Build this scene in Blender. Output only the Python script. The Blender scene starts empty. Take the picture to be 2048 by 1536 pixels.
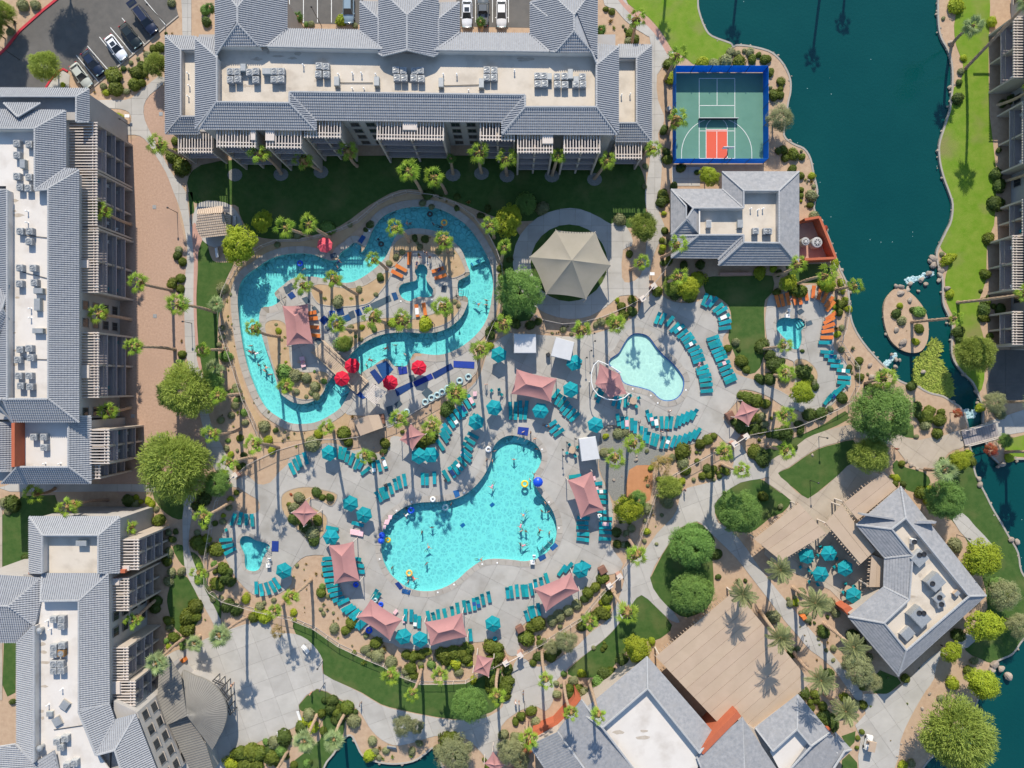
import bpy,bmesh,math,random
from mathutils import Vector,Matrix
from mathutils.geometry import tessellate_polygon
random.seed(7)
R=math.radians
scene=bpy.context.scene
C=scene.collection
# -- camera, sky, sun, exposure
H=121.0
F=1421.0
S=F/H
cam=bpy.data.cameras.new('camera');cam.sensor_width=36;cam.lens=36*F/2048
cam.clip_start=1;cam.clip_end=3000
camo=bpy.data.objects.new('camera',cam);C.objects.link(camo)
camo.location=(0,0,H);camo.rotation_euler=(0,0,0)
scene.camera=camo
SUN_EL=37.0
world=bpy.data.worlds.new('World');scene.world=world;world.use_nodes=True
wn=world.node_tree.nodes;wl=world.node_tree.links
sky=wn.new('ShaderNodeTexSky');sky.sky_type='NISHITA';sky.sun_disc=False;sky.ozone_density=3.0;sky.dust_density=.3;sky.air_density=1.2
sky.sun_elevation=R(SUN_EL);sky.sun_rotation=R(0)
wn['Background'].inputs['Strength'].default_value=0.15
wl.new(sky.outputs[0],wn['Background'].inputs['Color'])
sl=bpy.data.lights.new('sun','SUN');sl.energy=4.7;sl.angle=R(0.5);sl.color=(1,0.92,0.785)
so=bpy.data.objects.new('sun',sl);C.objects.link(so)
sd=Vector((-0.03,math.cos(R(SUN_EL)),math.sin(R(SUN_EL))))
so.rotation_euler=sd.to_track_quat('Z','Y').to_euler();so.location=(0,60,90)
vs=scene.view_settings
vs.view_transform='Standard';vs.look='None';vs.exposure=0.40;vs.gamma=1
scene.cycles.transparent_max_bounces=12
scene.cycles.max_bounces=6
# -- pixel to place
def W(px,py,z=0.0):
 k=(H-z)/H/S
 return Vector(((px-1024)*k,(768-py)*k,z))
def t(c,r,x,y):
 return(512*c+x/4.0,384*r+y/4.0)
def T(c,r,pts):
 return[(512*c+p[0]/4.0,384*r+p[1]/4.0)+tuple(p[2:])for p in pts]
def smooth(pts,n=4):
 out=[];N=len(pts)
 for i in range(N):
  p0,p1,p2,p3=[Vector(pts[(i+k)%N][:2])for k in(-1,0,1,2)]
  for j in range(n):
   u=j/n
   q=0.5*((2*p1)+(p2-p0)*u+(2*p0-5*p1+4*p2-p3)*u*u+(3*p1-p0-3*p2+p3)*u**3)
   out.append((q.x,q.y))
 return out
def area2(pts):
 return sum(pts[i][0]*pts[(i+1)%len(pts)][1]-pts[(i+1)%len(pts)][0]*pts[i][1]for i in range(len(pts)))/2
def offset(pts,d):
 """grow a closed outline (any units) by d"""
 s=1 if area2(pts)>0 else-1
 out=[];N=len(pts)
 for i in range(N):
  a=Vector(pts[i-1][:2]);b=Vector(pts[i][:2]);c=Vector(pts[(i+1)%N][:2])
  e=(c-a)
  if e.length<1e-6:out.append(tuple(b));continue
  e.normalize();out.append((b.x+s*e.y*d,b.y-s*e.x*d))
 return out
def inside(p,poly):
 x,y=p[0],p[1];r=False;N=len(poly)
 for i in range(N):
  x1,y1=poly[i][0],poly[i][1];x2,y2=poly[i-1][0],poly[i-1][1]
  if(y1>y)!=(y2>y)and x<(x2-x1)*(y-y1)/(y2-y1)+x1:r=not r
 return r
 # -- objects
def tag(o,label=None,cat=None,group=None,kind=None):
 if label:o['label']=label
 if cat:o['category']=cat
 if group:o['group']=group
 if kind:o['kind']=kind
 return o
def link(name,me,parent=None,wspace=True):
 o=bpy.data.objects.new(name,me);C.objects.link(o)
 if parent is not None:
  o.parent=parent
  if wspace:o.matrix_parent_inverse=Matrix.Translation(-parent_base(parent))
 return o
def parent_base(p):
 b=Vector(p.location)
 if p.parent is not None:b+=parent_base(p.parent)+p.matrix_parent_inverse.translation
 return b
def empty(name,loc,label=None,cat=None,group=None,rz=0):
 o=bpy.data.objects.new(name,None);C.objects.link(o);o.location=loc
 o.empty_display_size=.3
 o.rotation_euler.z=rz
 return tag(o,label,cat,group)
class MB:
 def __init__(s):s.v=[];s.f=[];s.m=[]
 def add(s,vs,fs,mi=0):
  b=len(s.v);s.v+=[tuple(p)for p in vs]
  for f in fs:s.f.append([i+b for i in f]);s.m.append(mi)
  return s
 def box(s,c,d,rz=0,mi=0,M=None):
  x,y,z=d[0]/2,d[1]/2,d[2]/2
  vs=[Vector((sx*x,sy*y,sz*z))for sz in(-1,1)for sx,sy in((-1,-1),(1,-1),(1,1),(-1,1))]
  m=Matrix.Translation(Vector(c))@Matrix.Rotation(rz,4,'Z')
  if M is not None:m=M@m
  return s.add([m@p for p in vs],[(3,2,1,0),(4,5,6,7),(0,1,5,4),(1,2,6,5),(2,3,7,6),(3,0,4,7)],mi)
 def prism(s,poly,z0,z1,mi=0,poly2=None):
  if area2(poly)<0:
   poly=poly[::-1]
   if poly2:poly2=poly2[::-1]
  n=len(poly);poly2=poly2 or poly
  vs=[(p[0],p[1],z0)for p in poly]+[(p[0],p[1],z1)for p in poly2]
  fs=[(i,(i+1)%n,n+(i+1)%n,n+i)for i in range(n)]
  fs+=[tuple(range(n-1,-1,-1)),tuple(range(n,2*n))]
  return s.add(vs,fs,mi)
 def tube(s,p0,p1,r0,r1=None,n=6,mi=0,caps=True):
  p0=Vector(p0);p1=Vector(p1);r1=r0 if r1 is None else r1
  d=(p1-p0)
  if d.length<1e-6:return s
  q=d.to_track_quat('Z','Y');vs=[]
  for p,r in((p0,r0),(p1,r1)):
   for i in range(n):
    a=2*math.pi*i/n
    vs.append(p+q@Vector((math.cos(a)*r,math.sin(a)*r,0)))
  fs=[(i,(i+1)%n,n+(i+1)%n,n+i)for i in range(n)]
  if caps:fs+=[tuple(range(n-1,-1,-1)),tuple(range(n,2*n))]
  return s.add(vs,fs,mi)
 def lathe(s,c,prof,n=12,mi=0,cap=True):
  c=Vector(c);vs=[];fs=[];k=len(prof)
  for r,z in prof:
   for i in range(n):
    a=2*math.pi*i/n
    vs.append(c+Vector((math.cos(a)*r,math.sin(a)*r,z)))
  for j in range(k-1):
   for i in range(n):
    fs.append((j*n+i,j*n+(i+1)%n,(j+1)*n+(i+1)%n,(j+1)*n+i))
  if cap:fs.append(tuple(range((k-1)*n,k*n)));fs.append(tuple(range(n-1,-1,-1)))
  return s.add(vs,fs,mi)
 def torus(s,c,Rr,r,n=14,k=6,mi=0):
  c=Vector(c);vs=[];fs=[]
  for i in range(n):
   a=2*math.pi*i/n
   for j in range(k):
    b=2*math.pi*j/k
    vs.append(c+Vector((math.cos(a)*(Rr+r*math.cos(b)),math.sin(a)*(Rr+r*math.cos(b)),r*math.sin(b))))
  for i in range(n):
   for j in range(k):
    fs.append((i*k+j,((i+1)%n)*k+j,((i+1)%n)*k+(j+1)%k,i*k+(j+1)%k))
  return s.add(vs,fs,mi)
 def mesh(s,name,mats,sm=False):
  me=bpy.data.meshes.new(name);me.from_pydata(s.v,[],s.f)
  if not isinstance(mats,(list,tuple)):mats=[mats]
  for m in mats:me.materials.append(m)
  if len(mats)>1:me.polygons.foreach_set('material_index',s.m)
  if sm:me.polygons.foreach_set('use_smooth',[True]*len(me.polygons))
  me.update();return me
 def build(s,name,mats,parent=None,sm=False,wspace=True):
  return link(name,s.mesh(name,mats,sm),parent,wspace)
  # -- materials
MATS={}
def pm(name,c1,c2=None,scale=1.0,rough=0.8,bump=0.0,bscale=None,detail=4,spec=0.3,rnd=0.0,metal=0.0,stain=None,sscale=.15,trans=0.0,emit=None,bdist=.05):
 m=bpy.data.materials.new(name);m.use_nodes=True;MATS[name]=m
 N=m.node_tree.nodes;L=m.node_tree.links;b=N['Principled BSDF']
 b.inputs['Roughness'].default_value=rough;b.inputs['Metallic'].default_value=metal
 b.inputs['Specular IOR Level'].default_value=spec
 tc=N.new('ShaderNodeTexCoord');col=None
 geo=N.new('ShaderNodeNewGeometry')
 if c2 is None:
  rgb=N.new('ShaderNodeRGB');rgb.outputs[0].default_value=(*c1,1);col=rgb.outputs[0]
 else:
  nz=N.new('ShaderNodeTexNoise');nz.inputs['Scale'].default_value=scale;nz.inputs['Detail'].default_value=detail
  nz.inputs['Roughness'].default_value=.65
  L.new(geo.outputs['Position'],nz.inputs['Vector'])
  mr=N.new('ShaderNodeMapRange');mr.inputs[1].default_value=.32;mr.inputs[2].default_value=.68
  L.new(nz.outputs[0],mr.inputs[0])
  mx=N.new('ShaderNodeMixRGB');mx.inputs[1].default_value=(*c1,1);mx.inputs[2].default_value=(*c2,1)
  L.new(mr.outputs[0],mx.inputs[0]);col=mx.outputs[0]
 if stain:
  nz=N.new('ShaderNodeTexNoise');nz.inputs['Scale'].default_value=sscale;nz.inputs['Detail'].default_value=6
  L.new(geo.outputs['Position'],nz.inputs['Vector'])
  mr=N.new('ShaderNodeMapRange');mr.inputs[1].default_value=.52;mr.inputs[2].default_value=.75
  L.new(nz.outputs[0],mr.inputs[0])
  mx=N.new('ShaderNodeMixRGB');mx.inputs[2].default_value=(*stain,1)
  L.new(mr.outputs[0],mx.inputs[0]);L.new(col,mx.inputs[1]);col=mx.outputs[0]
 if rnd:
  oi=N.new('ShaderNodeObjectInfo');hs=N.new('ShaderNodeHueSaturation')
  mr=N.new('ShaderNodeMapRange');mr.inputs[3].default_value=1-rnd;mr.inputs[4].default_value=1+rnd
  L.new(oi.outputs['Random'],mr.inputs[0]);L.new(mr.outputs[0],hs.inputs['Value'])
  m2=N.new('ShaderNodeMapRange');m2.inputs[3].default_value=.5-rnd*.06;m2.inputs[4].default_value=.5+rnd*.06
  ml=N.new('ShaderNodeMath');ml.operation='MULTIPLY';ml.inputs[1].default_value=7.13
  fr=N.new('ShaderNodeMath');fr.operation='FRACT'
  L.new(oi.outputs['Random'],ml.inputs[0]);L.new(ml.outputs[0],fr.inputs[0]);L.new(fr.outputs[0],m2.inputs[0])
  L.new(m2.outputs[0],hs.inputs['Hue']);L.new(col,hs.inputs['Color']);col=hs.outputs[0]
 L.new(col,b.inputs['Base Color'])
 if bump:
  nz=N.new('ShaderNodeTexNoise');nz.inputs['Scale'].default_value=bscale or scale*4;nz.inputs['Detail'].default_value=3
  L.new(geo.outputs['Position'],nz.inputs['Vector'])
  bp=N.new('ShaderNodeBump');bp.inputs['Strength'].default_value=bump;bp.inputs['Distance'].default_value=bdist
  L.new(nz.outputs[0],bp.inputs['Height']);L.new(bp.outputs[0],b.inputs['Normal'])
 if trans:
  out=N['Material Output'];tr=N.new('ShaderNodeBsdfTranslucent');mix=N.new('ShaderNodeMixShader')
  mix.inputs[0].default_value=trans;L.new(col,tr.inputs[0])
  L.new(b.outputs[0],mix.inputs[1]);L.new(tr.outputs[0],mix.inputs[2]);L.new(mix.outputs[0],out.inputs['Surface'])
 return m
M_ground=pm('desert_sand',(.46,.33,.225),(.38,.26,.175),1.3,.95,.5,9,stain=(.42,.305,.21),spec=.1)
M_gravel=pm('brown_gravel',(.45,.305,.225),(.355,.235,.172),3.0,.95,.7,9,stain=(.37,.25,.185),spec=.1)
M_sand=pm('planter_sand',(.46,.33,.20),(.385,.265,.155),.8,.95,.5,9,spec=.1)
M_mulch=pm('orange_sand',(0.468,0.225,0.108),(0.405,0.189,0.090),1.0,.95,.4,9,spec=.1)
M_pebble=pm('grey_pebbles',(.26,.25,.225),(.17,.17,.155),5,.9,.8,7,spec=.2)
M_conc=pm('concrete',(.43,.405,.37),(.38,.358,.325),.5,.85,.15,14,rnd=.06,stain=(.33,.31,.28),sscale=.22,spec=.2)
M_conc2=pm('pool_deck_concrete',(.40,.375,.34),(.345,.325,.295),.45,.8,.15,14,rnd=.07,stain=(.285,.262,.23),sscale=.25,spec=.25)
M_joint=pm('joint_dirt',(.27,.235,.19),(.22,.19,.15),2,.95)
M_tanconc=pm('tan_concrete',(.43,.365,.29),(.37,.31,.245),.5,.85,.15,14,rnd=.05,stain=(0.314,0.257,0.199))
M_coping=pm('coping_concrete',(.385,.35,.305),(.32,.288,.25),.8,.8,.1,12,rnd=.10,spec=.25)
M_asph=pm('asphalt',(0.128,0.119,0.109),(0.100,0.095,0.090),.7,.9,.4,30,stain=(0.147,0.138,0.128),spec=.2)
M_paint=pm('white_paint',(.75,.75,.72),(.6,.6,.58),3,.7)
M_redp=pm('red_paint',(.5,.03,.045),(.4,.035,.05),2,.7)
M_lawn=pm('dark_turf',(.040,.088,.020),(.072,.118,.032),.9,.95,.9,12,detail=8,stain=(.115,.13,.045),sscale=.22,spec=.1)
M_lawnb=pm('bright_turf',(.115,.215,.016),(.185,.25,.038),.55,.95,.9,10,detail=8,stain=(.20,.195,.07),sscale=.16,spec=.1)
M_reed=pm('reed_green',(.22,.29,.04),(.28,.31,.06),1,.9,rnd=.1)
M_stucco=pm('stucco',(.42,.36,.305),(.38,.325,.275),.6,.9,.2,20)
M_stuccod=pm('stucco_grey',(.38,.355,.335),(.34,.32,.30),.6,.9,.2,20)
M_balc=pm('balcony_floor_tile',(.34,.30,.30),(.30,.265,.27),2,.8)
M_redw=pm('terracotta_wall',(.42,.115,.055),(.38,.10,.05),1,.9,.2,15)
M_pinkw=pm('pink_wall',(.46,.27,.21),(.40,.23,.18),1,.9,.2,15)
M_slat=pm('pergola_wood',(.60,.525,.465),(.53,.46,.405),2,.8,rnd=.08)
M_beige=pm('beige_panel',(.445,.335,.245),(.40,.30,.215),.35,.75,rnd=.035,stain=(.385,.285,.21))
M_tile=pm('roof_tile',(.355,.36,.375),(.285,.29,.305),2.2,.85,.25,10,stain=(.32,.325,.335),sscale=.4)
M_tile2=pm('roof_shake',(.315,.31,.315),(.215,.22,.232),1.7,.85,.3,8,stain=(.265,.26,.262),sscale=.6)
M_cap=pm('ridge_tile',(.37,.37,.375),(.31,.31,.315),2,.85)
M_puddle=pm('roof_stain',(.36,.30,.235),(.46,.40,.335),1.2,.9)
M_flat=pm('roof_membrane',(.575,.505,.42),(.52,.455,.375),.35,.8,.1,3,stain=(.42,.36,.29),sscale=.35)
M_flatw=pm('white_membrane',(.62,.575,.525),(.575,.53,.485),.35,.75,.1,3,stain=(.47,.42,.37),sscale=.3)
M_seam=pm('seam_metal',(.225,.21,.185),(.195,.18,.16),.5,.5,spec=.4)
M_glassd=pm('dark_glass',(.03,.035,.04),None,1,.08,spec=.6)
M_frame=pm('window_frame',(.22,.2,.18),None)
M_steel=pm('galvanised_metal',(.36,.365,.365),(.29,.30,.30),3,.45,spec=.5,metal=.3)
M_unit=pm('unit_casing',(.40,.40,.39),(.32,.32,.315),3,.5,rnd=.1,spec=.5)
M_teald=pm('duct_teal',(.34,.37,.365),(.29,.32,.32),2,.6,rnd=.08)
M_dark=pm('dark_metal',(.03,.03,.032),None,1,.5,spec=.5)
M_rust=pm('rusty_metal',(.35,.2,.08),(.22,.12,.05),5,.8)
M_white=pm('white_plastic',(.78,.77,.75),(.7,.69,.67),2,.5)
M_canvas=pm('white_canvas',(.62,.62,.63),(.57,.57,.58),.8,.8,trans=.15)
M_teal=pm('teal_sling',(.004,.255,.285),(.003,.215,.25),1.2,.75,rnd=.22)
M_tealu=pm('teal_canvas',(.006,.275,.31),(.004,.235,.275),1.5,.8,rnd=.10,trans=.12)
M_orange=pm('orange_sling',(0.612,0.170,0.038),(0.527,0.145,0.034),1.2,.75,rnd=.08)
M_redu=pm('red_canvas',(.60,.012,.04),(.52,.012,.04),1.5,.8,trans=.15)
M_pinku=pm('pink_canvas',(.72,.10,.14),(.66,.09,.12),1.5,.8,trans=.15)
M_sail=pm('pink_sail',(.44,.215,.205),(.39,.195,.185),.8,.85,trans=.12)
M_tan=pm('tan_canvas',(.30,.27,.22),(.275,.25,.2),.6,.85,trans=.08)
M_mat=pm('blue_mat',(.012,.055,.22),(.01,.045,.17),3,.8,rnd=.4)
M_matg=pm('grey_mat',(.06,.09,.115),(.05,.075,.10),3,.8,rnd=.2)
M_blue=pm('blue_vinyl',(.01,.07,.55),None,1,.4)
M_pink=pm('pink_towel',(.7,.38,.42),(.75,.55,.56),4,.9,rnd=.1)
M_yel=pm('yellow_vinyl',(.75,.5,.03),None,1,.4)
M_clear=pm('pale_vinyl',(.22,.38,.41),(.42,.52,.53),5,.3,spec=.6)
M_lum=pm('aluminium',(.25,.25,.25),None,1,.5,spec=.5)
M_wood=pm('boardwalk',(.50,.39,.285),(.42,.325,.235),3,.85,rnd=.12)
M_brownm=pm('brown_bin',(.20,.10,.07),(.17,.085,.06),3,.8)
M_rock=pm('boulder',(.34,.28,.225),(.25,.205,.165),2.0,.9,.6,5,rnd=.12)
M_fence=pm('fence_metal',(.50,.44,.385),None,1,.6)
M_windsc=pm('blue_windscreen',(.015,.26,.72),(.015,.22,.64),1,.8,trans=.45)
M_court=pm('court_green',(.105,.235,.18),(.09,.21,.16),.5,.8,stain=(.12,.25,.19))
M_courtr=pm('court_red',(.62,.10,.055),None,1,.8)
M_trunk=pm('palm_trunk',(.44,.31,.215),(.29,.195,.13),4,.95,.8,10,rnd=.12)
M_bark=pm('tree_bark',(.10,.07,.05),(.07,.05,.035),3,.95,.8,8)
M_skirt=pm('dry_frond',(.30,.19,.08),(.22,.13,.05),3,.95)
LEAF={}
def leafmat(k,c,c2,rnd=.16):LEAF[k]=pm('leaf_'+k,c,c2,.9,.6,rnd=rnd,spec=.25,trans=.36);return LEAF[k]
leafmat('palm',(.34,.45,.05),(.20,.33,.035))
leafmat('palmshade',(.12,.23,.04),(.085,.17,.03))  # darker fan palm leaves, the shade on these palms put into the colour
leafmat('pale',(.33,.41,.19),(.26,.34,.13))
leafmat('date',(.29,.31,.14),(.21,.24,.10))
leafmat('mesq',(.35,.42,.085),(.25,.33,.055),.13)
leafmat('green',(.21,.34,.08),(.145,.26,.055),.13)
leafmat('yellow',(.38,.43,.03),(.27,.34,.025),.13)
leafmat('olive',(.31,.32,.16),(.23,.25,.115),.13)
leafmat('dark',(.105,.15,.032),(.07,.11,.022))
leafmat('hedge',(.165,.20,.028),(.105,.14,.02))
leafmat('dry',(0.390,0.286,0.091),(0.299,0.208,0.065))
leafmat('red',(0.442,0.065,0.046),(0.338,0.130,0.039))
# -- figures (grown once from a skeleton, used by the people far below)
def person_base(pose):
 J={}
 if pose=='stand':
  J=dict(pel=(0,0,.95),che=(0,.02,1.32),nec=(0,.03,1.52),hed=(0,.05,1.68),lh=(-.10,0,.90),lk=(-.12,.06,.50),la=(-.12,-.04,.08),lt=(-.13,.12,.04),rh=(.10,0,.90),rk=(.12,-.03,.50),ra=(.13,-.14,.08),rt=(.14,.02,.04),ls=(-.19,.02,1.42),le=(-.27,0,1.14),lw=(-.28,.12,.90),lf=(-.28,.17,.80),rs=(.19,.02,1.42),re=(.28,-.03,1.14),rw=(.28,.06,.90),rf=(.28,.09,.80))
 elif pose=='swim':
  J=dict(pel=(0,-.1,.0),che=(0,.26,.08),nec=(0,.44,.14),hed=(0,.58,.22),lh=(-.10,-.14,-.02),lk=(-.16,-.5,-.12),la=(-.14,-.85,-.05),lt=(-.14,-.98,-.05),rh=(.10,-.14,-.02),rk=(.14,-.45,-.2),ra=(.16,-.8,-.28),rt=(.16,-.92,-.3),ls=(-.19,.36,.1),le=(-.42,.5,.04),lw=(-.5,.72,.02),lf=(-.5,.82,.02),rs=(.19,.36,.1),re=(.44,.3,.02),rw=(.6,.42,.0),rf=(.66,.46,.0))
 elif pose=='wade':
  J=dict(pel=(0,0,-.35),che=(0,.02,.02),nec=(0,.03,.22),hed=(0,.05,.38),lh=(-.10,0,-.40),lk=(-.12,.10,-.75),la=(-.12,-.04,-1.0),lt=(-.13,.1,-1.03),rh=(.10,0,-.40),rk=(.12,.02,-.75),ra=(.13,-.1,-1.0),rt=(.14,.04,-1.03),ls=(-.19,.02,.12),le=(-.40,.08,-.02),lw=(-.52,.25,-.02),lf=(-.55,.33,-.02),rs=(.19,.02,.12),re=(.40,.02,-.02),rw=(.56,.12,-.02),rf=(.6,.18,-.02))
 else:
  J=dict(pel=(0,-.1,.10),che=(0,.25,.17),nec=(0,.43,.24),hed=(0,.58,.33),lh=(-.10,-.15,.09),lk=(-.13,-.5,.20),la=(-.12,-.88,.07),lt=(-.13,-.92,.16),rh=(.10,-.15,.09),rk=(.13,-.52,.12),ra=(.13,-.92,.06),rt=(.14,-.96,.16),ls=(-.19,.35,.17),le=(-.34,.15,.12),lw=(-.28,-.06,.14),lf=(-.25,-.14,.14),rs=(.19,.35,.17),re=(.34,.17,.12),rw=(.36,-.06,.10),rf=(.36,-.14,.10))
 E_=[('pel','che'),('che','nec'),('nec','hed'),('pel','lh'),('lh','lk'),('lk','la'),('la','lt'),('pel','rh'),('rh','rk'),('rk','ra'),('ra','rt'),('che','ls'),('ls','le'),('le','lw'),('lw','lf'),('che','rs'),('rs','re'),('re','rw'),('rw','rf')]
 rad=dict(pel=.145,che=.155,nec=.06,hed=.115,lh=.10,rh=.10,lk=.065,rk=.065,la=.045,ra=.045,lt=.04,rt=.04,ls=.065,rs=.065,le=.045,re=.045,lw=.035,rw=.035,lf=.04,rf=.04)
 ks=list(J);me=bpy.data.meshes.new('tmp');me.from_pydata([J[k]for k in ks],[(ks.index(a),ks.index(b))for a,b in E_],[])
 ob=bpy.data.objects.new('tmp',me);C.objects.link(ob)
 md=ob.modifiers.new('s','SKIN');md.use_smooth_shade=True
 for i,k in enumerate(ks):me.skin_vertices[0].data[i].radius=(rad[k],rad[k]);me.skin_vertices[0].data[i].use_root=(k=='pel')
 sub=ob.modifiers.new('d','SUBSURF');sub.levels=1
 dg=bpy.context.evaluated_depsgraph_get();res=bpy.data.meshes.new_from_object(ob.evaluated_get(dg));res.name='person'
 bpy.data.objects.remove(ob)
 return res,{k:Vector(v)for k,v in J.items()}
PBASE={k:person_base(k)for k in('stand','swim','wade','lie')}
# -- water materials
def mat_lake():
 m=bpy.data.materials.new('lake_water');m.use_nodes=True
 N=m.node_tree.nodes;L=m.node_tree.links;b=N['Principled BSDF']
 geo=N.new('ShaderNodeNewGeometry')
 nz=N.new('ShaderNodeTexNoise');nz.inputs['Scale'].default_value=.045;nz.inputs['Detail'].default_value=9;nz.inputs['Roughness'].default_value=.62
 L.new(geo.outputs['Position'],nz.inputs['Vector'])
 mx=N.new('ShaderNodeMixRGB');mx.inputs[1].default_value=(.0,.036,.040,1);mx.inputs[2].default_value=(.004,.066,.062,1)
 L.new(nz.outputs[0],mx.inputs[0])
 vo=N.new('ShaderNodeTexVoronoi');vo.inputs['Scale'].default_value=.55
 L.new(geo.outputs['Position'],vo.inputs['Vector'])
 lt=N.new('ShaderNodeMath');lt.operation='LESS_THAN';lt.inputs[1].default_value=.035
 L.new(vo.outputs['Distance'],lt.inputs[0])
 sx=N.new('ShaderNodeSeparateColor');L.new(vo.outputs['Color'],sx.inputs[0])
 g2=N.new('ShaderNodeMath');g2.operation='GREATER_THAN';g2.inputs[1].default_value=.62;L.new(sx.outputs[0],g2.inputs[0])
 mu=N.new('ShaderNodeMath');mu.operation='MULTIPLY';L.new(lt.outputs[0],mu.inputs[0]);L.new(g2.outputs[0],mu.inputs[1])
 m2=N.new('ShaderNodeMixRGB');m2.inputs[2].default_value=(.30,.42,.40,1);L.new(mx.outputs[0],m2.inputs[1]);L.new(mu.outputs[0],m2.inputs[0])
 L.new(m2.outputs[0],b.inputs['Base Color'])
 b.inputs['Roughness'].default_value=.06;b.inputs['IOR'].default_value=1.33
 n2=N.new('ShaderNodeTexNoise');n2.inputs['Scale'].default_value=2.2;n2.inputs['Detail'].default_value=3
 L.new(geo.outputs['Position'],n2.inputs['Vector'])
 bp=N.new('ShaderNodeBump');bp.inputs['Strength'].default_value=.5;bp.inputs['Distance'].default_value=.06
 L.new(n2.outputs[0],bp.inputs['Height']);L.new(bp.outputs[0],b.inputs['Normal'])
 return m
def mat_pool_floor(name,col,amp,scale=.55):  # plaster with caustic light put into the normals, tilted sunward along cell edges
 m=bpy.data.materials.new(name);m.use_nodes=True
 N=m.node_tree.nodes;L=m.node_tree.links;b=N['Principled BSDF']
 b.inputs['Base Color'].default_value=(*col,1);b.inputs['Roughness'].default_value=.9
 geo=N.new('ShaderNodeNewGeometry');prev=None
 acc=None
 for sc,dist,wd,k in((.95,.75,.13,1.0),(1.9,.45,.16,.55)):
  nz=N.new('ShaderNodeTexNoise');nz.inputs['Scale'].default_value=sc*1.2;nz.inputs['Detail'].default_value=2
  L.new(geo.outputs['Position'],nz.inputs['Vector'])
  va=N.new('ShaderNodeMixRGB');va.blend_type='ADD';va.inputs[0].default_value=dist
  L.new(geo.outputs['Position'],va.inputs[1]);L.new(nz.outputs['Color'],va.inputs[2])
  vo=N.new('ShaderNodeTexVoronoi');vo.feature='DISTANCE_TO_EDGE';vo.inputs['Scale'].default_value=sc
  L.new(va.outputs[0],vo.inputs['Vector'])
  mr=N.new('ShaderNodeMapRange');mr.interpolation_type='SMOOTHSTEP';mr.inputs[1].default_value=0;mr.inputs[2].default_value=wd;mr.inputs[3].default_value=amp*k;mr.inputs[4].default_value=0
  L.new(vo.outputs['Distance'],mr.inputs[0])
  n2=N.new('ShaderNodeTexNoise');n2.inputs['Scale'].default_value=.5;n2.inputs['Detail'].default_value=2;L.new(geo.outputs['Position'],n2.inputs['Vector'])
  mu=N.new('ShaderNodeMath');mu.operation='MULTIPLY';L.new(mr.outputs[0],mu.inputs[0]);L.new(n2.outputs[0],mu.inputs[1])
  if acc is None:acc=mu.outputs[0]
  else:
   ad=N.new('ShaderNodeMath');L.new(acc,ad.inputs[0]);L.new(mu.outputs[0],ad.inputs[1]);acc=ad.outputs[0]
 cx=N.new('ShaderNodeCombineXYZ');L.new(acc,cx.inputs[1])
 av=N.new('ShaderNodeVectorMath');L.new(geo.outputs['Normal'],av.inputs[0]);L.new(cx.outputs[0],av.inputs[1])
 nv=N.new('ShaderNodeVectorMath');nv.operation='NORMALIZE';L.new(av.outputs[0],nv.inputs[0]);prev=nv.outputs[0]
 L.new(prev,b.inputs['Normal'])
 return m
def mat_pool_water(name,tint,amp=.3):
 m=bpy.data.materials.new(name);m.use_nodes=True
 N=m.node_tree.nodes;L=m.node_tree.links
 N.remove(N['Principled BSDF']);out=N['Material Output']
 tr=N.new('ShaderNodeBsdfTransparent');tr.inputs[0].default_value=(*tint,1)
 gl=N.new('ShaderNodeBsdfGlossy');gl.inputs['Roughness'].default_value=.08
 lw=N.new('ShaderNodeLayerWeight');pw=N.new('ShaderNodeMath');pw.operation='POWER';pw.inputs[1].default_value=4
 fr=N.new('ShaderNodeMath');fr.operation='ADD';fr.inputs[1].default_value=.02;L.new(lw.outputs['Facing'],pw.inputs[0]);L.new(pw.outputs[0],fr.inputs[0])
 geo=N.new('ShaderNodeNewGeometry');nz=N.new('ShaderNodeTexNoise');nz.inputs['Scale'].default_value=1.6;nz.inputs['Detail'].default_value=3
 L.new(geo.outputs['Position'],nz.inputs['Vector'])
 bp=N.new('ShaderNodeBump');bp.inputs['Strength'].default_value=amp;bp.inputs['Distance'].default_value=.08
 L.new(nz.outputs[0],bp.inputs['Height']);L.new(bp.outputs[0],gl.inputs['Normal'])
 mx=N.new('ShaderNodeMixShader');L.new(fr.outputs[0],mx.inputs[0]);L.new(tr.outputs[0],mx.inputs[1]);L.new(gl.outputs[0],mx.inputs[2])
 L.new(mx.outputs[0],out.inputs['Surface'])
 return m
M_lake=mat_lake()
M_pfloor=mat_pool_floor('pool_plaster',(.565,.615,.61),1.8)
M_kfloor=mat_pool_floor('shallow_plaster',(.62,.66,.62),.25)
M_sfloor=mat_pool_floor('spa_plaster',(.53,.64,.64),.8)
M_pwater=mat_pool_water('pool_water',(.42,.85,.855))
M_kwater=mat_pool_water('shallow_water',(.76,.95,.92),.1)
M_swater=mat_pool_water('spa_water',(.40,.82,.83))
M_ptile=pm('pool_tile_band',(.06,.16,.42),(.05,.13,.36),6,.4)
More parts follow.
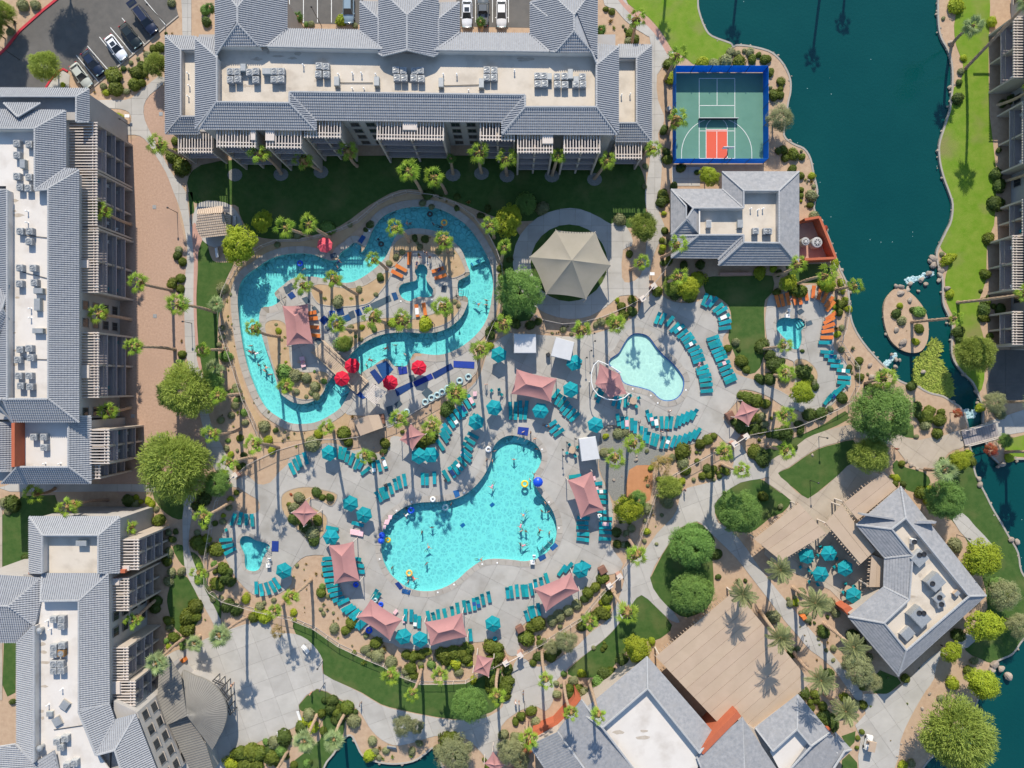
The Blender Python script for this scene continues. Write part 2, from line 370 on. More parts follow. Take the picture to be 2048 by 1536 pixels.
# -- sheets
def sheet(name,px,z,mat,holes=(),skirt=0.0,parent=None,kind='structure'):
 rings=[[W(p[0],p[1])for p in px]]+[[W(p[0],p[1])for p in h]for h in holes]
 flat=[v for r in rings for v in r]
 tris=tessellate_polygon(rings)
 vs=[(v.x,v.y,z)for v in flat];fs=[]
 for a,b,c in tris:
  n=(flat[b]-flat[a]).cross(flat[c]-flat[a])
  if abs(n.z)<1e-9:continue
  fs.append((a,b,c)if n.z>0 else(a,c,b))
 if skirt:
  b0=0
  for r in rings:
   n=len(r);base=len(vs)
   vs+=[(v.x,v.y,z-skirt)for v in r]
   for i in range(n):
    fs.append((b0+i,b0+(i+1)%n,base+(i+1)%n,base+i))
   b0+=n
 me=bpy.data.meshes.new(name);me.from_pydata(vs,[],fs);me.materials.append(mat);me.update()
 o=link(name,me,parent)
 if parent is None and kind:o['kind']=kind
 return o
def slabs(parent,px,z,mat,holes=(),pitch=4.0,ang=0.0,gap=.012,name='slab'):
 """cut an area of paving into slabs, one object each"""
 rings=[[W(p[0],p[1])for p in px]]+[[W(p[0],p[1])for p in h]for h in holes]
 flat=[v for r in rings for v in r]
 bm=bmesh.new();bv=[bm.verts.new((v.x,v.y,z))for v in flat]
 for a,b,c in tessellate_polygon(rings):
  n=(flat[b]-flat[a]).cross(flat[c]-flat[a])
  if abs(n.z)<1e-7:continue
  try:bm.faces.new((bv[a],bv[b],bv[c])if n.z>0 else(bv[a],bv[c],bv[b]))
  except ValueError:pass
 px_,py_=(pitch if isinstance(pitch,tuple)else(pitch,pitch))
 ax=Vector((math.cos(ang),math.sin(ang),0));ay=Vector((-math.sin(ang),math.cos(ang),0))
 for d,p in((ax,px_),(ay,py_)):
  lo=min(v.dot(d)for v in flat);hi=max(v.dot(d)for v in flat)
  for k in range(math.ceil(lo/p),math.floor(hi/p)+1):
   bmesh.ops.bisect_plane(bm,geom=bm.verts[:]+bm.edges[:]+bm.faces[:],plane_co=d*(k*p),plane_no=d,dist=1e-4)
 cells={}
 for f in bm.faces:
  c=f.calc_center_median();cells.setdefault((math.floor(c.dot(ax)/px_),math.floor(c.dot(ay)/py_)),[]).append(f)
 allf=[]
 for key,fl in cells.items():
  try:allf+=bmesh.ops.dissolve_faces(bm,faces=fl)['region']
  except Exception:allf+=fl
 fs=[f for f in bm.faces if f.is_valid and f.calc_area()>.12]
 for f in fs:
  vs=[v.co.copy()for v in f.verts];n=len(vs)
  if len(vs)<3:continue
  pts=[(v.x,v.y)for v in vs]
  s=1 if area2(pts)>0 else-1
  ins=[]
  for i in range(n):
   a,b,c=Vector(pts[i-1]),Vector(pts[i]),Vector(pts[(i+1)%n])
   e1=(b-a);e2=(c-b)
   if e1.length<1e-6 or e2.length<1e-6:ins.append(b);continue
   n1=Vector((-e1.y,e1.x)).normalized()*s;n2=Vector((-e2.y,e2.x)).normalized()*s
   m=n1+n2
   if m.length<.4:m=n1
   else:m=m/max(.5,(1+n1.dot(n2))/1.0)if(1+n1.dot(n2))>.5 else m.normalized()
   ins.append(b+m*gap)
  ring=[Vector((p.x,p.y,z))for p in ins]
  vv=[tuple(p)for p in ring]+[(p.x,p.y,z-.05)for p in ring]
  ff=[]
  for a,b,c in tessellate_polygon([ring]):
   nn=(ring[b]-ring[a]).cross(ring[c]-ring[a])
   if abs(nn.z)<1e-8:continue
   ff.append((a,b,c)if nn.z>0 else(a,c,b))
  ff+=[(i,(i+1)%n,n+(i+1)%n,n+i)for i in range(n)]
  me=bpy.data.meshes.new(name);me.from_pydata(vv,[],ff);me.materials.append(mat);me.update()
  link(name,me,parent)
 bm.free()
 # -- outlines (2048 x 1536 pixels)
LAKE_L=[(1397,-80),(1396,0),(1399,25),(1410,55),(1424,72),(1461,86),(1466,93),(1474,90),(1499,92),(1536,101),(1556,115),(1571,135),(1581,160),(1581,185),(1577,202),(1572,235),(1568,270),(1586,287),(1608,297),(1621,317),(1628,350),(1635,384),(1628,416),(1641,441),(1656,471),(1668,504),(1681,539),(1696,574),(1700,624),(1708,654),(1726,684),(1751,714),(1771,734),(1786,744),(1796,759),(1816,768),(1831,770),(1858,785),(1886,792),(1906,805),(1921,815),(1933,840),(1937,860),(1940,893),(1946,918),(1951,948),(1971,988),(1986,1018),(2001,1043),(2018,1073),(2036,1105),(2043,1143),(2065,1165),(2120,1190),(2120,1240),(2075,1262),(2048,1277),(2026,1307),(2001,1319),(1983,1330),(1976,1345),(1962,1377),(1954,1404),(1930,1450),(1880,1500),(1846,1536),(1820,1600)]
LAKE_R=[(2330,1620),(2330,915),(2048,918),(2011,920),(2004,930),(1994,923),(1978,905),(1972,885),(1966,850),(1966,818),(1958,793),(1946,766),(1926,746),(1908,721),(1903,696),(1905,654),(1896,629),(1886,604),(1885,559),(1876,530),(1873,506),(1881,486),(1893,461),(1902,441),(1905,409),(1898,384),(1888,357),(1880,325),(1878,292),(1886,262),(1896,232),(1901,212),(1905,162),(1903,125),(1896,100),(1883,77),(1877,50),(1876,0),(1880,-80)]
LAKE=smooth(LAKE_L+LAKE_R,3)
ISLE=smooth([(1788,579),(1771,599),(1766,624),(1770,654),(1781,681),(1801,699),(1823,706),(1843,701),(1855,679),(1856,649),(1851,624),(1836,601),(1818,584),(1800,575)],3)
POND=smooth([(640,1600),(647,1536),(667,1507),(687,1477),(702,1470),(712,1485),(725,1510),(750,1522),(787,1527),(825,1522),(850,1507),(865,1495),(872,1510),(882,1527),(890,1600)],3)
RIVER_O=smooth([(512,536),(537,519),(567,509),(597,506),(624,508),(647,516),(664,521),(675,518),(681,505),(697,494),(709,484),(722,492),(722,504),(729,497),(737,479),(747,456),(762,436),(782,424),(812,415),(844,413),(874,416),(902,428),(932,449),(954,476),(969,501),(982,529),(987,564),(984,596),(977,631),(962,659),(937,684),(912,700),(887,709),(862,710),(830,706),(822,716),(814,731),(794,735),(782,726),(774,717),(762,721),(744,734),(724,746),(708,768),(697,790),(682,815),(662,830),(637,843),(612,848),(582,847),(557,835),(534,818),(519,795),(510,775),(497,740),(487,700),(479,650),(475,600),(479,570),(492,550)],3)
RIVER_I=smooth([(524,616),(519,646),(527,679),(537,709),(547,739),(554,764),(559,783),(572,795),(589,805),(609,807),(629,800),(642,788),(650,773),(660,759),(672,744),(687,729),(699,711),(719,691),(749,674),(777,666),(812,664),(844,666),(872,664),(899,654),(922,634),(933,612),(936,599),(930,592),(919,592),(915,580),(917,561),(939,549),(934,531),(927,509),(917,494),(897,476),(874,464),(844,458),(817,459),(794,471),(782,494),(772,514),(754,534),(732,551),(707,564),(687,566),(662,561),(647,558),(629,554),(602,555),(582,559),(567,571),(549,586),(558,598),(562,602),(544,613)],3)
SPA_K=smooth([(834,531),(844,528),(854,534),(856,546),(852,556),(859,569),(867,579),(864,591),(854,596),(839,594),(829,598),(819,603),(804,596),(797,581),(802,569),(817,564),(831,561),(834,554),(829,544)],3)
KIDS=smooth([(1270,666),(1289,668),(1301,676),(1314,694),(1329,711),(1346,726),(1361,744),(1369,761),(1366,783),(1354,798),(1336,803),(1319,799),(1304,785),(1286,778),(1261,772),(1245,765),(1236,746),(1217,729),(1221,716),(1236,706),(1246,689),(1256,674)],3)
BIG=smooth([(1024,870),(1039,873),(1059,880),(1074,890),(1083,905),(1084,918),(1079,933),(1070,948),(1069,965),(1078,983),(1091,1000),(1104,1018),(1111,1035),(1114,1053),(1113,1073),(1106,1093),(1091,1108),(1074,1118),(1049,1123),(1024,1120),(987,1118),(962,1123),(937,1140),(924,1152),(912,1162),(892,1174),(867,1182),(837,1182),(812,1174),(789,1157),(777,1143),(767,1123),(762,1098),(764,1068),(774,1043),(792,1025),(817,1010),(844,1004),(874,1003),(902,999),(927,990),(949,973),(969,948),(982,918),(984,900),(994,883),(1009,873)],3)
SPA_L=smooth([(485,1072),(479,1083),(482,1095),(489,1110),(489,1123),(492,1138),(505,1143),(517,1140),(524,1128),(527,1115),(539,1098),(540,1090),(529,1084),(512,1080),(499,1072)],3)
SPA_H=smooth([(1561,636),(1576,634),(1583,637),(1596,635),(1608,641),(1611,651),(1603,661),(1604,676),(1600,694),(1591,700),(1581,694),(1573,681),(1561,669),(1552,656),(1553,644)],3)
DECK=[(470,962),(495,950),(515,968),(540,965),(557,945),(575,928),(579,916),(602,906),(629,893),(652,886),(674,888),(707,901),(729,897),(752,906),(762,906),(777,897),(781,875),(795,872),(818,880),(845,895),(872,880),(882,850),(902,823),(922,791),(942,773),(960,750),(970,719),(975,706),(987,686),(1010,671),(1024,666),(1074,669),(1099,671),(1149,673),(1199,664),(1236,651),(1274,629),(1282,606),(1299,591),(1310,578),(1324,590),(1345,603),(1372,606),(1398,602),(1405,590),(1424,591),(1446,609),(1459,626),(1461,649),(1454,664),(1446,674),(1446,694),(1454,714),(1466,741),(1481,751),(1506,759),(1540,772),(1580,793),(1592,818),(1570,815),(1540,795),(1508,782),(1478,780),(1476,800),(1449,830),(1449,840),(1469,860),(1484,868),(1459,888),(1444,878),(1429,865),(1411,870),(1394,885),(1346,898),(1314,898),(1286,888),(1269,868),(1239,853),(1216,850),(1204,860),(1199,878),(1199,908),(1196,938),(1209,968),(1224,1008),(1226,1043),(1221,1083),(1224,1095),(1234,1110),(1246,1128),(1236,1145),(1214,1150),(1196,1162),(1179,1177),(1164,1195),(1144,1210),(1094,1235),(1056,1242),(1039,1260),(1036,1282),(1042,1305),(1024,1312),(1014,1307),(1009,1297),(997,1282),(977,1282),(955,1284),(942,1285),(887,1295),(859,1300),(799,1295),(787,1287),(762,1282),(727,1257),(702,1237),(684,1225),(672,1202),(662,1185),(654,1152),(648,1118),(645,1110),(612,1112),(594,1125),(584,1140),(584,1162),(579,1172),(559,1187),(532,1192),(512,1191),(497,1182),(482,1167),(472,1155),(452,1118),(440,1088),(448,1063),(462,1033),(472,1020),(490,1026),(510,1026),(520,1016),(516,1000),(500,990),(478,975)]
DECK_R=[(700,795),(715,772),(735,748),(770,725),(790,738),(815,736),(832,712),(862,716),(900,712),(930,698),(950,712),(955,735),(945,752),(930,770),(900,785),(860,807),(810,838),(792,847),(775,856),(765,834),(735,832),(705,830),(690,825)]
DECK_H=smooth([(1536,598),(1548,589),(1581,581),(1611,571),(1628,570),(1646,579),(1666,591),(1674,609),(1673,644),(1668,679),(1668,696),(1685,714),(1700,741),(1702,768),(1696,777),(1676,797),(1656,815),(1631,820),(1594,822),(1582,795),(1588,775),(1590,745),(1585,722),(1551,713),(1540,709),(1534,680),(1530,640)],3)
sheet('ground',[(-6000,-6000),(8000,-6000),(8000,7500),(-6000,7500)],0,M_ground,holes=[LAKE,POND,RIVER_O,KIDS,BIG,SPA_L,SPA_H])
lake=sheet('lake_water',LAKE,-.35,M_lake,holes=[ISLE])
sheet('pond_water',POND,-.35,M_lake)
tag(sheet('lake_bed_wall',offset(LAKE,1),-.02,M_pebble,holes=[offset(LAKE,-1.5)],skirt=.5),kind='structure')
sheet('lake_island_ground',ISLE,.12,M_ground,skirt=.7)
def band(name,px,w0,w1,z,mat,h=.12,closed=True,parent=None):
 pts=[W(p[0],p[1])for p in px];n=len(pts);mb=MB()
 nr=n if closed else n
 L0=[];L1=[]
 for i in range(n):
  a=pts[i-1]if(closed or i>0)else pts[i];c=pts[(i+1)%n]if(closed or i<n-1)else pts[i]
  e=(c-a);e.z=0
  if e.length<1e-6:e=Vector((1,0,0))
  e.normalize();nn=Vector((e.y,-e.x,0))
  L0.append(pts[i]+nn*w0);L1.append(pts[i]+nn*w1)
 for i in range(n if closed else n-1):
  j=(i+1)%n
  q=[L0[i],L0[j],L1[j],L1[i]]
  vs=[(p.x,p.y,z-h)for p in q]+[(p.x,p.y,z)for p in q]
  mb.add(vs,[(0,1,5,4),(1,2,6,5),(2,3,7,6),(3,0,4,7),(4,5,6,7)])
 o=mb.build(name,mat,parent)
 if parent is None:o['kind']='structure'
 return o
band('lake_kerb',LAKE,-.12,.18,.06,M_coping,.5)
band('pond_kerb',POND,-.12,.18,.06,M_coping,.5)
def pool(name,label,px,depth,mfloor,mwater,coping=.0,parent_holes=(),zc=.10,band_mat=None,npc=1.25,wl=-.10,holes=(),cmat=None):
 c=W(*[sum(p[i]for p in px)/len(px)for i in(0,1)])
 root=empty(name,(c.x,c.y,0),label,'pool')
 sheet('floor',px,-depth,mfloor,holes=holes,parent=root)
 sheet('water',px,wl,mwater,holes=holes,parent=root)
 def wall(pts,nm='wall'):
  vs=[W(*p)for p in pts];n=len(vs);mb=MB()
  mb.add([(v.x,v.y,-depth)for v in vs]+[(v.x,v.y,.02)for v in vs],[(i,(i+1)%n,n+(i+1)%n,n+i)for i in range(n)])
  mb.build(nm,band_mat or mfloor,root)
 wall(px)
 for h in holes:wall(h)
 if coping:
  for pp,sgn in[(px,1)]+[(h,-1)for h in holes]:
   ring_slabs(root,pp,coping,zc,sgn,npc,cmat or M_coping)
 return root
def ring_slabs(root,px,w,z,sgn,npc,mat,name='coping_slab'):
 pts=[W(*p)for p in px];z0_=z
 s=1 if area2(pts)>0 else-1
 n=len(pts);cum=[0]
 for i in range(n):cum.append(cum[-1]+(pts[(i+1)%n]-pts[i]).length)
 tot=cum[-1];k=max(6,round(tot/npc));sub=3
 def at(d):
  d%=tot
  import bisect
  i=min(n-1,bisect.bisect_right(cum,d)-1)
  a,b=pts[i],pts[(i+1)%n];L=max(1e-6,cum[i+1]-cum[i]);return a.lerp(b,(d-cum[i])/L)
 for j in range(k):
  d0=tot*j/k+.02;d1=tot*(j+1)/k-.02;inn=[];out=[]
  for q in range(sub+1):
   d=d0+(d1-d0)*q/sub
   p=at(d);e=(at(d+.25)-at(d-.25));e.normalize()
   nn=Vector((e.y,-e.x,0))*s*sgn
   inn.append(p-nn*.05);out.append(p+nn*w)
  if any((out[q+1]-out[q]).dot(inn[q+1]-inn[q])<0 for q in range(sub)):continue
  m=len(inn)
  z=z0_+(j%5)*.003
  vs=[(p.x,p.y,z)for p in inn]+[(p.x,p.y,z)for p in out]+[(p.x,p.y,z-.16)for p in inn]+[(p.x,p.y,z-.16)for p in out]
  fs=[]
  for q in range(m-1):
   f=(q,q+1,m+q+1,m+q)
   fs+=[f,(2*m+q,2*m+q+1,q+1,q),(m+q,m+q+1,3*m+q+1,3*m+q)]
  me=bpy.data.meshes.new(name);me.from_pydata(vs,[],fs);me.materials.append(mat)
  bm=bmesh.new();bm.from_mesh(me);bmesh.ops.recalc_face_normals(bm,faces=bm.faces[:])
  if bm.faces[0].normal.z<0:bmesh.ops.reverse_faces(bm,faces=bm.faces[:])
  bm.to_mesh(me);bm.free()
  link(name,me,root)
river=pool('lazy_river','winding turquoise lazy river looping around the sandy palm island',RIVER_O,1.05,M_pfloor,M_pwater,1.15,holes=[RIVER_I])
bigp=pool('kidney_pool','large kidney shaped turquoise swimming pool in the middle of the deck',BIG,1.15,M_pfloor,M_pwater,.95)
kidp=pool('shallow_pool','pale shallow wading pool with blue tile edge and two palm shadows',KIDS,.32,M_kfloor,M_kwater,.9,band_mat=M_ptile,wl=-.06)
spal=pool('spa_pool','small turquoise peanut shaped spa at the left end of the deck',SPA_L,.9,M_sfloor,M_swater,.45)
spah=pool('heart_spa','heart shaped turquoise spa ringed by orange loungers beside the lake',SPA_H,.9,M_sfloor,M_swater,.5)
ring_slabs(kidp,offset(KIDS,.0),-.2,-.02,1,1.1,M_ptile,'rim_tile')
def pool_steps(root,pts,n,z0=-.22,dz=.22,mat=M_white,rail=True):
 """pts: the four corners of the flight (outer left, outer right, inner right, inner left)"""
 a,b,c,d=[W(*p)for p in pts]
 for i in range(n):
  u0,u1=i/n,(i+1)/n
  q=[a.lerp(d,u0),b.lerp(c,u0),b.lerp(c,u1),a.lerp(d,u1)]
  MB().prism([(p.x,p.y)for p in q],-1.0,z0-dz*i).build('step',M_sfloor,root)
  nose=[a.lerp(d,u1-.22/n),b.lerp(c,u1-.22/n),b.lerp(c,u1-.02),a.lerp(d,u1-.02)]
  MB().prism([(p.x,p.y)for p in nose],z0-dz*i-.02,z0-dz*i+.012).build('step_nosing',mat,root)
 if rail:
  for u in(.3,.7):
   p,q=a.lerp(b,u),d.lerp(c,u);mb=MB()
   p=p+(p-q).normalized()*.4;q=p.lerp(q,.55)
   mb.tube((p.x,p.y,0),(p.x,p.y,.9),.03);mb.tube((p.x,p.y,.9),(q.x,q.y,.75),.03);mb.tube((q.x,q.y,.75),(q.x,q.y,-.6),.03)
   mb.build('handrail',M_lum,root)
pool_steps(river,T(1,1,[(790,400),(842,432),(800,500),(735,445)]),5,mat=M_ptile)
pool_steps(river,T(1,1,[(200,865),(240,845),(190,780),(145,815)]),4,mat=M_ptile)
pool_steps(river,T(1,1,[(1625,770),(1618,835),(1690,838),(1698,775)]),4)
pool_steps(river,T(1,1,[(1205,1395),(1100,1390),(1075,1340),(1215,1335)]),4)
pool_steps(river,T(1,1,[(1815,520),(1830,550),(1730,590),(1712,565)]),2,rail=False,mat=M_ptile)
pool_steps(river,T(1,2,[(735,20),(760,60),(680,100),(640,40)]),3)
pool_steps(bigp,T(2,2,[(20,412),(150,450),(110,490),(-20,465)]),4)
pool_steps(bigp,T(2,2,[(330,1230),(220,1340),(200,1300),(290,1215)]),3)
pool_steps(bigp,T(1,3,[(1150,70),(1260,110),(1280,50),(1190,10)]),4)
pool_steps(spal,T(1,2,[(110,1290),(105,1330),(65,1325),(70,1275)]),3)
pool_steps(spah,T(3,1,[(265,1015),(300,1060),(250,1090),(225,1040)]),3)
for p in(T(1,2,[(1650,1140),(1888,975)])):
 c=W(*p);MB().box((c.x,c.y,-1.13),(.75,.6,.03),.7).build('drain_cover',M_ptile,bigp)
 # -- island in the river
isl=sheet('river_island_ground',RIVER_I,.03,M_joint,holes=[SPA_K])
KH=offset(SPA_K,2.2)
slabs(isl,offset(RIVER_I,-12.5),.09,M_conc2,holes=[KH],pitch=3.4,ang=R(24),gap=.014)
spak=pool('wading_spa','small three lobed turquoise spa on the river island between orange loungers',SPA_K,.9,M_sfloor,M_swater,.42,zc=.12)
ISL_PL=[T(1,1,[(1090,440),(1150,370),(1250,335),(1400,345),(1520,400),(1610,480),(1660,580),(1675,640),(1630,672),(1560,690),(1520,640),(1490,560),(1410,492),(1290,477),(1200,500),(1145,555),(1090,600),(1062,560),(1070,490)]),T(1,1,[(470,742),(560,738),(700,765),(850,752),(960,690),(1040,640),(1078,655),(1040,740),(960,840),(880,898),(700,918),(560,908),(490,885),(442,800)]),T(1,1,[(690,1095),(800,1045),(950,1015),(1100,1003),(1250,1015),(1340,995),(1450,955),(1535,860),(1610,855),(1645,895),(1620,960),(1545,1040),(1430,1085),(1300,1100),(1100,1095),(960,1125),(840,1190),(780,1240),(715,1290),(690,1250),(650,1180)]),T(1,1,[(80,1045),(130,1022),(200,1028),(248,1075),(268,1230),(292,1400),(400,1440),(490,1430),(560,1440),(590,1480),(560,1536),(545,1590),(500,1640),(400,1662),(300,1640),(235,1590),(190,1530),(160,1450),(120,1330),(92,1180),(72,1090)]),]
for p in ISL_PL:
 o=sheet('planter_bed',smooth(p,3),.15,M_sand,skirt=.12)
 band('planter_kerb',smooth(p,3),-.05,.09,.19,M_coping,.15)
 # -- decks
deck_holes=[offset(BIG,10),offset(KIDS,9.5),offset(SPA_L,4.5)]
DECKS=smooth(DECK,2)
d1=sheet('pool_deck',DECKS,.015,M_joint,holes=[BIG,KIDS,SPA_L])
slabs(d1,DECKS,.075,M_conc2,holes=deck_holes,pitch=3.9,ang=R(-27),gap=.014)
d2=sheet('river_deck',smooth(DECK_R,2),.015,M_joint,holes=[])
slabs(d2,smooth(DECK_R,2),.07,M_conc2,pitch=3.2,ang=R(30),gap=.014)
d3=sheet('spa_deck',DECK_H,.02,M_joint,holes=[SPA_H])
slabs(d3,DECK_H,.08,M_conc2,holes=[offset(SPA_H,5)],pitch=3.6,ang=R(12),gap=.014)
def bed(px,z=.13,mat=M_sand,kerb=True,sm=3):
 q=smooth(px,sm)
 sheet('planter_bed',q,z,mat,skirt=.12)
 if kerb:band('planter_kerb',q,-.05,.08,z+.03,M_coping,.15)
bed([(566,988),(587,977),(617,973),(647,979),(675,989),(664,1012),(645,1003),(624,998),(620,1010),(640,1022),(654,1035),(652,1058),(639,1078),(622,1086),(594,1058),(569,1028),(563,1008)])
bed([(1588,722),(1611,719),(1631,737),(1635,756),(1626,775),(1606,780),(1592,765)])
def lawn(px,mat=M_lawn,z=.03,label='',sm=3):
 o=sheet('lawn_grass',smooth(px,sm)if sm else px,z,mat,kind='stuff')
 return tag(o,label,'lawn')
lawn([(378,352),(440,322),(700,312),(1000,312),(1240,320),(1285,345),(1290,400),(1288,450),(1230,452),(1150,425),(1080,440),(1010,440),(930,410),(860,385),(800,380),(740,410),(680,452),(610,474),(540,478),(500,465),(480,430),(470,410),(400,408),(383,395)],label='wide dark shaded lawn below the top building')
lawn([(398,470),(412,480),(425,520),(450,525),(468,525),(452,560),(443,600),(436,650),(436,700),(440,770),(420,780),(405,740),(395,680),(393,600),(396,540)],label='narrow sunlit lawn strip along the left side of the lazy river')
lawn([(376,384),(385,384),(389,425),(380,430)],label='thin lawn strip beside the left walkway above the small tiled hut',sm=0)
lawn([(1250,-60),(1397,-60),(1396,0),(1399,25),(1410,55),(1424,72),(1461,86),(1459,100),(1440,126),(1410,130),(1386,128),(1369,113),(1346,101),(1329,73),(1309,47),(1286,25),(1256,7)],M_lawnb,label='bright lime lawn at the top beside the lake and above the sports court',sm=2)
lawn([(1917,-60),(1976,-60),(1977,100),(1979,230),(1992,340),(1988,450),(1974,480),(1972,560),(1958,600),(1960,650),(1970,690),(1968,760),(1958,785),(1946,766),(1926,746),(1912,721),(1910,696),(1912,654),(1905,629),(1893,604),(1890,559),(1895,540),(1900,515),(1884,500),(1881,486),(1893,461),(1902,441),(1905,409),(1898,384),(1888,357),(1880,325),(1878,292),(1886,262),(1896,232),(1903,205),(1908,175),(1920,165),(1926,130),(1912,90),(1908,50),(1915,10)],M_lawnb,label='long bright lime lawn between the lake and the right building',sm=2)
lawn([(1944,930),(1951,948),(1971,988),(1986,1018),(2001,1043),(2018,1073),(2036,1105),(2043,1143),(2065,1165),(2090,1200),(2075,1262),(2048,1277),(2026,1307),(2001,1319),(1983,1326),(1962,1318),(1930,1300),(1945,1260),(1975,1215),(1960,1140),(1930,1075),(1895,1030),(1880,1000),(1882,965),(1900,940)],M_lawn,label='green lakeside lawn right of the large courtyard restaurant',sm=2)
lawn([(1556,946),(1578,936),(1606,916),(1636,898),(1671,888),(1706,880),(1712,900),(1708,923),(1676,950),(1640,980),(1616,997),(1590,978),(1570,962)],label='leaf shaped lawn above the beige canopies',sm=2)
lawn([(1519,958),(1536,968),(1560,985),(1583,1000),(1565,1025),(1540,1035),(1510,1060),(1480,1065),(1450,1052),(1434,1035),(1429,1013),(1444,990),(1481,965)],label='small lawn around the round tree left of the canopies',sm=2)
lawn([(1394,1045),(1361,1056),(1344,1080),(1324,1110),(1303,1152),(1298,1162),(1319,1195),(1346,1222),(1375,1235),(1415,1215),(1428,1180),(1425,1120),(1430,1080),(1415,1060)],label='lawn under the two round trees above the big patio roof',sm=2)
lawn([(1281,1187),(1311,1212),(1344,1250),(1330,1270),(1311,1280),(1280,1285),(1239,1315),(1224,1337),(1186,1355),(1144,1352),(1136,1340),(1171,1309),(1199,1287),(1224,1264),(1244,1239),(1264,1209)],label='tapering lawn left of the big beige patio roof',sm=2)
lawn([(587,1242),(632,1262),(679,1294),(732,1320),(769,1334),(802,1354),(842,1369),(932,1366),(965,1352),(1000,1345),(1012,1375),(1000,1412),(960,1432),(907,1438),(844,1428),(797,1418),(762,1408),(724,1385),(687,1368),(648,1348),(646,1320),(632,1297),(612,1278),(592,1268)],label='curved dark lawn below the pool fence at the bottom',sm=2)
lawn([(634,1378),(674,1397),(690,1410),(690,1440),(686,1470),(668,1500),(650,1536),(630,1560),(570,1560),(590,1520),(640,1480),(645,1440),(620,1425),(604,1422),(598,1410)],label='small lawn between the plaza and the pond',sm=2)
lawn([(350,1150),(375,1155),(395,1192),(406,1217),(395,1245),(375,1272),(355,1262),(345,1247),(336,1215),(335,1190)],label='lens shaped lawn beside the lower left building',sm=2)
lawn([(345,1093),(365,1090),(368,1110),(370,1133),(357,1120)],label='tiny lawn sliver left of the narrow footpath',sm=2)
lawn([(381,1103),(400,1115),(410,1143),(415,1167),(440,1202),(442,1238),(428,1215),(400,1160),(388,1130)],label='narrow lawn right of the footpath outside the left fence',sm=2)
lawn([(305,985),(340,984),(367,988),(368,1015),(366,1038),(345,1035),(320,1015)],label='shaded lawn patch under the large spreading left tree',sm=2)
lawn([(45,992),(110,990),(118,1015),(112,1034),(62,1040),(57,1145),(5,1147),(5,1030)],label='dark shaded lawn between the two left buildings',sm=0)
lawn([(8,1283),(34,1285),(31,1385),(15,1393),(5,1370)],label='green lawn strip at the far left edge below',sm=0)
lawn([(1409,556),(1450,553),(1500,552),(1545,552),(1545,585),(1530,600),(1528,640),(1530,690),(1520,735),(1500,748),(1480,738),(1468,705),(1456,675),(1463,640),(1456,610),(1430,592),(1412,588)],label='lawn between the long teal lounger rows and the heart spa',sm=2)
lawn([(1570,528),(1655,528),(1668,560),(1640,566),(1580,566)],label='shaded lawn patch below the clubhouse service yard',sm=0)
lawn([(1520,905),(1545,895),(1586,877),(1620,862),(1650,847),(1690,822),(1694,840),(1650,861),(1611,878),(1586,898),(1540,922)],label='lawn strip between the fence and the walkway left of the big tree',sm=2)
lawn([(1790,853),(1826,850),(1828,876),(1808,874)],label='little lawn corner right of the big round tree',sm=0)
lawn([(1793,920),(1812,935),(1848,945),(1861,965),(1842,982),(1813,980),(1785,940)],label='small lawn above the restaurant roof peak',sm=2)
lawn([(1740,1362),(1760,1340),(1795,1355),(1802,1366),(1775,1388),(1747,1386)],label='small lawn below the restaurant roof corner',sm=0)
lawn([(1683,1472),(1711,1462),(1709,1484),(1696,1498)],label='small lawn triangle by the small pyramid roof',sm=0)
lawn([(1682,1545),(1684,1520),(1698,1507),(1714,1525),(1716,1545)],label='small lawn patch at the bottom below the small pyramid roof',sm=0)
lawn([(2005,880),(2048,870),(2100,870),(2100,912),(2048,914),(2012,912)],M_lawnb,label='lawn corner right of the footbridge',sm=0)
lawn([(975,470),(995,500),(1002,560),(1000,610),(1010,640),(1060,640),(1075,600),(1060,540),(1045,480),(1020,455)],label='lawn under the feathery tree left of the gazebo tent',sm=2)
gz=[(1138+77*math.cos(a*.2618),526+77*math.sin(a*.2618))for a in range(24)]
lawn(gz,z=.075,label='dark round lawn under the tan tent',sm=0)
RF=[(814,386),(787,394),(757,409),(717,444),(687,459),(642,474),(599,483),(557,483),(527,494),(505,508),(475,534),(462,559),(450,584),(441,621),(445,659),(457,696),(470,734),(480,768),(490,800),(510,843),(527,878),(545,885),(600,880),(680,868),(700,840),(690,815),(660,845),(600,866),(540,850),(505,810),(480,740),(462,650),(460,590),(475,552),(520,515),(580,496),(650,500),(690,480),(735,440),(780,408),(845,398),(905,412),(950,445),(985,500),(1002,560),(998,610),(985,650),(960,690),(955,725),(967,705),(987,660),(1004,624),(1010,560),(1004,524),(994,500),(979,470),(947,432),(912,408),(869,393)]
sheet('planting_strip',smooth(RF,2),.045,M_sand)
sheet('gravel_court',smooth([(235,275),(262,280),(290,270),(312,300),(332,345),(350,384),(360,440),(372,500),(368,584),(370,684),(378,735),(392,800),(405,850),(415,900),(400,960),(300,968),(200,968),(200,600),(200,300)],2),.01,M_gravel)
sheet('gravel_bed',smooth([(288,212),(298,192),(330,172),(345,200),(345,270),(360,340),(340,335),(305,272),(290,240)],2),.012,M_gravel)
sheet('pebble_bed',smooth([(1199,872),(1215,852),(1240,856),(1270,872),(1290,892),(1330,900),(1322,915),(1290,935),(1262,945),(1250,975),(1245,1000),(1225,1000),(1210,965),(1198,935)],2),.02,M_pebble)
sheet('sand_mound',smooth([(1258,940),(1290,930),(1305,940),(1300,1000),(1270,1005),(1252,1000)],2),.028,M_mulch)
sheet('red_paving_strip',smooth([(1245,0),(1262,18),(1300,42),(1325,72),(1341,102),(1334,108),(1318,80),(1295,52),(1262,30),(1236,0)],2),.062,M_pinkw)
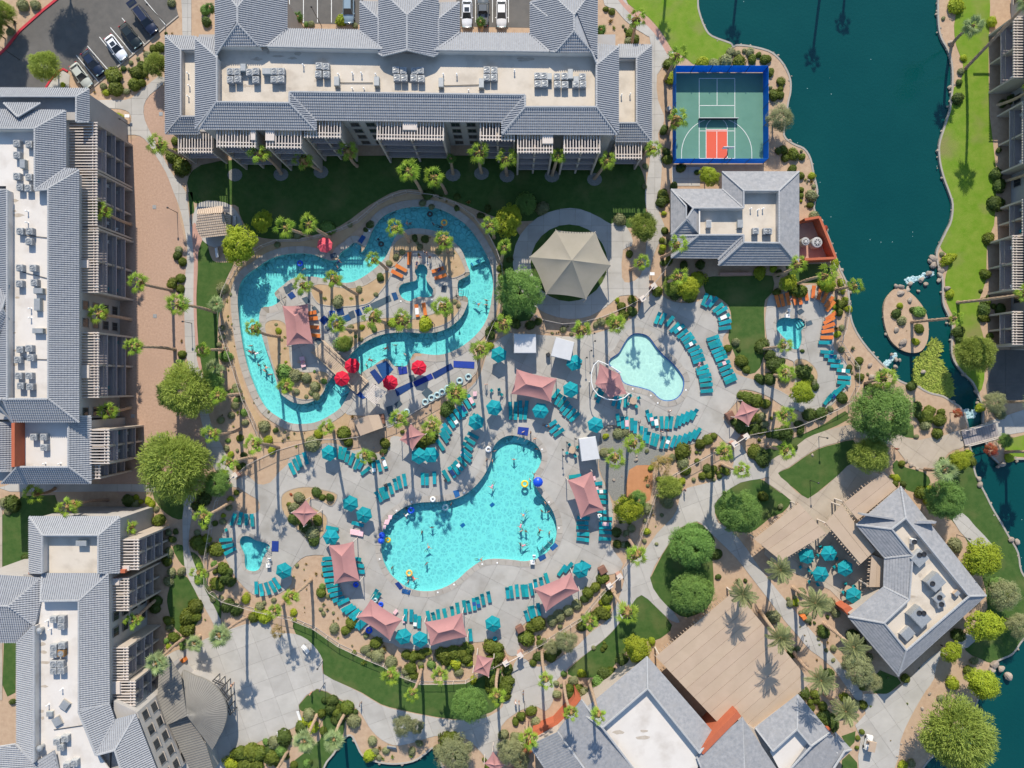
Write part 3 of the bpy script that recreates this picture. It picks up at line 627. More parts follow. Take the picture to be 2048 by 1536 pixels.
sheet('pink_paving_strip',smooth([(388,445),(395,455),(405,480),(397,505),(393,600),(397,690),(404,735),(398,736),(391,690),(387,600),(388,520),(384,470)],2),.062,M_pinkw)
PAVED=[]
def walk(name,px,mat=M_conc,pitch=2.6,ang=0.0,z=.06,sm=2):
 q=smooth(px,sm)if sm else px;PAVED.append(q)
 o=sheet(name,q,z-.055,M_joint)
 o.location.z=random.uniform(0,.004)
 slabs(o,q,z,mat,pitch=pitch,ang=ang,gap=.014)
 return o
walk('walkway',[(192,200),(250,200),(275,187),(318,152),(330,165),(300,190),(288,212),(290,240),(305,272),(320,300),(332,325),(350,355),(372,384),(379,434),(389,470),(396,501),(391,546),(390,596),(392,671),(402,734),(413,800),(423,850),(448,898),(470,955),(480,972),(460,972),(430,940),(415,900),(405,850),(392,800),(377,734),(370,684),(369,584),(372,534),(375,496),(367,446),(357,409),(347,384),(332,345),(312,312),(297,287),(280,272),(258,270),(235,274),(226,258),(255,251),(263,240),(258,225),(240,218),(205,215)],pitch=2.7)
walk('walkway',[(20,968),(200,968),(320,970),(345,985),(367,990),(390,990),(387,1003),(382,1043),(377,1088),(390,1130),(400,1155),(412,1182),(442,1240),(434,1258),(420,1234),(395,1190),(375,1152),(369,1130),(366,1088),(365,1035),(367,1003),(345,990),(310,984),(200,983),(20,983)],pitch=2.4)
walk('plaza',[(335,1310),(370,1298),(412,1277),(475,1253),(500,1246),(537,1241),(545,1262),(570,1266),(592,1268),(615,1279),(635,1300),(646,1322),(646,1347),(690,1370),(724,1387),(762,1410),(797,1420),(844,1430),(907,1440),(962,1437),(987,1427),(1005,1413),(1015,1380),(1024,1340),(1034,1318),(1052,1318),(1064,1330),(1092,1332),(1124,1312),(1154,1292),(1184,1262),(1209,1245),(1224,1225),(1237,1197),(1248,1160),(1243,1140),(1255,1130),(1289,1101),(1314,1066),(1346,1033),(1356,1010),(1361,988),(1374,976),(1406,968),(1439,958),(1459,943),(1467,925),(1466,905),(1480,885),(1499,918),(1530,925),(1540,950),(1519,958),(1481,965),(1444,990),(1429,1013),(1436,1045),(1464,1062),(1494,1098),(1521,1138),(1553,1178),(1588,1220),(1636,1277),(1681,1327),(1725,1385),(1712,1400),(1665,1335),(1620,1300),(1596,1272),(1568,1240),(1530,1190),(1499,1150),(1474,1118),(1436,1080),(1410,1055),(1394,1043),(1361,1055),(1344,1078),(1324,1108),(1300,1155),(1319,1195),(1346,1223),(1360,1245),(1340,1240),(1311,1213),(1283,1190),(1264,1208),(1244,1238),(1224,1263),(1199,1286),(1171,1308),(1139,1333),(1124,1350),(1109,1367),(1106,1402),(1091,1422),(1074,1413),(1049,1417),(1026,1430),(1003,1452),(998,1497),(982,1525),(962,1504),(937,1480),(912,1470),(869,1472),(837,1482),(799,1491),(777,1487),(754,1472),(737,1452),(724,1430),(707,1412),(674,1395),(634,1377),(597,1410),(604,1445),(562,1465),(535,1480),(512,1487),(500,1545),(435,1545),(370,1545),(330,1450),(310,1390)],M_conc,3.3,R(20))
walk('walkway',[(1540,921),(1586,897),(1611,877),(1648,862),(1706,848),(1750,850),(1793,865),(1813,875),(1836,880),(1858,875),(1891,870),(1921,860),(1930,892),(1906,900),(1891,913),(1884,935),(1866,942),(1848,940),(1818,928),(1801,908),(1783,890),(1740,880),(1711,875),(1671,886),(1636,896),(1606,914),(1578,934),(1556,946),(1575,965),(1616,997),(1676,950),(1711,923),(1770,945),(1795,980),(1780,1080),(1750,1190),(1700,1218),(1660,1180),(1575,1140),(1528,1108),(1548,1050),(1583,1002),(1536,967)],M_tanconc,3.0,R(-35),z=.064)
walk('driveway',[(1956,1270),(1935,1295),(1881,1310),(1868,1357),(1851,1382),(1836,1407),(1818,1440),(1801,1480),(1786,1545),(1718,1545),(1721,1477),(1710,1450),(1731,1427),(1723,1392),(1736,1387),(1773,1387),(1811,1365),(1846,1327),(1880,1300),(1911,1284),(1940,1262)],M_conc,3.4,R(35))
walk('walkway',[(1204,-40),(1249,-40),(1252,0),(1264,22),(1286,38),(1309,52),(1326,75),(1339,102),(1334,125),(1314,150),(1316,200),(1328,230),(1326,250),(1316,268),(1321,300),(1324,332),(1320,384),(1316,416),(1324,439),(1330,459),(1319,484),(1306,514),(1298,555),(1300,585),(1283,605),(1272,592),(1240,592),(1215,612),(1180,632),(1138,638),(1090,626),(1050,594),(1030,552),(1026,512),(1040,470),(1075,435),(1120,418),(1160,418),(1200,435),(1222,448),(1240,440),(1262,468),(1264,492),(1246,500),(1244,555),(1258,565),(1280,552),(1290,520),(1292,490),(1298,440),(1292,414),(1290,384),(1299,325),(1301,282),(1303,200),(1301,88),(1294,72),(1274,60),(1249,40),(1229,17),(1209,10)],M_conc,2.7,z=.058)
walk('walkway',[(1905,1040),(1925,1026),(1950,1052),(1985,1090),(1975,1100),(1940,1085)],M_conc,2.6,R(-40))
walk('walkway',[(360,-40),(383,-40),(383,75),(365,75),(364,20)],M_conc,2.4,sm=0)
walk('walkway',[(1925,862),(1990,838),(2060,815),(2120,800),(2120,850),(2060,862),(2000,872),(1935,893)],M_conc,3.0,R(20),z=.05,sm=0)
walk('service_pad',[(1995,700),(2100,700),(2100,800),(1975,800),(1972,770)],M_asph,6,sm=0)
walk('service_pad',[(1344,334),(1400,334),(1400,372),(1344,372)],M_conc,2.5,sm=0)
walk('walkway',[(-20,1010),(5,1010),(5,1400),(-20,1400)],M_tanconc,2.5,sm=0)
sheet('pavement_strip',[(260,1395),(350,1350),(370,1545),(300,1545)],.05,M_tanconc)
sheet('car_park_asphalt',[(125,-60),(335,-60),(357,32),(182,178),(165,176),(140,142),(125,138),(107,155),(90,180),(-60,185),(-60,150),(0,107),(40,65),(80,25),(112,0)],.02,M_asph)
sheet('car_park_asphalt',[(560,-80),(1080,-80),(1080,56),(560,46)],.02,M_asph)
def stripe(name,a,b,w,z,mat,h=.006):
 p,q=W(*a),W(*b);d=(q-p);n=Vector((-d.y,d.x,0)).normalized()*w/2
 pts=[(p+n),(p-n),(q-n),(q+n)]
 o=MB().prism([(v.x,v.y)for v in pts],z-h,z).build(name,mat);o['kind']='structure';return o
for a,b in[((153,111),(198,165)),((175,92),(221,145)),((199,74),(243,129)),((221,55),(266,108)),((244,36),(289,88)),((288,-2),(333,52))]:
 stripe('parking_line',a,b,.11,.03,M_paint)
for x in(579,607,635,663,690,937,951,985,1017):
 stripe('parking_line',(x,-40),(x,45),.11,.03,M_paint)
kerb_pts=[(-40,140),(-10,117),(12,97),(40,62),(85,22),(115,-2),(135,-30)]
band('red_kerb',kerb_pts,-.2,.2,.15,M_redp,.15,closed=False)
band('red_kerb',[(92,176),(100,163),(107,154),(118,143),(127,138),(136,143)],-.15,.15,.15,M_redp,.15,closed=False)
band('concrete_kerb',[(357,32),(332,53),(290,90),(182,178)],-.1,.1,.13,M_coping,.13,closed=False)
sheet('concrete_corner',[(92,178),(108,157),(125,141),(140,150),(138,178)],.05,M_conc)
sheet('court_surface',[(1346,146),(1526,146),(1526,326),(1346,326)],.03,M_court)
sheet('court_key',T(2,0,[(1552,1036),(1722,1036),(1722,1273),(1552,1273)]),.036,M_courtr)
def cl(a,b):stripe('court_line',t(2,0,*a),t(2,0,*b),.09,.046,M_paint)
for a,b in[((1497,628),(1782,628)),((1497,628),(1497,1268)),((1782,628),(1782,1268)),((1640,628),(1640,845)),((1497,845),(1782,845)),((1497,1048),(1782,1048)),((1638,1048),(1638,1268)),((1495,1268),(1785,1268)),((1552,1036),(1552,1270)),((1722,1036),(1722,1270)),((1552,1036),(1722,1036))]:cl(a,b)
def arc_line(cx,cy,rx,ry,a0,a1,n=30):
 pts=[t(2,0,cx+rx*math.cos(R(a0+(a1-a0)*i/n)),cy+ry*math.sin(R(a0+(a1-a0)*i/n)))for i in range(n+1)]
 band('court_line',pts,-.045,.045,.052,M_paint,.006,closed=False)
arc_line(1637,1225,281,281,-180,0)
cl((1356,1225),(1356,1270));cl((1918,1225),(1918,1270))
arc_line(1637,1036,86,92,-180,0)
for i,(x,y)in enumerate([(562,349),(642,344),(1014,352),(1189,359),(963,347),(906,350),(1104,352),(470,350)]):
 sheet('gravel_ring',[(x+15*math.cos(a*.5236),y+13*math.sin(a*.5236))for a in range(12)],.05,M_pebble)
 # -- roofs
CAPS={}
def roof_face(parent,pts,style='barrel',mat=None,name='roof_slope',pu=.33,pv=.40,h=.13,step=.07,caps=True,skip_caps=()):
 """one slope of tiles; pts = [(px, py, z)...], first edge is the eave. Ribs and courses are modelled."""
 P=[W(*p)for p in pts];n=len(P)
 c=sum(P,Vector())/n;nr=Vector()
 for i in range(n):nr+=(P[i]-c).cross(P[(i+1)%n]-c)
 nr.normalize()
 if nr.z<0:nr=-nr
 e=P[1]-P[0];e-=nr*e.dot(nr);e.normalize()
 v=nr.cross(e);v.normalize()
 if v.z<0:v=-v
 u=v.cross(nr);O=P[0]
 Q=[((p-O).dot(u),(p-O).dot(v))for p in P]
 if area2(Q)<0:Q=Q[::-1]
 v0=min(q[1]for q in Q);v1=max(q[1]for q in Q)
 if style=='barrel':prof=[(0,0),(.12,h),(.52,h),(.66,0)]
 elif style=='seam':prof=[(0,0),(.04,h),(.12,h),(.16,0)]
 else:prof=[(0,0),(.5,0)]
 def urange(a,b):
  us=[]
  for i in range(n):
   (x1,y1),(x2,y2)=Q[i],Q[(i+1)%n]
   for x,y in((x1,y1),):
    if a-.01<=y<=b+.01:us.append(x)
   for yy in(a,b):
    if(y1-yy)*(y2-yy)<0:us.append(x1+(x2-x1)*(yy-y1)/(y2-y1))
  return(min(us),max(us))if us else None
 mb=MB();k0=math.floor(v0/pv);k1=math.ceil(v1/pv)
 if style=='seam':pv_=(v1-v0)+.2;k0,k1=0,1;pv=pv_;off=v0-.1
 else:off=0
 for j in range(k0,k1):
  a,b=off+j*pv,off+(j+1)*pv
  r=urange(max(a,v0),min(b,v1))
  if style=='seam':r=(min(q[0]for q in Q),max(q[0]for q in Q))
  if not r:continue
  i0=math.floor(r[0]/pu);i1=math.ceil(r[1]/pu)
  us=[]
  for i in range(i0,i1+1):
   for f,hh in prof:us.append(((i+f)*pu,hh))
  sh=(j%3)*.004
  bot=[O+u*x+v*a+nr*(hh+step)for x,hh in us]
  top=[O+u*x+v*b+nr*(hh+sh)for x,hh in us]
  low=[O+u*x+v*a+nr*(hh)for x,hh in us]
  m=len(us)
  fs=[(i,i+1,m+i+1,m+i)for i in range(m-1)]
  fs+=[(2*m+i,2*m+i+1,i+1,i)for i in range(m-1)]if style!='seam' else[]
  mb.add(bot+top+low,fs)
 me=mb.mesh(name,mat or M_tile)
 bm=bmesh.new();bm.from_mesh(me)
 for i in range(n):
  (x1,y1),(x2,y2)=Q[i],Q[(i+1)%n]
  d=u*(x2-x1)+v*(y2-y1)
  if d.length<1e-5:continue
  no=d.cross(nr);no.normalize()
  bmesh.ops.bisect_plane(bm,geom=bm.verts[:]+bm.edges[:]+bm.faces[:],plane_co=O+u*x1+v*y1,plane_no=no,clear_outer=True,dist=1e-4)
 base=[O+u*x+v*y-nr*.06 for x,y in Q]
 bv=[bm.verts.new(p)for p in base]
 try:bm.faces.new(bv[::-1])
 except ValueError:pass
 tv=[bm.verts.new(O+u*x+v*y+nr*.0)for x,y in Q]
 for i in range(n):
  try:bm.faces.new((bv[i],bv[(i+1)%n],tv[(i+1)%n],tv[i]))
  except ValueError:pass
 bm.to_mesh(me);bm.free()
 o=link(name,me,parent)
 if caps:
  for i in range(1,n):
   a,b=P[i],P[(i+1)%n]
   key=tuple(sorted([(round(a.x,0),round(a.y,0),round(a.z,0)),(round(b.x,0),round(b.y,0),round(b.z,0))]))
   if key in CAPS or(b-a).length<.5:continue
   CAPS[key]=1
   m2=MB();q=(b-a);L=q.length;q.normalize()
   sd_=q.cross(Vector((0,0,1)));
   if sd_.length<.05:continue
   sd_.normalize();w=.17;k=max(2,int(L/.4));vs=[];fs=[]
   up=Vector((0,0,1))
   for s in range(k+1):
    for dz in((.0,.03)if 0<s<k else((.0,)if s==k else(.03,))):
     p=a.lerp(b,s/k)+up*(dz+.06)
     vs+=[p-sd_*w-up*.05,p-sd_*w*.6+up*.10,p+sd_*w*.6+up*.10,p+sd_*w-up*.05]
   r_=len(vs)//4
   for s in range(r_-1):
    for z in range(3):fs.append((s*4+z,s*4+z+1,s*4+5+z,s*4+4+z))
   m2.add(vs,fs);m2.build('ridge_cap',M_cap,o)
 return o
def flat_roof(parent,pts,z,mat=None,name='flat_roof'):
 P=[W(p[0],p[1],z)for p in pts]
 return MB().prism([(p.x,p.y)for p in P],z-.2,z).build(name,mat or M_flat,parent)
def parapet(parent,a,b,zt,zb,mat=None,th=.22,name='parapet'):
 """low wall whose top edge runs between pixel a and pixel b at height zt"""
 p,q=W(a[0],a[1],zt),W(b[0],b[1],zt);d=(q-p);n=Vector((-d.y,d.x,0)).normalized()*th/2
 pts=[p+n,p-n,q-n,q+n]
 return MB().prism([(v.x,v.y)for v in pts],zb,zt).build(name,mat or M_flatw,parent)
def body(parent,wpts,z0,z1,mat=None,name='wall'):
 return MB().prism([(p[0],p[1])for p in wpts],z0,z1).build(name,mat or M_stuccod,parent)
def wrect(x0,y0,x1,y1,z,inset=0.0):
 a,b=W(x0,y0,z),W(x1,y1,z)
 return[(a.x+inset,a.y-inset),(b.x-inset,a.y-inset),(b.x-inset,b.y+inset),(a.x+inset,b.y+inset)]
def window(parent,c,u,w,h,out,nm='window'):
 """c centre on the wall, u along it, out outward normal"""
 u=Vector(u).normalized();out=Vector(out).normalized();up=Vector((0,0,1))
 def slab(du,dz,th,off,mat,name,par):
  p=c+out*off;vs=[]
  for s in(-1,1):
   for a,b in((-1,-1),(1,-1),(1,1),(-1,1)):vs.append(p+u*a*du/2+up*b*dz/2+out*s*th/2)
  m=MB();m.add(vs,[(3,2,1,0),(4,5,6,7),(0,1,5,4),(1,2,6,5),(2,3,7,6),(3,0,4,7)])
  return m.build(name,mat,par)
 f=slab(w+.16,h+.16,.10,.03,M_frame,nm,parent)
 slab(w/2-.03,h,.04,.075,M_glassd,'pane',f).location+=u*(w/4)
 slab(w/2-.03,h,.04,.075,M_glassd,'pane',f).location-=u*(w/4)
 s=slab(w+.3,.08,.22,.08,M_stucco,'sill',f);s.location+=Vector((0,0,-h/2-.1))
def bay(parent,a,b,depth,ztop,floors=4,slat_side=None,box=None,mid=True,slats=True,pz=None,furniture=0,rail=True):
 """stack of balconies. a, b: pixels of the outer pergola corners at ztop (seen along the facade); depth: metres back to the wall.
    The outward side is on the left of a->b."""
 A,B=W(a[0],a[1],ztop),W(b[0],b[1],ztop);A.z=B.z=0
 u=(B-A);L=u.length;u.normalize();out=Vector((-u.y,u.x,0));up=Vector((0,0,1))
 def bx(s0,s1,d0,d1,z0,z1,mat,name,par=None):
  p=[A+u*s0-out*d0,A+u*s1-out*d0,A+u*s1-out*d1,A+u*s0-out*d1]
  return MB().prism([(q.x,q.y)for q in p],z0,z1).build(name,mat,par or parent)
 fh=ztop/floors
 piers=[0.0,L-.3]+([L/2-.15]if mid else[])
 for i,s in enumerate(piers):
  bx(s,s+.3,0 if i<2 else .25,depth,0,ztop-(.25 if i<2 else .3),M_stucco,'pier_wall')
 for k in range(1,floors):
  z=k*fh
  fl=bx(.3,L-.3,.05,depth,z-.18,z,M_balc,'balcony_floor')
  if rail:
   bx(.3,L-.3,.06,.12,z+.95,z+1.02,M_frame,'railing',fl)
   m=MB();nb=int((L-.6)/.28)
   for q in range(nb):
    p=A+u*(.42+q*.28)-out*.09
    m.box((p.x,p.y,z+.5),(.03,.03,.95))
   m.build('baluster_row',M_frame,fl)['kind']='stuff'
  for q in range(2 if mid else 1):
   w=(L-.6)/(2 if mid else 1)
   g=bx(.3+q*w+.5,.3+(q+1)*w-.5,depth-.05,depth-.01,z-fh+.1,z-.5,M_glassd,'glass_door')
  bx(.3,L-.3,depth-.28,depth-.22,z-.5,z-.18,M_stucco,'lintel')
  if furniture and k<floors:
   for q in range(2):
    p=A+u*(1.2+q*(L-2.6)+random.uniform(-.3,.3))-out*(depth*.45)
    m=MB();m.box((p.x,p.y,z+.42),(.5,.5,.06));m.box((p.x-.2,p.y,z+.7),(.06,.5,.55))
    for sx in(-.2,.2):
     for sy in(-.2,.2):m.box((p.x+sx,p.y+sy,z+.2),(.04,.04,.42))
    m.build('balcony_chair',random.choice([M_white,M_teald,M_tealu]),fl)
 pg=bx(0,L,0,.16,ztop-.25,ztop,M_slat,'pergola_beam')
 bx(.0,L,.55,.67,ztop-.252,ztop-.002,M_slat,'pergola_beam',None)
 if slats:
  m=MB();m.box((0,0,0),(.13,depth+.3,.14));sm=m.mesh('slat',M_slat)
  nsl=int(L/.42);rz=math.atan2(u.y,u.x)
  for q in range(nsl):
   p=A+u*(.12+(L-.24)*q/max(1,nsl-1))-out*(depth/2-.1)
   o=bpy.data.objects.new('slat',sm);C.objects.link(o);o.parent=pg
   o.matrix_parent_inverse=Matrix.Translation(-parent_base(pg));o.location=(p.x,p.y,ztop+.07);o.rotation_euler.z=rz
 if box:
  s0,s1=box
  bx(s0*L,s1*L,depth-1.7,depth-.1,ztop-.3,ztop+.35,M_slat,'chimney_box')
  # -- top building
zf,zr,ze=12.75,14.0,12.6
c=W(814,180);TB=empty('apartment_building',(c.x,c.y,0),'long apartment block with grey tiled mansard and white flat roof at the top','building')
def RF_(P,pts,**k):return roof_face(P,pts,**k)
E,Rr=ze,zr
for pts in[[(391,257,E),(391,77,E),(434,115,Rr),(434,203,Rr)],[(391,75,E),(433,75,E),(434,115,Rr)],[(398,259,E),(632,261,E),(579,206,Rr),(433,204,Rr)],[(634,261,E),(633,242,E),(579,185,Rr),(579,206,Rr)],[(634,241,E),(1004,245,E),(1050,190,Rr),(579,184,Rr)],[(1003,246,E),(1003,268,E),(1050,215,Rr),(1050,191,Rr)],[(1005,269,E),(1234,270,E),(1193,214,Rr),(1051,214,Rr)],[(1237,93,E),(1237,269,E),(1193,213,Rr),(1193,130,Rr)],[(1195,88,E),(1236,93,E),(1194,129,Rr)],[(574,58,E),(720,60,E),(765,98,Rr),(535,93,Rr)],[(920,66,E),(1060,67,E),(1098,103,Rr),(869,100,Rr)]]:
 RF_(TB,pts)
Z1,Z2=12.7,15.4
zc_=lambda f:Z1+(Z2-Z1)*f
for pts in[[(720,62,Z1),(720,3,Z1),(757,37,zc_(.39)),(757,97,zc_(.39))],[(757,107,zc_(.39)),(757,-14,zc_(.39)),(768,-14,zc_(.5)),(814,30,Z2),(814,100,Z2),(765,112,zc_(.48))],[(720,3,Z1),(757,4,Z1),(757,37,zc_(.39))],[(919,4,Z1),(919,65,Z1),(877,97,zc_(.40)),(877,38,zc_(.40))],[(877,-14,zc_(.40)),(877,107,zc_(.40)),(868,113,zc_(.48)),(814,100,Z2),(814,30,Z2),(863,-14,zc_(.5))],[(877,6,Z1),(919,5,Z1),(877,38,zc_(.4))],[(768,-13,zc_(.5)),(865,-13,zc_(.5)),(814,30,Z2)],[(431,112,13.9),(431,-16,13.9),(452,-16,14.6),(475,15,15.4),(475,47,15.4),(444,92,14.3)],[(575,-16,Z1),(575,58,Z1),(535,92,13.8),(517,92,14.2),(475,47,15.4),(475,15,15.4),(500,-16,14.7)],[(453,-15,14.6),(499,-15,14.6),(475,15,15.4)],[(444,93,14.2),(516,93,14.2),(475,47,15.4)],[(1060,5,Z1),(1060,68,Z1),(1098,103,zc_(.43)),(1111,104,zc_(.58)),(1148,62,Z2),(1148,30,Z2),(1106,-10,zc_(.52))],[(1195,-16,13.9),(1195,131,13.9),(1184,104,14.2),(1148,62,Z2),(1148,30,Z2),(1182,-16,14.4)],[(1106,-13,zc_(.52)),(1186,-13,zc_(.52)),(1148,30,Z2)],[(1060,6,Z1),(1095,6,Z1),(1095,33,zc_(.40))],[(1111,105,14.2),(1184,105,14.2),(1148,62,Z2)]]:
 RF_(TB,pts)
zfw,zrw,zew=6.9,7.9,6.7
for pts in[[(331,268,zew),(331,72,zew),(362,100,zrw),(362,231,zrw)],[(332,71,zew),(391,73,zew),(391,99,zrw),(363,99,zrw)],[(334,269,zew),(400,269,zew),(391,233,zrw),(362,233,zrw)],[(1303,91,zew),(1303,283,zew),(1273,245,zrw),(1273,117,zrw)],[(1237,89,zew),(1303,90,zew),(1273,115,zrw),(1237,115,zrw)],[(1231,284,zew),(1302,284,zew),(1274,246,zrw),(1237,246,zrw)]]:
 RF_(TB,pts)
flat_roof(TB,[(434,92),(1193,92),(1193,215),(434,215)],zf)
flat_roof(TB,[(360,96),(395,96),(395,236),(360,236)],zfw)
flat_roof(TB,[(1234,112),(1276,112),(1276,250),(1234,250)],zfw)
for a,b in[((535,94),(765,99)),((869,101),(1100,104)),((434,116),(434,203)),((1193,131),(1193,213)),((434,92),(520,93)),((1100,105),(1193,105))]:
 parapet(TB,a,b,zr-.1,zf-.1)
for a,b in[((363,100),(391,100)),((363,100),(363,231)),((1237,117),(1273,117)),((1273,117),(1273,245))]:
 parapet(TB,a,b,zrw-.1,zfw-.1)
def twall(x0,y0,x1,y1,z,inset=.45,mat=None):body(TB,wrect(x0,y0,x1,y1,z,inset),0,z-.15,mat or M_stuccod)
twall(391,62,1237,241,ze)
twall(398,200,632,262,ze-.02);twall(1005,200,1234,269,ze-.04)
twall(331,74,420,268,zew);twall(1210,92,1303,283,zew)
twall(431,-16,575,100,12.38,.5,M_stucco);twall(720,-16,919,100,12.36,.5,M_stucco);twall(1060,-16,1195,100,12.34,.5,M_stucco)
zp=12.1
for a,b,d,bxx,md in[((425,304),(356,304),2.9,None,False),((512,293),(433,292),2.6,(.0,.12),True),((603,295),(532,294),2.6,(.75,1.0),False),((682,274),(608,273),2.7,None,True),((888,279),(753,277),3.0,(.4,.61),True),((1030,280),(959,279),3.0,None,True),((1106,304),(1034,304),2.9,(.0,.3),True),((1201,304),(1127,304),2.9,None,True),((1284,316),(1230,316),2.8,None,False)]:
 low=a[0]<430 or a[0]>1260
 bay(TB,a,b,d,6.3 if low else zp,2 if low else 4,box=bxx,mid=md,furniture=1)
def wall_windows(parent,x0,x1,y,z,n,out,fl=4,zt=10.9,axis='x',w=1.3,inset=.45):
 for k in range(fl):
  zz=(k+.5)*zt/fl+.25
  for i in range(n):
   f=(i+.5)/n
   if axis=='x':
    a,b=W(x0,y,z),W(x1,y,z);c=a.lerp(b,f);c.y+=inset*(1 if out[1]<0 else-1);c.z=zz;window(parent,c,(1,0,0),w,1.4,out)
   else:
    a,b=W(y,x0,z),W(y,x1,z);c=a.lerp(b,f);c.x+=inset*(-1 if out[0]>0 else 1);c.z=zz;window(parent,c,(0,1,0),w,1.4,out)
wall_windows(TB,686,750,241,ze,2,(0,-1,0));wall_windows(TB,892,956,241,ze,2,(0,-1,0))
# -- left building
c=W(110,560);LB=empty('apartment_building',(c.x,c.y,0),'tall left apartment block with rows of cream pergola balconies facing the pools','building')
for pts in[[(-40,176,11.6),(179,178,11.6),(153,193,12.6),(-40,193,12.6)],[(179,178,11.6),(179,244,11.6),(153,244,12.6),(153,193,12.6)],[(8,206,12.9),(82,206,12.9),(36,234,13.9)],[(-40,219,12.6),(132,221,12.6),(70,257,14),(-40,257,14)],[(133,221,12.6),(133,336,12.6),(70,380,14),(70,258,14)],[(159,340,12.6),(159,845,12.6),(97,797,14),(97,377,14)],[(133,337,12.6),(157,338,12.6),(96,379,14),(70,381,14)],[(26,844,12.6),(159,844,12.6),(96,798,14),(6,798,14)],[(26,846,12),(-14,812,12),(4,798,14),(-14,798,14)],[(-24,380,12.2),(-24,800,12.2),(15,800,14),(15,380,14)],[(-30,590,13.6),(19,570,13.6),(5,617,14.2),(-30,640,14.6)],[(19,640,13.6),(-30,700,13.6),(-30,660,14.6),(5,618,14.4)],[(183,833,10.4),(183,967,10.4),(137,933,12.0),(137,833,12.0)],[(3,967,10.4),(183,967,10.4),(137,934,12.0),(34,934,12.0)],[(25,846,10.8),(25,942,10.8),(-30,942,12.4),(-30,846,12.4)]]:
 roof_face(LB,pts)
flat_roof(LB,[(-20,250),(70,250),(70,372),(97,372),(97,800),(12,800),(12,372),(-20,372)],12.75,M_flatw)
flat_roof(LB,[(40,844),(140,844),(140,938),(40,938)],10.9,M_flatw)
parapet(LB,(70,258),(70,378),13.9,12.2);parapet(LB,(97,380),(97,797),13.9,12.2);parapet(LB,(-20,258),(70,258),13.9,12.2);parapet(LB,(15,381),(15,798),13.9,12.2)
parapet(LB,(26,846),(26,934),13.2,10.5,M_redw,.5);parapet(LB,(137,850),(137,933),11.9,10.8)
body(LB,wrect(-60,180,179,244,11.6,.4),0,11.4);body(LB,wrect(-60,221,133,342,12,.4),0,11.82)
body(LB,wrect(-60,340,159,845,12,.45),0,11.84);body(LB,wrect(-60,836,183,967,10.4,.4),0,10.25)
MB().prism([(p[0],p[1])for p in wrect(10,193,150,225,10.0)],9.9,11.2).build('roof_terrace',M_stucco,LB)
zl=10.6
for a,b,d,bxx in[((193,244),(193,340),4.6,None),((193,342),(193,452),2.6,None),((195,455),(195,586),2.9,(.5,.62)),((196,664),(196,796),2.9,(.5,.7)),((217,858),(217,928),2.8,None)]:
 bay(LB,a,b,d,zl,4,box=bxx,furniture=1)
bay(LB,(199,929),(199,958),1.6,zl-1.0,4,mid=False)
wall_windows(LB,590,660,159,12,2,(1,0,0),axis='y');wall_windows(LB,800,850,159,12,1,(1,0,0),axis='y')
# -- lower left building
c=W(150,1290);DB=empty('apartment_building',(c.x,c.y,0),'lower left apartment block with tiled slopes and a bent lower wing','building')
zs=12.2
for pts in[[(59,1033,11.2),(240,1033,11.2),(197,1070,13.0),(85,1070,13.0)],[(59,1146,11.2),(59,1033,11.2),(85,1071,13.0),(85,1146,13.0)],[(240,1034,11.2),(240,1145,11.2),(197,1146,13.0),(197,1071,13.0)],[(85,1146,zs),(218,1146,zs),(158,1201,13.6),(82,1202,13.6)],[(218,1147,zs),(220,1407,zs),(158,1421,13.6),(158,1202,13.6)],[(220,1407,zs),(230,1437,zs),(192,1510,13.6),(157,1422,13.6)],[(272,1427,zs),(231,1438,zs),(193,1510,13.6),(230,1500,13.6)],[(272,1428,zs),(330,1580,zs),(255,1580,13.6),(230,1500,13.6)],[(34,1487,zs),(34,1287,zs),(69,1251,13.6),(69,1524,13.6)],[(-40,1147,zs),(82,1155,zs),(17,1212,13.6),(-40,1212,13.6)],[(83,1156,zs),(84,1203,12.2),(69,1250,13.0),(17,1212,13.6)],[(-40,1285,zs),(36,1285,zs),(69,1251,12.8),(17,1213,13.6),(-40,1213,13.6)],[(-40,1580,zs),(-40,1500,12.6),(32,1488,12.6),(67,1525,13.0),(80,1580,12.4)],[(67,1526,13.0),(108,1500,13.0),(128,1580,12.2),(80,1580,12.2)]]:
 roof_face(DB,pts)
flat_roof(DB,[(83,1068),(199,1068),(199,1150),(83,1150)],11.8,M_flat)
flat_roof(DB,[(66,1198),(160,1198),(160,1420),(200,1512),(262,1600),(110,1600),(66,1530)],12.45,M_flatw)
for a,b in[((80,1203),(157,1203)),((158,1203),(158,1421)),((69,1252),(69,1524)),((157,1422),(192,1510)),((193,1511),(230,1501)),((230,1501),(256,1580))]:parapet(DB,a,b,13.5,12.1)
for a,b in[((86,1072),(196,1072)),((85,1072),(85,1146)),((197,1072),(197,1146))]:parapet(DB,a,b,12.9,11.7)
body(DB,wrect(59,1033,240,1147,11.2,.4),0,11.0);body(DB,wrect(34,1146,218,1580,zs,.4),0,11.4)
body(DB,wrect(-60,1150,60,1285,zs,.4),0,11.38)
P=[W(*p)for p in[(220,1407,zs),(268,1430,zs),(325,1580,zs),(215,1580,zs)]]
body(DB,[(p.x,p.y)for p in P],0,11.3)
parapet(DB,(57,1146),(84,1146),11.4,9,M_redw,.5);parapet(DB,(218,1143),(250,1143),11.3,9,M_redw,.5)
zq=10.4
for a,b,d,bxx in[((276,1078),(276,1140),2.9,(.85,1.0)),((256,1156),(256,1222),2.9,(0,.2)),((255,1294),(255,1360),2.8,None),((269,1362),(269,1423),3.8,(0,.4))]:
 bay(DB,a,b,d,zq,4,box=bxx,furniture=1)
wall_windows(DB,1226,1290,220,zs,2,(1,0,0),axis='y')
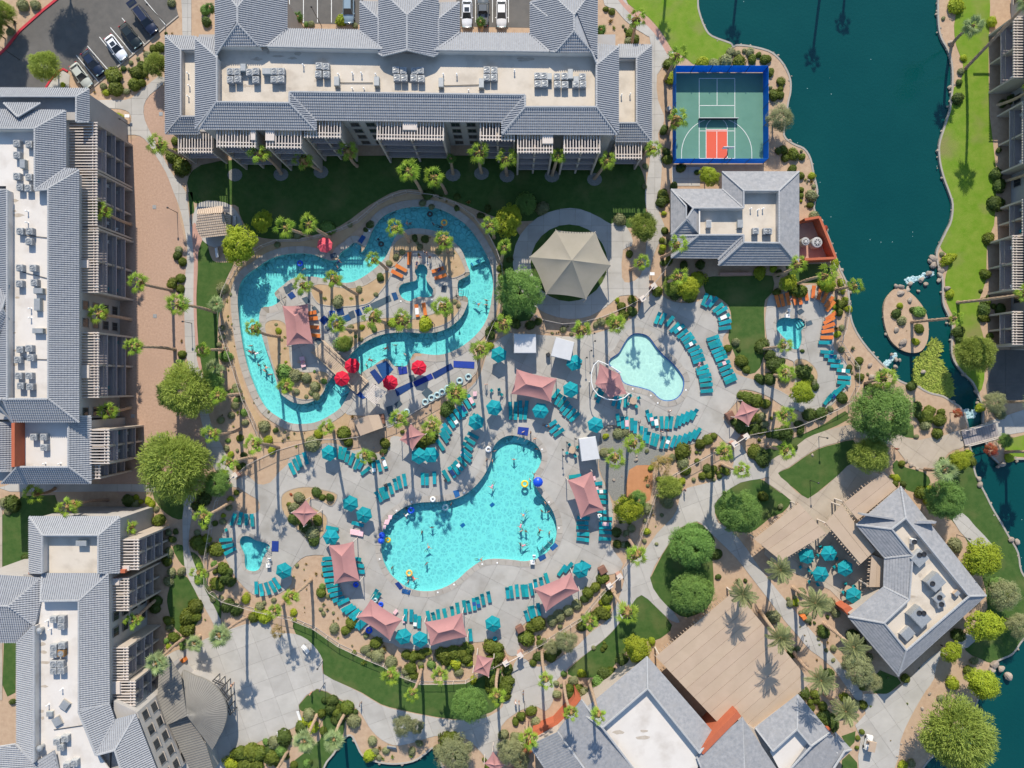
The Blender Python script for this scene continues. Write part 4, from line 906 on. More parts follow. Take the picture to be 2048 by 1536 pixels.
_a,_b=W(268,1430,zs),W(325,1580,zs);_d=(_b-_a).normalized()
for k in range(4):
 for i in range(5):
  c=_a.lerp(_b,(i+.5)/5);c.z=1.6+k*2.7;window(DB,c,_d,1.3,1.4,Vector((-_d.y,_d.x,0)))
for i in range(3):
 p0,p1=(277+i*16,1436+i*42),(290+i*16,1470+i*42)
 P=[W(p0[0],p0[1],5),W(p1[0],p1[1],5),W(p1[0]+16,p1[1]-8,5),W(p0[0]+16,p0[1]-8,5)]
 MB().prism([(p.x,p.y)for p in P],4.6,5).build('arcade_slab',M_stucco,DB)
 # -- right building
c=W(2080,300);GB=empty('apartment_building',(c.x,c.y,0),'apartment block with open balconies at the right edge beyond the lawn','building')
zg=6.2
for a,b,d in[((2028,156),(2028,32),3.6),((2046,328),(2046,202),3.6),((2046,470),(2046,398),3.6),((2026,580),(2026,470),3.8),((2026,690),(2026,622),4.2)]:
 bay(GB,a,b,d,zg,2,furniture=1)
body(GB,[(p.x,p.y)for p in[W(2022,-60),W(2120,-60),W(2120,700),W(2022,700)]],0,9.2)
MB().prism([(p.x,p.y)for p in[W(2016,-60,9.2),W(2130,-60,9.2),W(2130,700,9.2),W(2070,700,9.2),W(2070,-60,9.2)]],9.2,9.6).build('roof_slab',M_tile,GB)
for py in(5,205,370,600):window(GB,W(2022,py)+Vector((-.02,0,1.6)),(0,1,0),1.3,1.5,(-1,0,0));window(GB,W(2022,py)+Vector((-.02,0,5.0)),(0,1,0),1.3,1.5,(-1,0,0))
# -- clubhouse by the lake
c=W(1480,440);HB=empty('clubhouse',(c.x,c.y,0),'small lakeside clubhouse with two flat roofs below the sports court','building')
sh=dict(style='shake',mat=M_tile2,pu=.8,pv=.42,step=.06)
ss=dict(style='shake',mat=M_tile2,pu=.8,pv=.42,step=.09)
a_,b_=4.6,6.4
for pts,kw in[([(1444,343,a_),(1598,343,a_),(1558,381,b_),(1487,381,b_)],sh),([(1598,343,a_),(1598,527,a_),(1558,485,b_),(1558,381,b_)],sh),([(1436,531,a_),(1597,531,a_),(1560,486,b_),(1487,485,b_)],ss),([(1437,530,a_),(1436,520,a_),(1487,470,b_),(1487,485,b_)],sh),([(1444,378,a_),(1444,344,a_),(1487,381,b_),(1487,416,b_)],sh),([(1342,378,a_),(1444,378,a_),(1487,416,b_),(1386,416,b_)],sh),([(1342,516,a_),(1437,517,a_),(1487,470,b_),(1398,470,b_)],ss),([(1342,470,a_+.3),(1342,379,a_),(1372,412,b_),(1372,440,b_)],sh),([(1344,470,a_+.8),(1397,470,a_+.8),(1373,439,b_+.2)],ss),([(1399,469,a_+1),(1399,416,a_+1),(1387,416,b_),(1373,438,b_+.2)],sh),([(1342,516,a_),(1342,472,a_+.2),(1397,471,b_)],sh)]:
 roof_face(HB,pts,**kw)
flat_roof(HB,[(1485,378),(1562,378),(1562,488),(1485,488)],5.2);flat_roof(HB,[(1396,413),(1488,413),(1488,474),(1396,474)],5.15)
for a,b in[((1488,382),(1558,382)),((1558,382),(1558,485)),((1400,417),(1486,417)),((1399,417),(1399,469))]:parapet(HB,a,b,b_-.1,5.1)
MB().prism([(p.x,p.y)for p in[W(1345,381,4.7),W(1402,381,4.7),W(1402,512,4.7),W(1345,512,4.7)]],4.5,4.75).build('roof_underlay',M_tile2,HB)
body(HB,wrect(1342,378,1486,516,a_,.8),0,a_-.15,M_stucco);body(HB,wrect(1444,343,1598,531,a_,.85),0,a_-.17,M_stucco)
w1=W(1438,550);w2=W(1500,550);MB().box(((w1.x+w2.x)/2,w1.y+.1,.4),(w2.x-w1.x,.4,.8)).build('porch_wall',M_pinkw,HB)
wall_windows(HB,1370,1440,516,a_,2,(0,-1,0),1,4.0,inset=.8);wall_windows(HB,1445,1500,531,a_,2,(0,-1,0),1,4.0,inset=.85)
sy=empty('service_yard_wall',W(1632,480),'open terracotta walled yard holding white tanks beside the clubhouse','wall')
yp=[W(*p)for p in[(1597,446),(1626,441),(1658,521),(1597,524)]]
for i in range(3):
 p,q=yp[i],yp[i+1];d=(q-p);n=Vector((-d.y,d.x,0)).normalized()*.2
 MB().prism([((p+n).x,(p+n).y),((p-n).x,(p-n).y),((q-n).x,(q-n).y),((q+n).x,(q+n).y)],0,2.6-.01*i).build('wall_panel',M_redw,sy)
sheet('yard_floor',[(1597,446),(1626,441),(1658,521),(1597,524)],.04,M_pinkw)
# -- restaurant with a courtyard roof at right
c=W(1830,1170);RB=empty('restaurant_building',(c.x,c.y,0),'large angular grey roofed restaurant around a white flat roof at the right','building')
O_=dict(A=(1801,972),C=(1972,1191),D=(1796,1352),E=(1695,1233),F=(1766,1173),G=(1768,1116),H=(1711,1049))
I_=dict(a=(1811,1036),c=(1938,1192),d=(1812,1301),e=(1768,1246),f=(1818,1199),g=(1825,1110),h=(1783,1058))
ev,rv=4.8,6.4
def Lo(k):return(*O_[k],ev)
def Hi(k):return(*I_[k],rv)
for pts,kw in[([Lo('A'),Lo('C'),Hi('c'),Hi('a')],sh),([Lo('C'),Lo('D'),Hi('d'),Hi('c')],ss),([Lo('D'),Lo('E'),Hi('e'),Hi('d')],ss),([Lo('E'),Lo('F'),Hi('f'),Hi('e')],sh),([Lo('F'),Lo('G'),Hi('g'),Hi('f')],sh),([Lo('G'),Lo('H'),Hi('h'),Hi('g')],ss),([Lo('H'),Lo('A'),Hi('a'),Hi('h')],sh)]:
 roof_face(RB,pts,**kw)
flat_roof(RB,[(1811,1030),(1944,1192),(1812,1308),(1762,1246),(1812,1199),(1819,1112),(1777,1058)],5.5)
for k,l in(('a','c'),('a','h'),('f','e')):parapet(RB,I_[k],I_[l],rv-.1,5.4)
P=[W(*O_[k],ev)for k in 'ACDEFGH'];body(RB,offset([(p.x,p.y)for p in P],-.8),0,ev-.1,M_stucco)
for i,p in enumerate([[(1722,1030),(1770,1037),(1790,1041),(1786,1036),(1724,1027)],[(1828,1047),(1836,1041),(1873,1043),(1870,1047)]]):
 P=[W(q[0],q[1],6.2)for q in p];MB().prism([(q.x,q.y)for q in P],5.0,6.3).build('roof_step',M_tile2,RB)
MB().prism([(q.x,q.y)for q in[W(1686,1218,3.2),W(1700,1212,3.2),W(1711,1222,3.2),W(1696,1230,3.2)]],0,3.2).build('terracotta_pier',M_redw,RB)
# -- bottom building
c=W(1330,1470);BB=empty('banquet_building',(c.x,c.y,0),'grey shingled building around a bright white flat roof at the bottom','building')
e1,r1=5.2,6.9
for pts,kw in[([(1161,1424,e1),(1294,1312,e1),(1295,1377,r1),(1205,1455,r1)],sh),([(1294,1312,e1),(1428,1465,e1),(1399,1506,r1),(1295,1377,r1)],sh),([(1114,1462,e1),(1162,1398,e1),(1205,1456,r1),(1300,1580,r1),(1200,1580,r1)],sh),([(1059,1490,e1),(1114,1462,e1+.3),(1195,1580,r1-.6),(1120,1580,e1)],ss),([(1393,1512,6.2),(1484,1433,6.2),(1490,1580,8.2),(1420,1580,7.0)],sh),([(1484,1433,6.2),(1560,1545,6.2),(1560,1580,6.2),(1490,1580,8.2)],sh),([(1510,1455,e1),(1595,1388,e1),(1594,1458,r1),(1546,1502,r1)],sh),([(1596,1388,e1),(1660,1465,e1),(1622,1492,r1),(1594,1459,r1)],sh),([(1660,1466,e1),(1690,1500,e1),(1640,1580,r1),(1560,1560,r1),(1622,1493,r1)],ss)]:
 roof_face(BB,pts,**kw)
flat_roof(BB,[(1295,1370),(1405,1507),(1380,1580),(1305,1600),(1198,1455)],5.9,M_flatw)
flat_roof(BB,[(1594,1452),(1628,1492),(1570,1560),(1540,1503)],5.9,M_flatw)
for a,b in[((1295,1378),(1398,1506)),((1206,1455),(1295,1378)),((1594,1460),(1622,1492)),((1547,1502),(1594,1460))]:parapet(BB,a,b,r1-.1,5.8)
P=[W(*p,e1)for p in[(1294,1322),(1420,1465),(1400,1500),(1480,1440),(1510,1460),(1595,1396),(1680,1500),(1640,1600),(1140,1600),(1070,1492),(1118,1465),(1165,1420)]]
body(BB,[(p.x,p.y)for p in P],0,e1-.15,M_stucco)
parapet(BB,(1402,1505),(1478,1428),6.6,0,M_redw,1.0)
for i,pg in enumerate([[(1149,1377),(1162,1398),(1131,1440),(1100,1460),(1068,1476),(1066,1462),(1108,1445),(1134,1416),(1150,1394)],[(1172,1412),(1205,1380),(1235,1358),(1238,1362),(1208,1385),(1176,1416)],[(1022,1560),(1050,1505),(1064,1492),(1068,1500),(1045,1525),(1032,1560)],[(1640,1486),(1650,1462),(1662,1458),(1655,1480)]]):
 P=[W(*p,2.4)for p in pg];body(BB,[(p.x,p.y)for p in P],0,2.4-.02*i,M_redw,'terracotta_wall')
c=W(1668,1500);PB=empty('pyramid_kiosk',(c.x,c.y,0),'small square kiosk with a grey pyramid roof at the bottom right','kiosk')
pk=[(1671,1464),(1703,1499),(1665,1534),(1632,1497)]
for i in range(4):roof_face(PB,[(*pk[i],3.4),(*pk[(i+1)%4],3.4),(1673,1506,5.2)],**(ss if i in(1,2)else sh))
P=[W(*p,3.4)for p in pk];body(PB,offset([(p.x,p.y)for p in P],-.6),0,3.3,M_stucco)
# -- rotunda
c=W(380,1430);QB=empty('rotunda',(c.x,c.y,0),'round grey metal roofed rotunda beside the lower left plaza','rotunda')
rim=smooth([(362,1351),(390,1352),(412,1360),(430,1373),(447,1396),(454,1422),(450,1448),(438,1474),(414,1494)],3)[:-3]
ap=(374,1432)
zr0,zr1=4.4,6.6
k=len(rim)
rimf=[]
for i in range(8):
 seg=rim[int(i*(k-1)/8):int((i+1)*(k-1)/8)+1]
 rimf.append((seg[0],seg[-1]))
nseam=7
mbs=MB();full=[W(*p,zr0)for p in rim];A_=W(*ap,zr1)
vs=[A_]+full;mbs.add(vs,[(0,i+1,i)for i in range(1,len(full))]);mbs.add([Vector((v.x,v.y,v.z-.35))for v in full]+full,[(i,i+1,len(full)+i+1,len(full)+i)for i in range(len(full)-1)])
mbs.build('cone_roof',M_seam,QB)
L_=[0]
for i in range(len(full)-1):L_.append(L_[-1]+(full[i+1]-full[i]).length)
d=0
while d<L_[-1]:
 i=max(j for j in range(len(L_))if L_[j]<=d);i=min(i,len(full)-2)
 p=full[i].lerp(full[i+1],(d-L_[i])/max(1e-4,L_[i+1]-L_[i]));q=p.lerp(A_,.94)
 MB().tube(p+Vector((0,0,.03)),q+Vector((0,0,.03)),.045,.03,4).build('standing_seam',M_seam,QB);d+=.42
sk=dict(style='seam',mat=M_seam,pu=.42,h=.06,caps=False)
roof_face(QB,[(338,1312,5.0),(366,1352,5.2),(374,1432,zr1),(336,1449,6.2),(317,1392,5.4),(319,1337,5.0)],**sk)
roof_face(QB,[(414,1494,4.6),(430,1560,4.6),(385,1560,5.2),(336,1449,6.0),(374,1432,zr1)],**sk)
P=[W(*p,4)for p in[(340,1330),(366,1360),(390,1362),(425,1380),(443,1420),(425,1475),(405,1490),(420,1550),(380,1550),(345,1450),(325,1390)]]
body(QB,[(p.x,p.y)for p in P],0,4.2,M_stuccod)
for p0,p1 in[((425,1362),(447,1372)),((440,1380),(456,1400)),((450,1405),(460,1430))]:
 q=[W(*p0,3),W(*p1,3)];m=MB()
 for z in(2.4,3.0):m.tube((q[0].x,q[0].y,z),(q[1].x,q[1].y,z),.09)
 for s in(0,.5,1):
  w_=q[0].lerp(q[1],s);m.tube((w_.x,w_.y,0),(w_.x,w_.y,3),.09)
 m.build('steel_frame',M_dark,QB)
 # -- beige patio covers (planks)
def patio(label,corners,z,nplank,along,over=True):
 """corners clockwise a,b,c,d ; planks run a->b, stacked a->d"""
 a,b,c,d=[W(*p,z)for p in corners];ctr=(a+b+c+d)/4
 o=empty('patio_cover',(ctr.x,ctr.y,0),label,'canopy')
 for i in range(nplank):
  f0,f1=(i+.012)/nplank,(i+1-.012)/nplank
  q=[a.lerp(d,f0),b.lerp(c,f0),b.lerp(c,f1),a.lerp(d,f1)]
  MB().prism([(p.x,p.y)for p in q],z-.12,z-(.02 if i%2 else 0)).build('roof_panel',M_beige,o)
 for f in(.03,.5,.97):
  p,q=a.lerp(b,f),d.lerp(c,f)
  dd=(q-p).normalized()*.35;n_=Vector((-dd.y,dd.x,0)).normalized()*.09
  p2,q2=p-dd,q+dd
  MB().prism([((p2+n_).x,(p2+n_).y),((p2-n_).x,(p2-n_).y),((q2-n_).x,(q2-n_).y),((q2+n_).x,(q2+n_).y)],z-.42,z-.13).build('beam',M_beige,o)
 nr_=max(4,int((b-a).length/.55))
 for side,(s,e)in enumerate(((a,b),(d,c))):
  m=MB();dirn=(a-d).normalized()*(1 if side==0 else-1)
  for i in range(nr_+1):
   p=s.lerp(e,i/nr_);m.tube((p.x,p.y,z-.2),(p+dirn*.35).to_tuple()[:2]+(z-.2,),.07,.07,4)
  m.build('rafter_tails',M_beige,o)['kind']='stuff'
 for p in(a,b,c,d):
  p=p.lerp(ctr,.06);MB().tube((p.x,p.y,0),(p.x,p.y,z-.3),.14).build('post',M_slat,o)
 return o
patio('very large beige plank patio roof beside the bottom grey building',[(1311,1313),(1470,1181),(1622,1364),(1480,1492)],4.4,11,0)
patio('stained beige canopy left of the restaurant, nearest the small lawn',[(1508,1078),(1598,1006),(1652,1067),(1563,1122)],3.4,4,0)
patio('beige two panel canopy running toward the restaurant patio umbrellas',[(1651,1046),(1721,1128),(1751,1101),(1683,1009)],3.8,2,0)
patio('beige canopy against the upper left roof edge of the restaurant',[(1688,1006),(1766,945),(1794,976),(1716,1040)],4.0,2,0)
patio('short beige canopy in the inner corner of the restaurant',[(1738,1174),(1743,1110),(1767,1118),(1766,1174)],3.6,2,0)
_q=random.Random(21)
def stains(P,x0,y0,x1,y1,z,n):
 for i in range(n):
  cx,cy=_q.uniform(x0,x1),_q.uniform(y0,y1);a0,b0=_q.uniform(4,16),_q.uniform(2,5)
  pts=[W(cx+a0*math.cos(k*.628)*_q.uniform(.6,1.1),cy+b0*math.sin(k*.628)*_q.uniform(.6,1.1),z)for k in range(10)]
  MB().prism([(p.x,p.y)for p in pts],z-.01,z+.004+i*.0008).build('water_stain',M_puddle,P)
stains(TB,470,104,1170,122,zf,12);stains(TB,480,160,1040,180,zf,5)
stains(LB,22,400,36,780,12.75,8);stains(DB,80,1230,92,1500,12.45,6);stains(RB,1820,1060,1870,1200,5.5,7);stains(BB,1230,1440,1300,1530,5.9,3)
# -- labels that single out
MARKS=[('the angled car park',230,90),('the sports court',1440,235),('the hexagonal tan tent',1140,525),('the river island spa',832,570),('the kidney pool',930,1070),('the pale wading pool',1300,740),('the heart shaped spa',1582,665),('the lake island',1812,640),('the footbridge',1950,870),('the clubhouse',1470,440),('the restaurant roof',1830,1160),('the big patio roof',1470,1330),('the rotunda',385,1425),('the left spa',508,1108),('the tiled hut',430,442),('the top building',814,180),('the left building',150,560),('the lower left building',160,1280),('the biggest round tree',1767,825),('the pond',780,1525),('the bottom white roof',1300,1470),('the river boardwalk',670,730),('the gravel court',320,560),('the bottom right tree',1913,1470),('the plaza',540,1370)]
ORD=['closest','second closest','third closest','fourth closest','fifth closest','sixth closest','seventh closest','eighth closest','ninth closest','tenth closest']+['%dth closest'%i for i in range(11,80)]
REG=[]
def reg(o,base,px,py,cat,group):
 o['category']=cat;o['group']=group;REG.append((o,base,px,py));return o
def finish_labels():
 b={}
 for o,base,px,py in REG:
  m=min(MARKS,key=lambda q:(q[1]-px)**2+(q[2]-py)**2);dx,dy=px-m[1],py-m[2]
  side=('right of' if dx>0 else 'left of')if abs(dx)>abs(dy)else('below' if dy>0 else 'above')
  b.setdefault((base,m[0],side),[]).append((dx*dx+dy*dy,o))
 for(base,m,side),L in b.items():
  L.sort(key=lambda q:q[0])
  for i,(d,o)in enumerate(L):
   o['label']='%s %s %s'%(base,side,m)+('' if len(L)==1 else ', %s to it'%ORD[i])
   # -- fronds and palms
def frond_fan(seed,mat,L=1.0,Rf=.72,nseg=10,droop=.5):
 rnd=random.Random(seed);mb=MB()
 pts=[Vector((0,0,0)),Vector((L*.5,0,.06)),Vector((L,0,0))]
 for a,b in zip(pts[:-1],pts[1:]):
  mb.add([a+Vector((0,.035,0)),a-Vector((0,.035,0)),b-Vector((0,.025,0)),b+Vector((0,.025,0))],[(0,1,2,3)])
 o=pts[-1]-Vector((.1,0,0))
 span=R(rnd.uniform(190,240))
 for i in range(nseg):
  a=-span/2+span*i/(nseg-1);w=span/nseg*.78
  r=Rf*(1-.22*abs(a)/(span/2))*rnd.uniform(.86,1.08)
  def P(ang,rr,dz):return o+Vector((math.cos(ang)*rr,math.sin(ang)*rr,dz-droop*(rr/Rf)**2*Rf))
  m1=P(a,r*.55,.07);l=P(a-w*.62,r*.55,-.02);rr_=P(a+w*.62,r*.55,-.02);tip=P(a,r,-.06+rnd.uniform(-.12,.03))
  mb.add([o,l,m1,rr_,tip],[(0,1,2),(0,2,3),(1,4,2),(2,4,3)])
 return mb.mesh('frond',mat)
def frond_feather(seed,mat,L=2.6,n=20):
 rnd=random.Random(seed);mb=MB();prev=None
 def C_(s):return Vector((L*s,0,.35*math.sin(s*2.2)-.55*s*s))
 for i in range(8):
  a,b=C_(i/8),C_((i+1)/8);w=.04*(1-i/9)
  mb.add([a+Vector((0,w,0)),a-Vector((0,w,0)),b-Vector((0,w,0)),b+Vector((0,w,0))],[(0,1,2,3)])
 for i in range(n):
  s=.15+.83*i/n;p=C_(s);ll=.62*math.sin(math.pi*min(1,s*.85+.12))+.1
  for sg in(-1,1):
   d=Vector((.75,sg*.75,.25+rnd.uniform(-.15,.1))).normalized()*ll*rnd.uniform(.85,1.1)
   e=Vector((.05,-sg*.02,.0))
   mb.add([p,p+d*.5+e,p+d-Vector((0,0,.1)),p+d*.5-e],[(0,1,2,3)])
 return mb.mesh('frond',mat)
FR={'palm':[frond_fan(i,LEAF['palm'])for i in range(4)],'dark':[frond_fan(i+9,LEAF['palmshade'],.6,.7)for i in range(3)],'pale':[frond_fan(i+20,LEAF['pale'],1.0,1.15,13,.25)for i in range(3)],'date':[frond_feather(i+30,LEAF['date'])for i in range(3)]}
def skirt_mesh():
 mb=MB();rnd=random.Random(3)
 for i in range(26):
  a=rnd.uniform(0,6.28);r=rnd.uniform(.35,.62);z=-rnd.uniform(.5,1.2);w=.14
  d=Vector((math.cos(a),math.sin(a),0));n=Vector((-d.y,d.x,0))*w
  mb.add([d*.1+Vector((0,0,.1)),d*r*.7-n+Vector((0,0,z*.4)),d*r+Vector((0,0,z)),d*r*.7+n+Vector((0,0,z*.4))],[(0,1,2,3)])
 mb.lathe((0,0,0),[(.12,-.5),(.2,-.2),(.18,.15),(.05,.35)],7)
 return mb.mesh('crown_heart',M_skirt)
SKIRT=skirt_mesh()
def trunk_mesh(vec,r0,r1,seed,mat=M_trunk):
 rnd=random.Random(seed);mb=MB();n=8;h=vec.length;k=max(6,int(h/.55));vs=[];fs=[]
 bend=Vector((rnd.uniform(-.35,.35),rnd.uniform(-.35,.35),0))
 for j in range(k+1):
  s=j/k;rad=(r0*1.35 if j==0 else r0+(r1-r0)*s)*(1.10 if j%2 else .95)
  if j>k-2:rad*=1.2
  c=vec*s+bend*math.sin(math.pi*s)
  for i in range(n):
   a=2*math.pi*i/n+j*.3;vs.append(c+Vector((math.cos(a)*rad,math.sin(a)*rad,0)))
 for j in range(k):
  for i in range(n):fs.append((j*n+i,j*n+(i+1)%n,(j+1)*n+(i+1)%n,(j+1)*n+i))
 fs.append(tuple(range(k*n,(k+1)*n)))
 mb.add(vs,fs);return mb.mesh('trunk',mat)
PALMN=0
def palm(bx,by,tx,ty,kind='palm',h=None,sc=1.0,n=None):
 global PALMN;PALMN+=1;rnd=random.Random(PALMN*13+1)
 b=Vector((bx-1024,by-768));q=Vector((tx-1024,ty-768))
 if h is None:
  r=q.length;pr=b.dot(q)/r
  h=H*(1-pr/r)if r>330 else 11.5
  h=max(10.5 if r<560 else 8.0,min(16.0,h))
 B=W(bx,by);Tp=W(tx,ty,h)
 lean=(Tp-B);lean.z=0
 mx=.22*h
 if lean.length>mx:B=Tp-lean.normalized()*mx;B.z=0
 o=empty('date_palm' if kind=='date' else 'fan_palm',(B.x,B.y,0))
 word={'palm':'fan palm with bright green crown','dark':'dark shaded fan palm','pale':'broad pale green fan palm','date':'grey green feather palm'}[kind]
 reg(o,word,tx,ty,'palm tree','palm trees around the resort')
 vec=Tp-B;vec.z=h
 tk=link('trunk',trunk_mesh(vec,.27 if kind!='date' else .34,.21,PALMN),o,False)
 cr=link('crown_heart',SKIRT,o,False);cr.location=vec;cr.rotation_euler.z=rnd.uniform(0,6);cr.scale=(sc*rnd.uniform(1.0,1.6),)*2+(sc*1.2,)
 n=n or{'palm':12,'dark':11,'pale':16,'date':26}[kind]
 ga=2.39996
 for i in range(n):
  f=(i+.5)/n
  el=R((58-78*f if kind!='date' else 68-105*f)+rnd.uniform(-12,12))
  me=rnd.choice(FR[kind]);fo=bpy.data.objects.new('frond',me);C.objects.link(fo);fo.parent=o
  fo.location=vec+Vector((0,0,.05));s=sc*rnd.uniform(.85,1.12)
  fo.scale=(s,s*rnd.uniform(.85,1.05),s)
  fo.rotation_euler=(rnd.uniform(-.25,.25),-el,i*ga+rnd.uniform(-.2,.2))
 return o
PAL=[(385,322,316,290),(562,347,517,307),(642,342,606,320),(714,332,696,302),(844,386,816,342),(892,386,867,355),(963,345,959,305),(1014,350,1012,317),(1104,350,1116,312),(1189,357,1214,322),(1264,85,1274,37),(1330,160,1356,110),(1336,267,1356,237),(1284,317,1306,297),(262,449,203,421),(346,581,275,566),(430,624,355,609),(262,639,197,629),(350,699,267,694),(447,701,405,701),(622,474,570,456),(659,474,617,449),(819,484,789,456),(896,504,887,481),(774,539,746,519),(714,589,666,558),(642,584,604,569),(559,673,507,657),(772,646,745,634),(807,648,803,641),(892,626,884,614),(712,661,674,649),(988,475,980,451),(1002,524,1009,494),(1009,660,1007,648),(957,718,960,700),(1324,514,1356,489),(1261,539,1284,526),(1331,566,1358,554),(1158,658,1163,660),(1212,655,1232,648),(1551,549,1596,529),(1593,569,1653,551),(1673,579,1711,572),(1823,644,1911,636),(1915,605,2050,588),(1524,698,1570,691),(1548,750,1571,746),(1731,766,1771,755),(261,815,217,822),(482,788,437,792),(480,858,422,868),(510,915,455,928),(92,980,67,988),(215,1000,136,1014),(462,1003,405,1035),(304,1037,255,1055),(437,1130,397,1147),(557,895,507,889),(667,862,654,855),(585,785,572,773),(814,845,798,838),(920,800,912,788),(873,868,864,853),(749,918,729,913),(1257,882,1269,888),(1216,912,1231,917),(1424,896,1449,903),(1444,928,1484,940),(1254,1073,1274,1111),(1550,825,1571,831),(1536,893,1573,902),(315,1197,267,1242),(622,1160,582,1193),(565,1207,550,1222),(800,1335,782,1352),(843,1337,824,1388),(886,1338,880,1349),(997,1337,994,1393),(1084,1302,1092,1362),(1227,1185,1254,1227),(1128,1364,1142,1426),(1177,1360,1197,1431),(1165,1230,1180,1243),(1055,1440,1057,1475),(1996,210,2070,172),(2010,362,2080,338)]
for p in PAL:palm(*p,sc=random.uniform(.9,1.3),n=random.choice((9,10,10,11,12,14)))
for p in[(1690,-120,1701,-250),(1755,-190,1770,-330),(1510,-170,1518,-300),(1352,-165,1358,-300)]:palm(*p,h=15)
for p in[(906,347,902,317),(422,20,420,16),(596,46,596,34),(962,56,961,44),(1199,66,1202,60)]:palm(*p,kind='dark',h=5.5,sc=.85)
for p in[(1908,87,1946,52),(495,1235,440,1272),(634,1430,610,1482),(690,1427,668,1479),(575,1502,535,1565),(370,1275,313,1327),(1853,940,1889,940),(1931,137,2058,2),(2001,803,2070,802),(2011,904,2080,910)]:palm(*p,kind='pale',sc=1.05)
for p in[(400,1272,390,1287),(432,611,434,609),(450,730,430,735)]:palm(*p,kind='pale',h=3.2,sc=.8)
for p in[(1474,1175,1486,1188),(1586,1175,1631,1206),(1648,1247,1706,1294),(1521,1222,1560,1275),(1586,1302,1641,1360),(1646,1385,1691,1422),(1540,1125,1560,1140)]:palm(*p,kind='date',h=None if p[0]!=1474 else 9,sc=.92)
# -- trees
def crown_mesh(seed,mat,clumps=70,per=70,leaf=.05,flat=.62,feather=0.0,cr=.30):
 rnd=random.Random(seed);vs=[];fs=[]
 lobes=[(rnd.uniform(0,6.28),rnd.uniform(.75,1.1))for _ in range(9)]
 cs=[]
 for i in range(clumps):
  z=rnd.uniform(-.25,1);a=rnd.uniform(0,6.28);r=rnd.uniform(.45,.98)**.7*math.sqrt(max(0,1-(max(0,z)*.95)**2))
  k=min(lobes,key=lambda l:abs(((l[0]-a+math.pi)%6.283)-math.pi));r*=k[1]*.86
  c=Vector((math.cos(a)*r,math.sin(a)*r,z*flat));s=cr*rnd.uniform(.6,1.15);cs.append((c,s))
 for c,s in cs:
  for j in range(per):
   d=Vector((rnd.gauss(0,1),rnd.gauss(0,1),rnd.gauss(0,.8)))
   d.normalize();p=c+d*s*rnd.uniform(.35,1.0)**.6
   outv=(p-Vector((0,0,-.3))).normalized()
   nrm=(outv*.5+d*.5+Vector((rnd.uniform(-.6,.6),rnd.uniform(-.6,.6),rnd.uniform(-.2,.8)))).normalized()
   tx=nrm.orthogonal().normalized();tx.rotate(Matrix.Rotation(rnd.uniform(0,6.28),3,nrm))
   if feather:tx=(tx*(1-feather)+outv*feather+Vector((0,0,-.3*feather))).normalized()
   ty=nrm.cross(tx).normalized();l=leaf*rnd.uniform(.6,1.25);w=l*(.55 if not feather else .26);l*=(1+feather)
   b=len(vs);vs+=[p-tx*l,p+ty*w,p+tx*l,p-ty*w];fs.append((b,b+1,b+2,b+3))
 me=bpy.data.meshes.new('crown');me.from_pydata([tuple(v)for v in vs],[],fs);me.materials.append(mat);me.update();return me
def limbs_mesh(seed,spread=.6,top=.5,r=.055):
 rnd=random.Random(seed);mb=MB();mb.tube((0,0,0),(.02,.03,.34),r*1.5,r,7)
 for i in range(6):
  a=i*1.05+rnd.uniform(-.3,.3);m=Vector((math.cos(a)*spread*.45,math.sin(a)*spread*.45,.62));e=Vector((math.cos(a)*spread,math.sin(a)*spread,.62+top*rnd.uniform(.3,.8)))
  mb.tube((.02,.03,.32),m,r*.8,r*.5,5);mb.tube(m,e,r*.5,r*.2,4)
  for q in range(2):
   b=a+rnd.uniform(-.8,.8);mb.tube(m.lerp(e,.4),e+Vector((math.cos(b)*.25,math.sin(b)*.25,.08)),r*.3,r*.1,4)
 return mb.mesh('trunk',M_bark)
LIMB=[limbs_mesh(i)for i in range(3)]
CR={'mesq':[crown_mesh(i+1,LEAF['mesq'],230,110,.036,.6,.6,.22)for i in range(2)],'green':[crown_mesh(i+11,LEAF['green'],240,110,.034,.66,.35,.19)for i in range(2)],'yellow':[crown_mesh(i+21,LEAF['yellow'],150,95,.04,.62,0,.22)for i in range(2)],'olive':[crown_mesh(i+31,LEAF['olive'],120,90,.04,.6,.2,.22)for i in range(2)],'dry':[crown_mesh(41,LEAF['dry'],45,50,.045,.6,.4,.25)],'red':[crown_mesh(42,LEAF['red'],45,60,.05,.6,0,.24)]}
TN=0
TWORD={'mesq':'feathery light green tree','green':'round feathery green tree','yellow':'bright yellow green leafy tree','olive':'pale olive tree','dry':'dry straw coloured tree','red':'red flowering shrub'}
def tree(px,py,r,kind,hz=None,asp=1.0):
 global TN;TN+=1;rnd=random.Random(TN)
 rm=r/S*.93;h=hz or(1.1+rm*.95)
 p=W(px,py,h)
 o=empty('flowering_shrub' if kind=='red' else 'shade_tree',(p.x,p.y,0));reg(o,TWORD[kind],px,py,'shrub' if kind=='red' else 'tree','trees around the resort')
 tk=link('trunk',rnd.choice(LIMB),o,False);tk.scale=(rm*.75,rm*.75,h*1.15);tk.rotation_euler.z=rnd.uniform(0,6)
 c=link('crown',rnd.choice(CR[kind]),o,False);c.location=(0,0,h-.1*rm);c.scale=(rm*1.06,rm*1.06*asp,rm*1.05);c.rotation_euler.z=rnd.uniform(0,6.28)
 return o
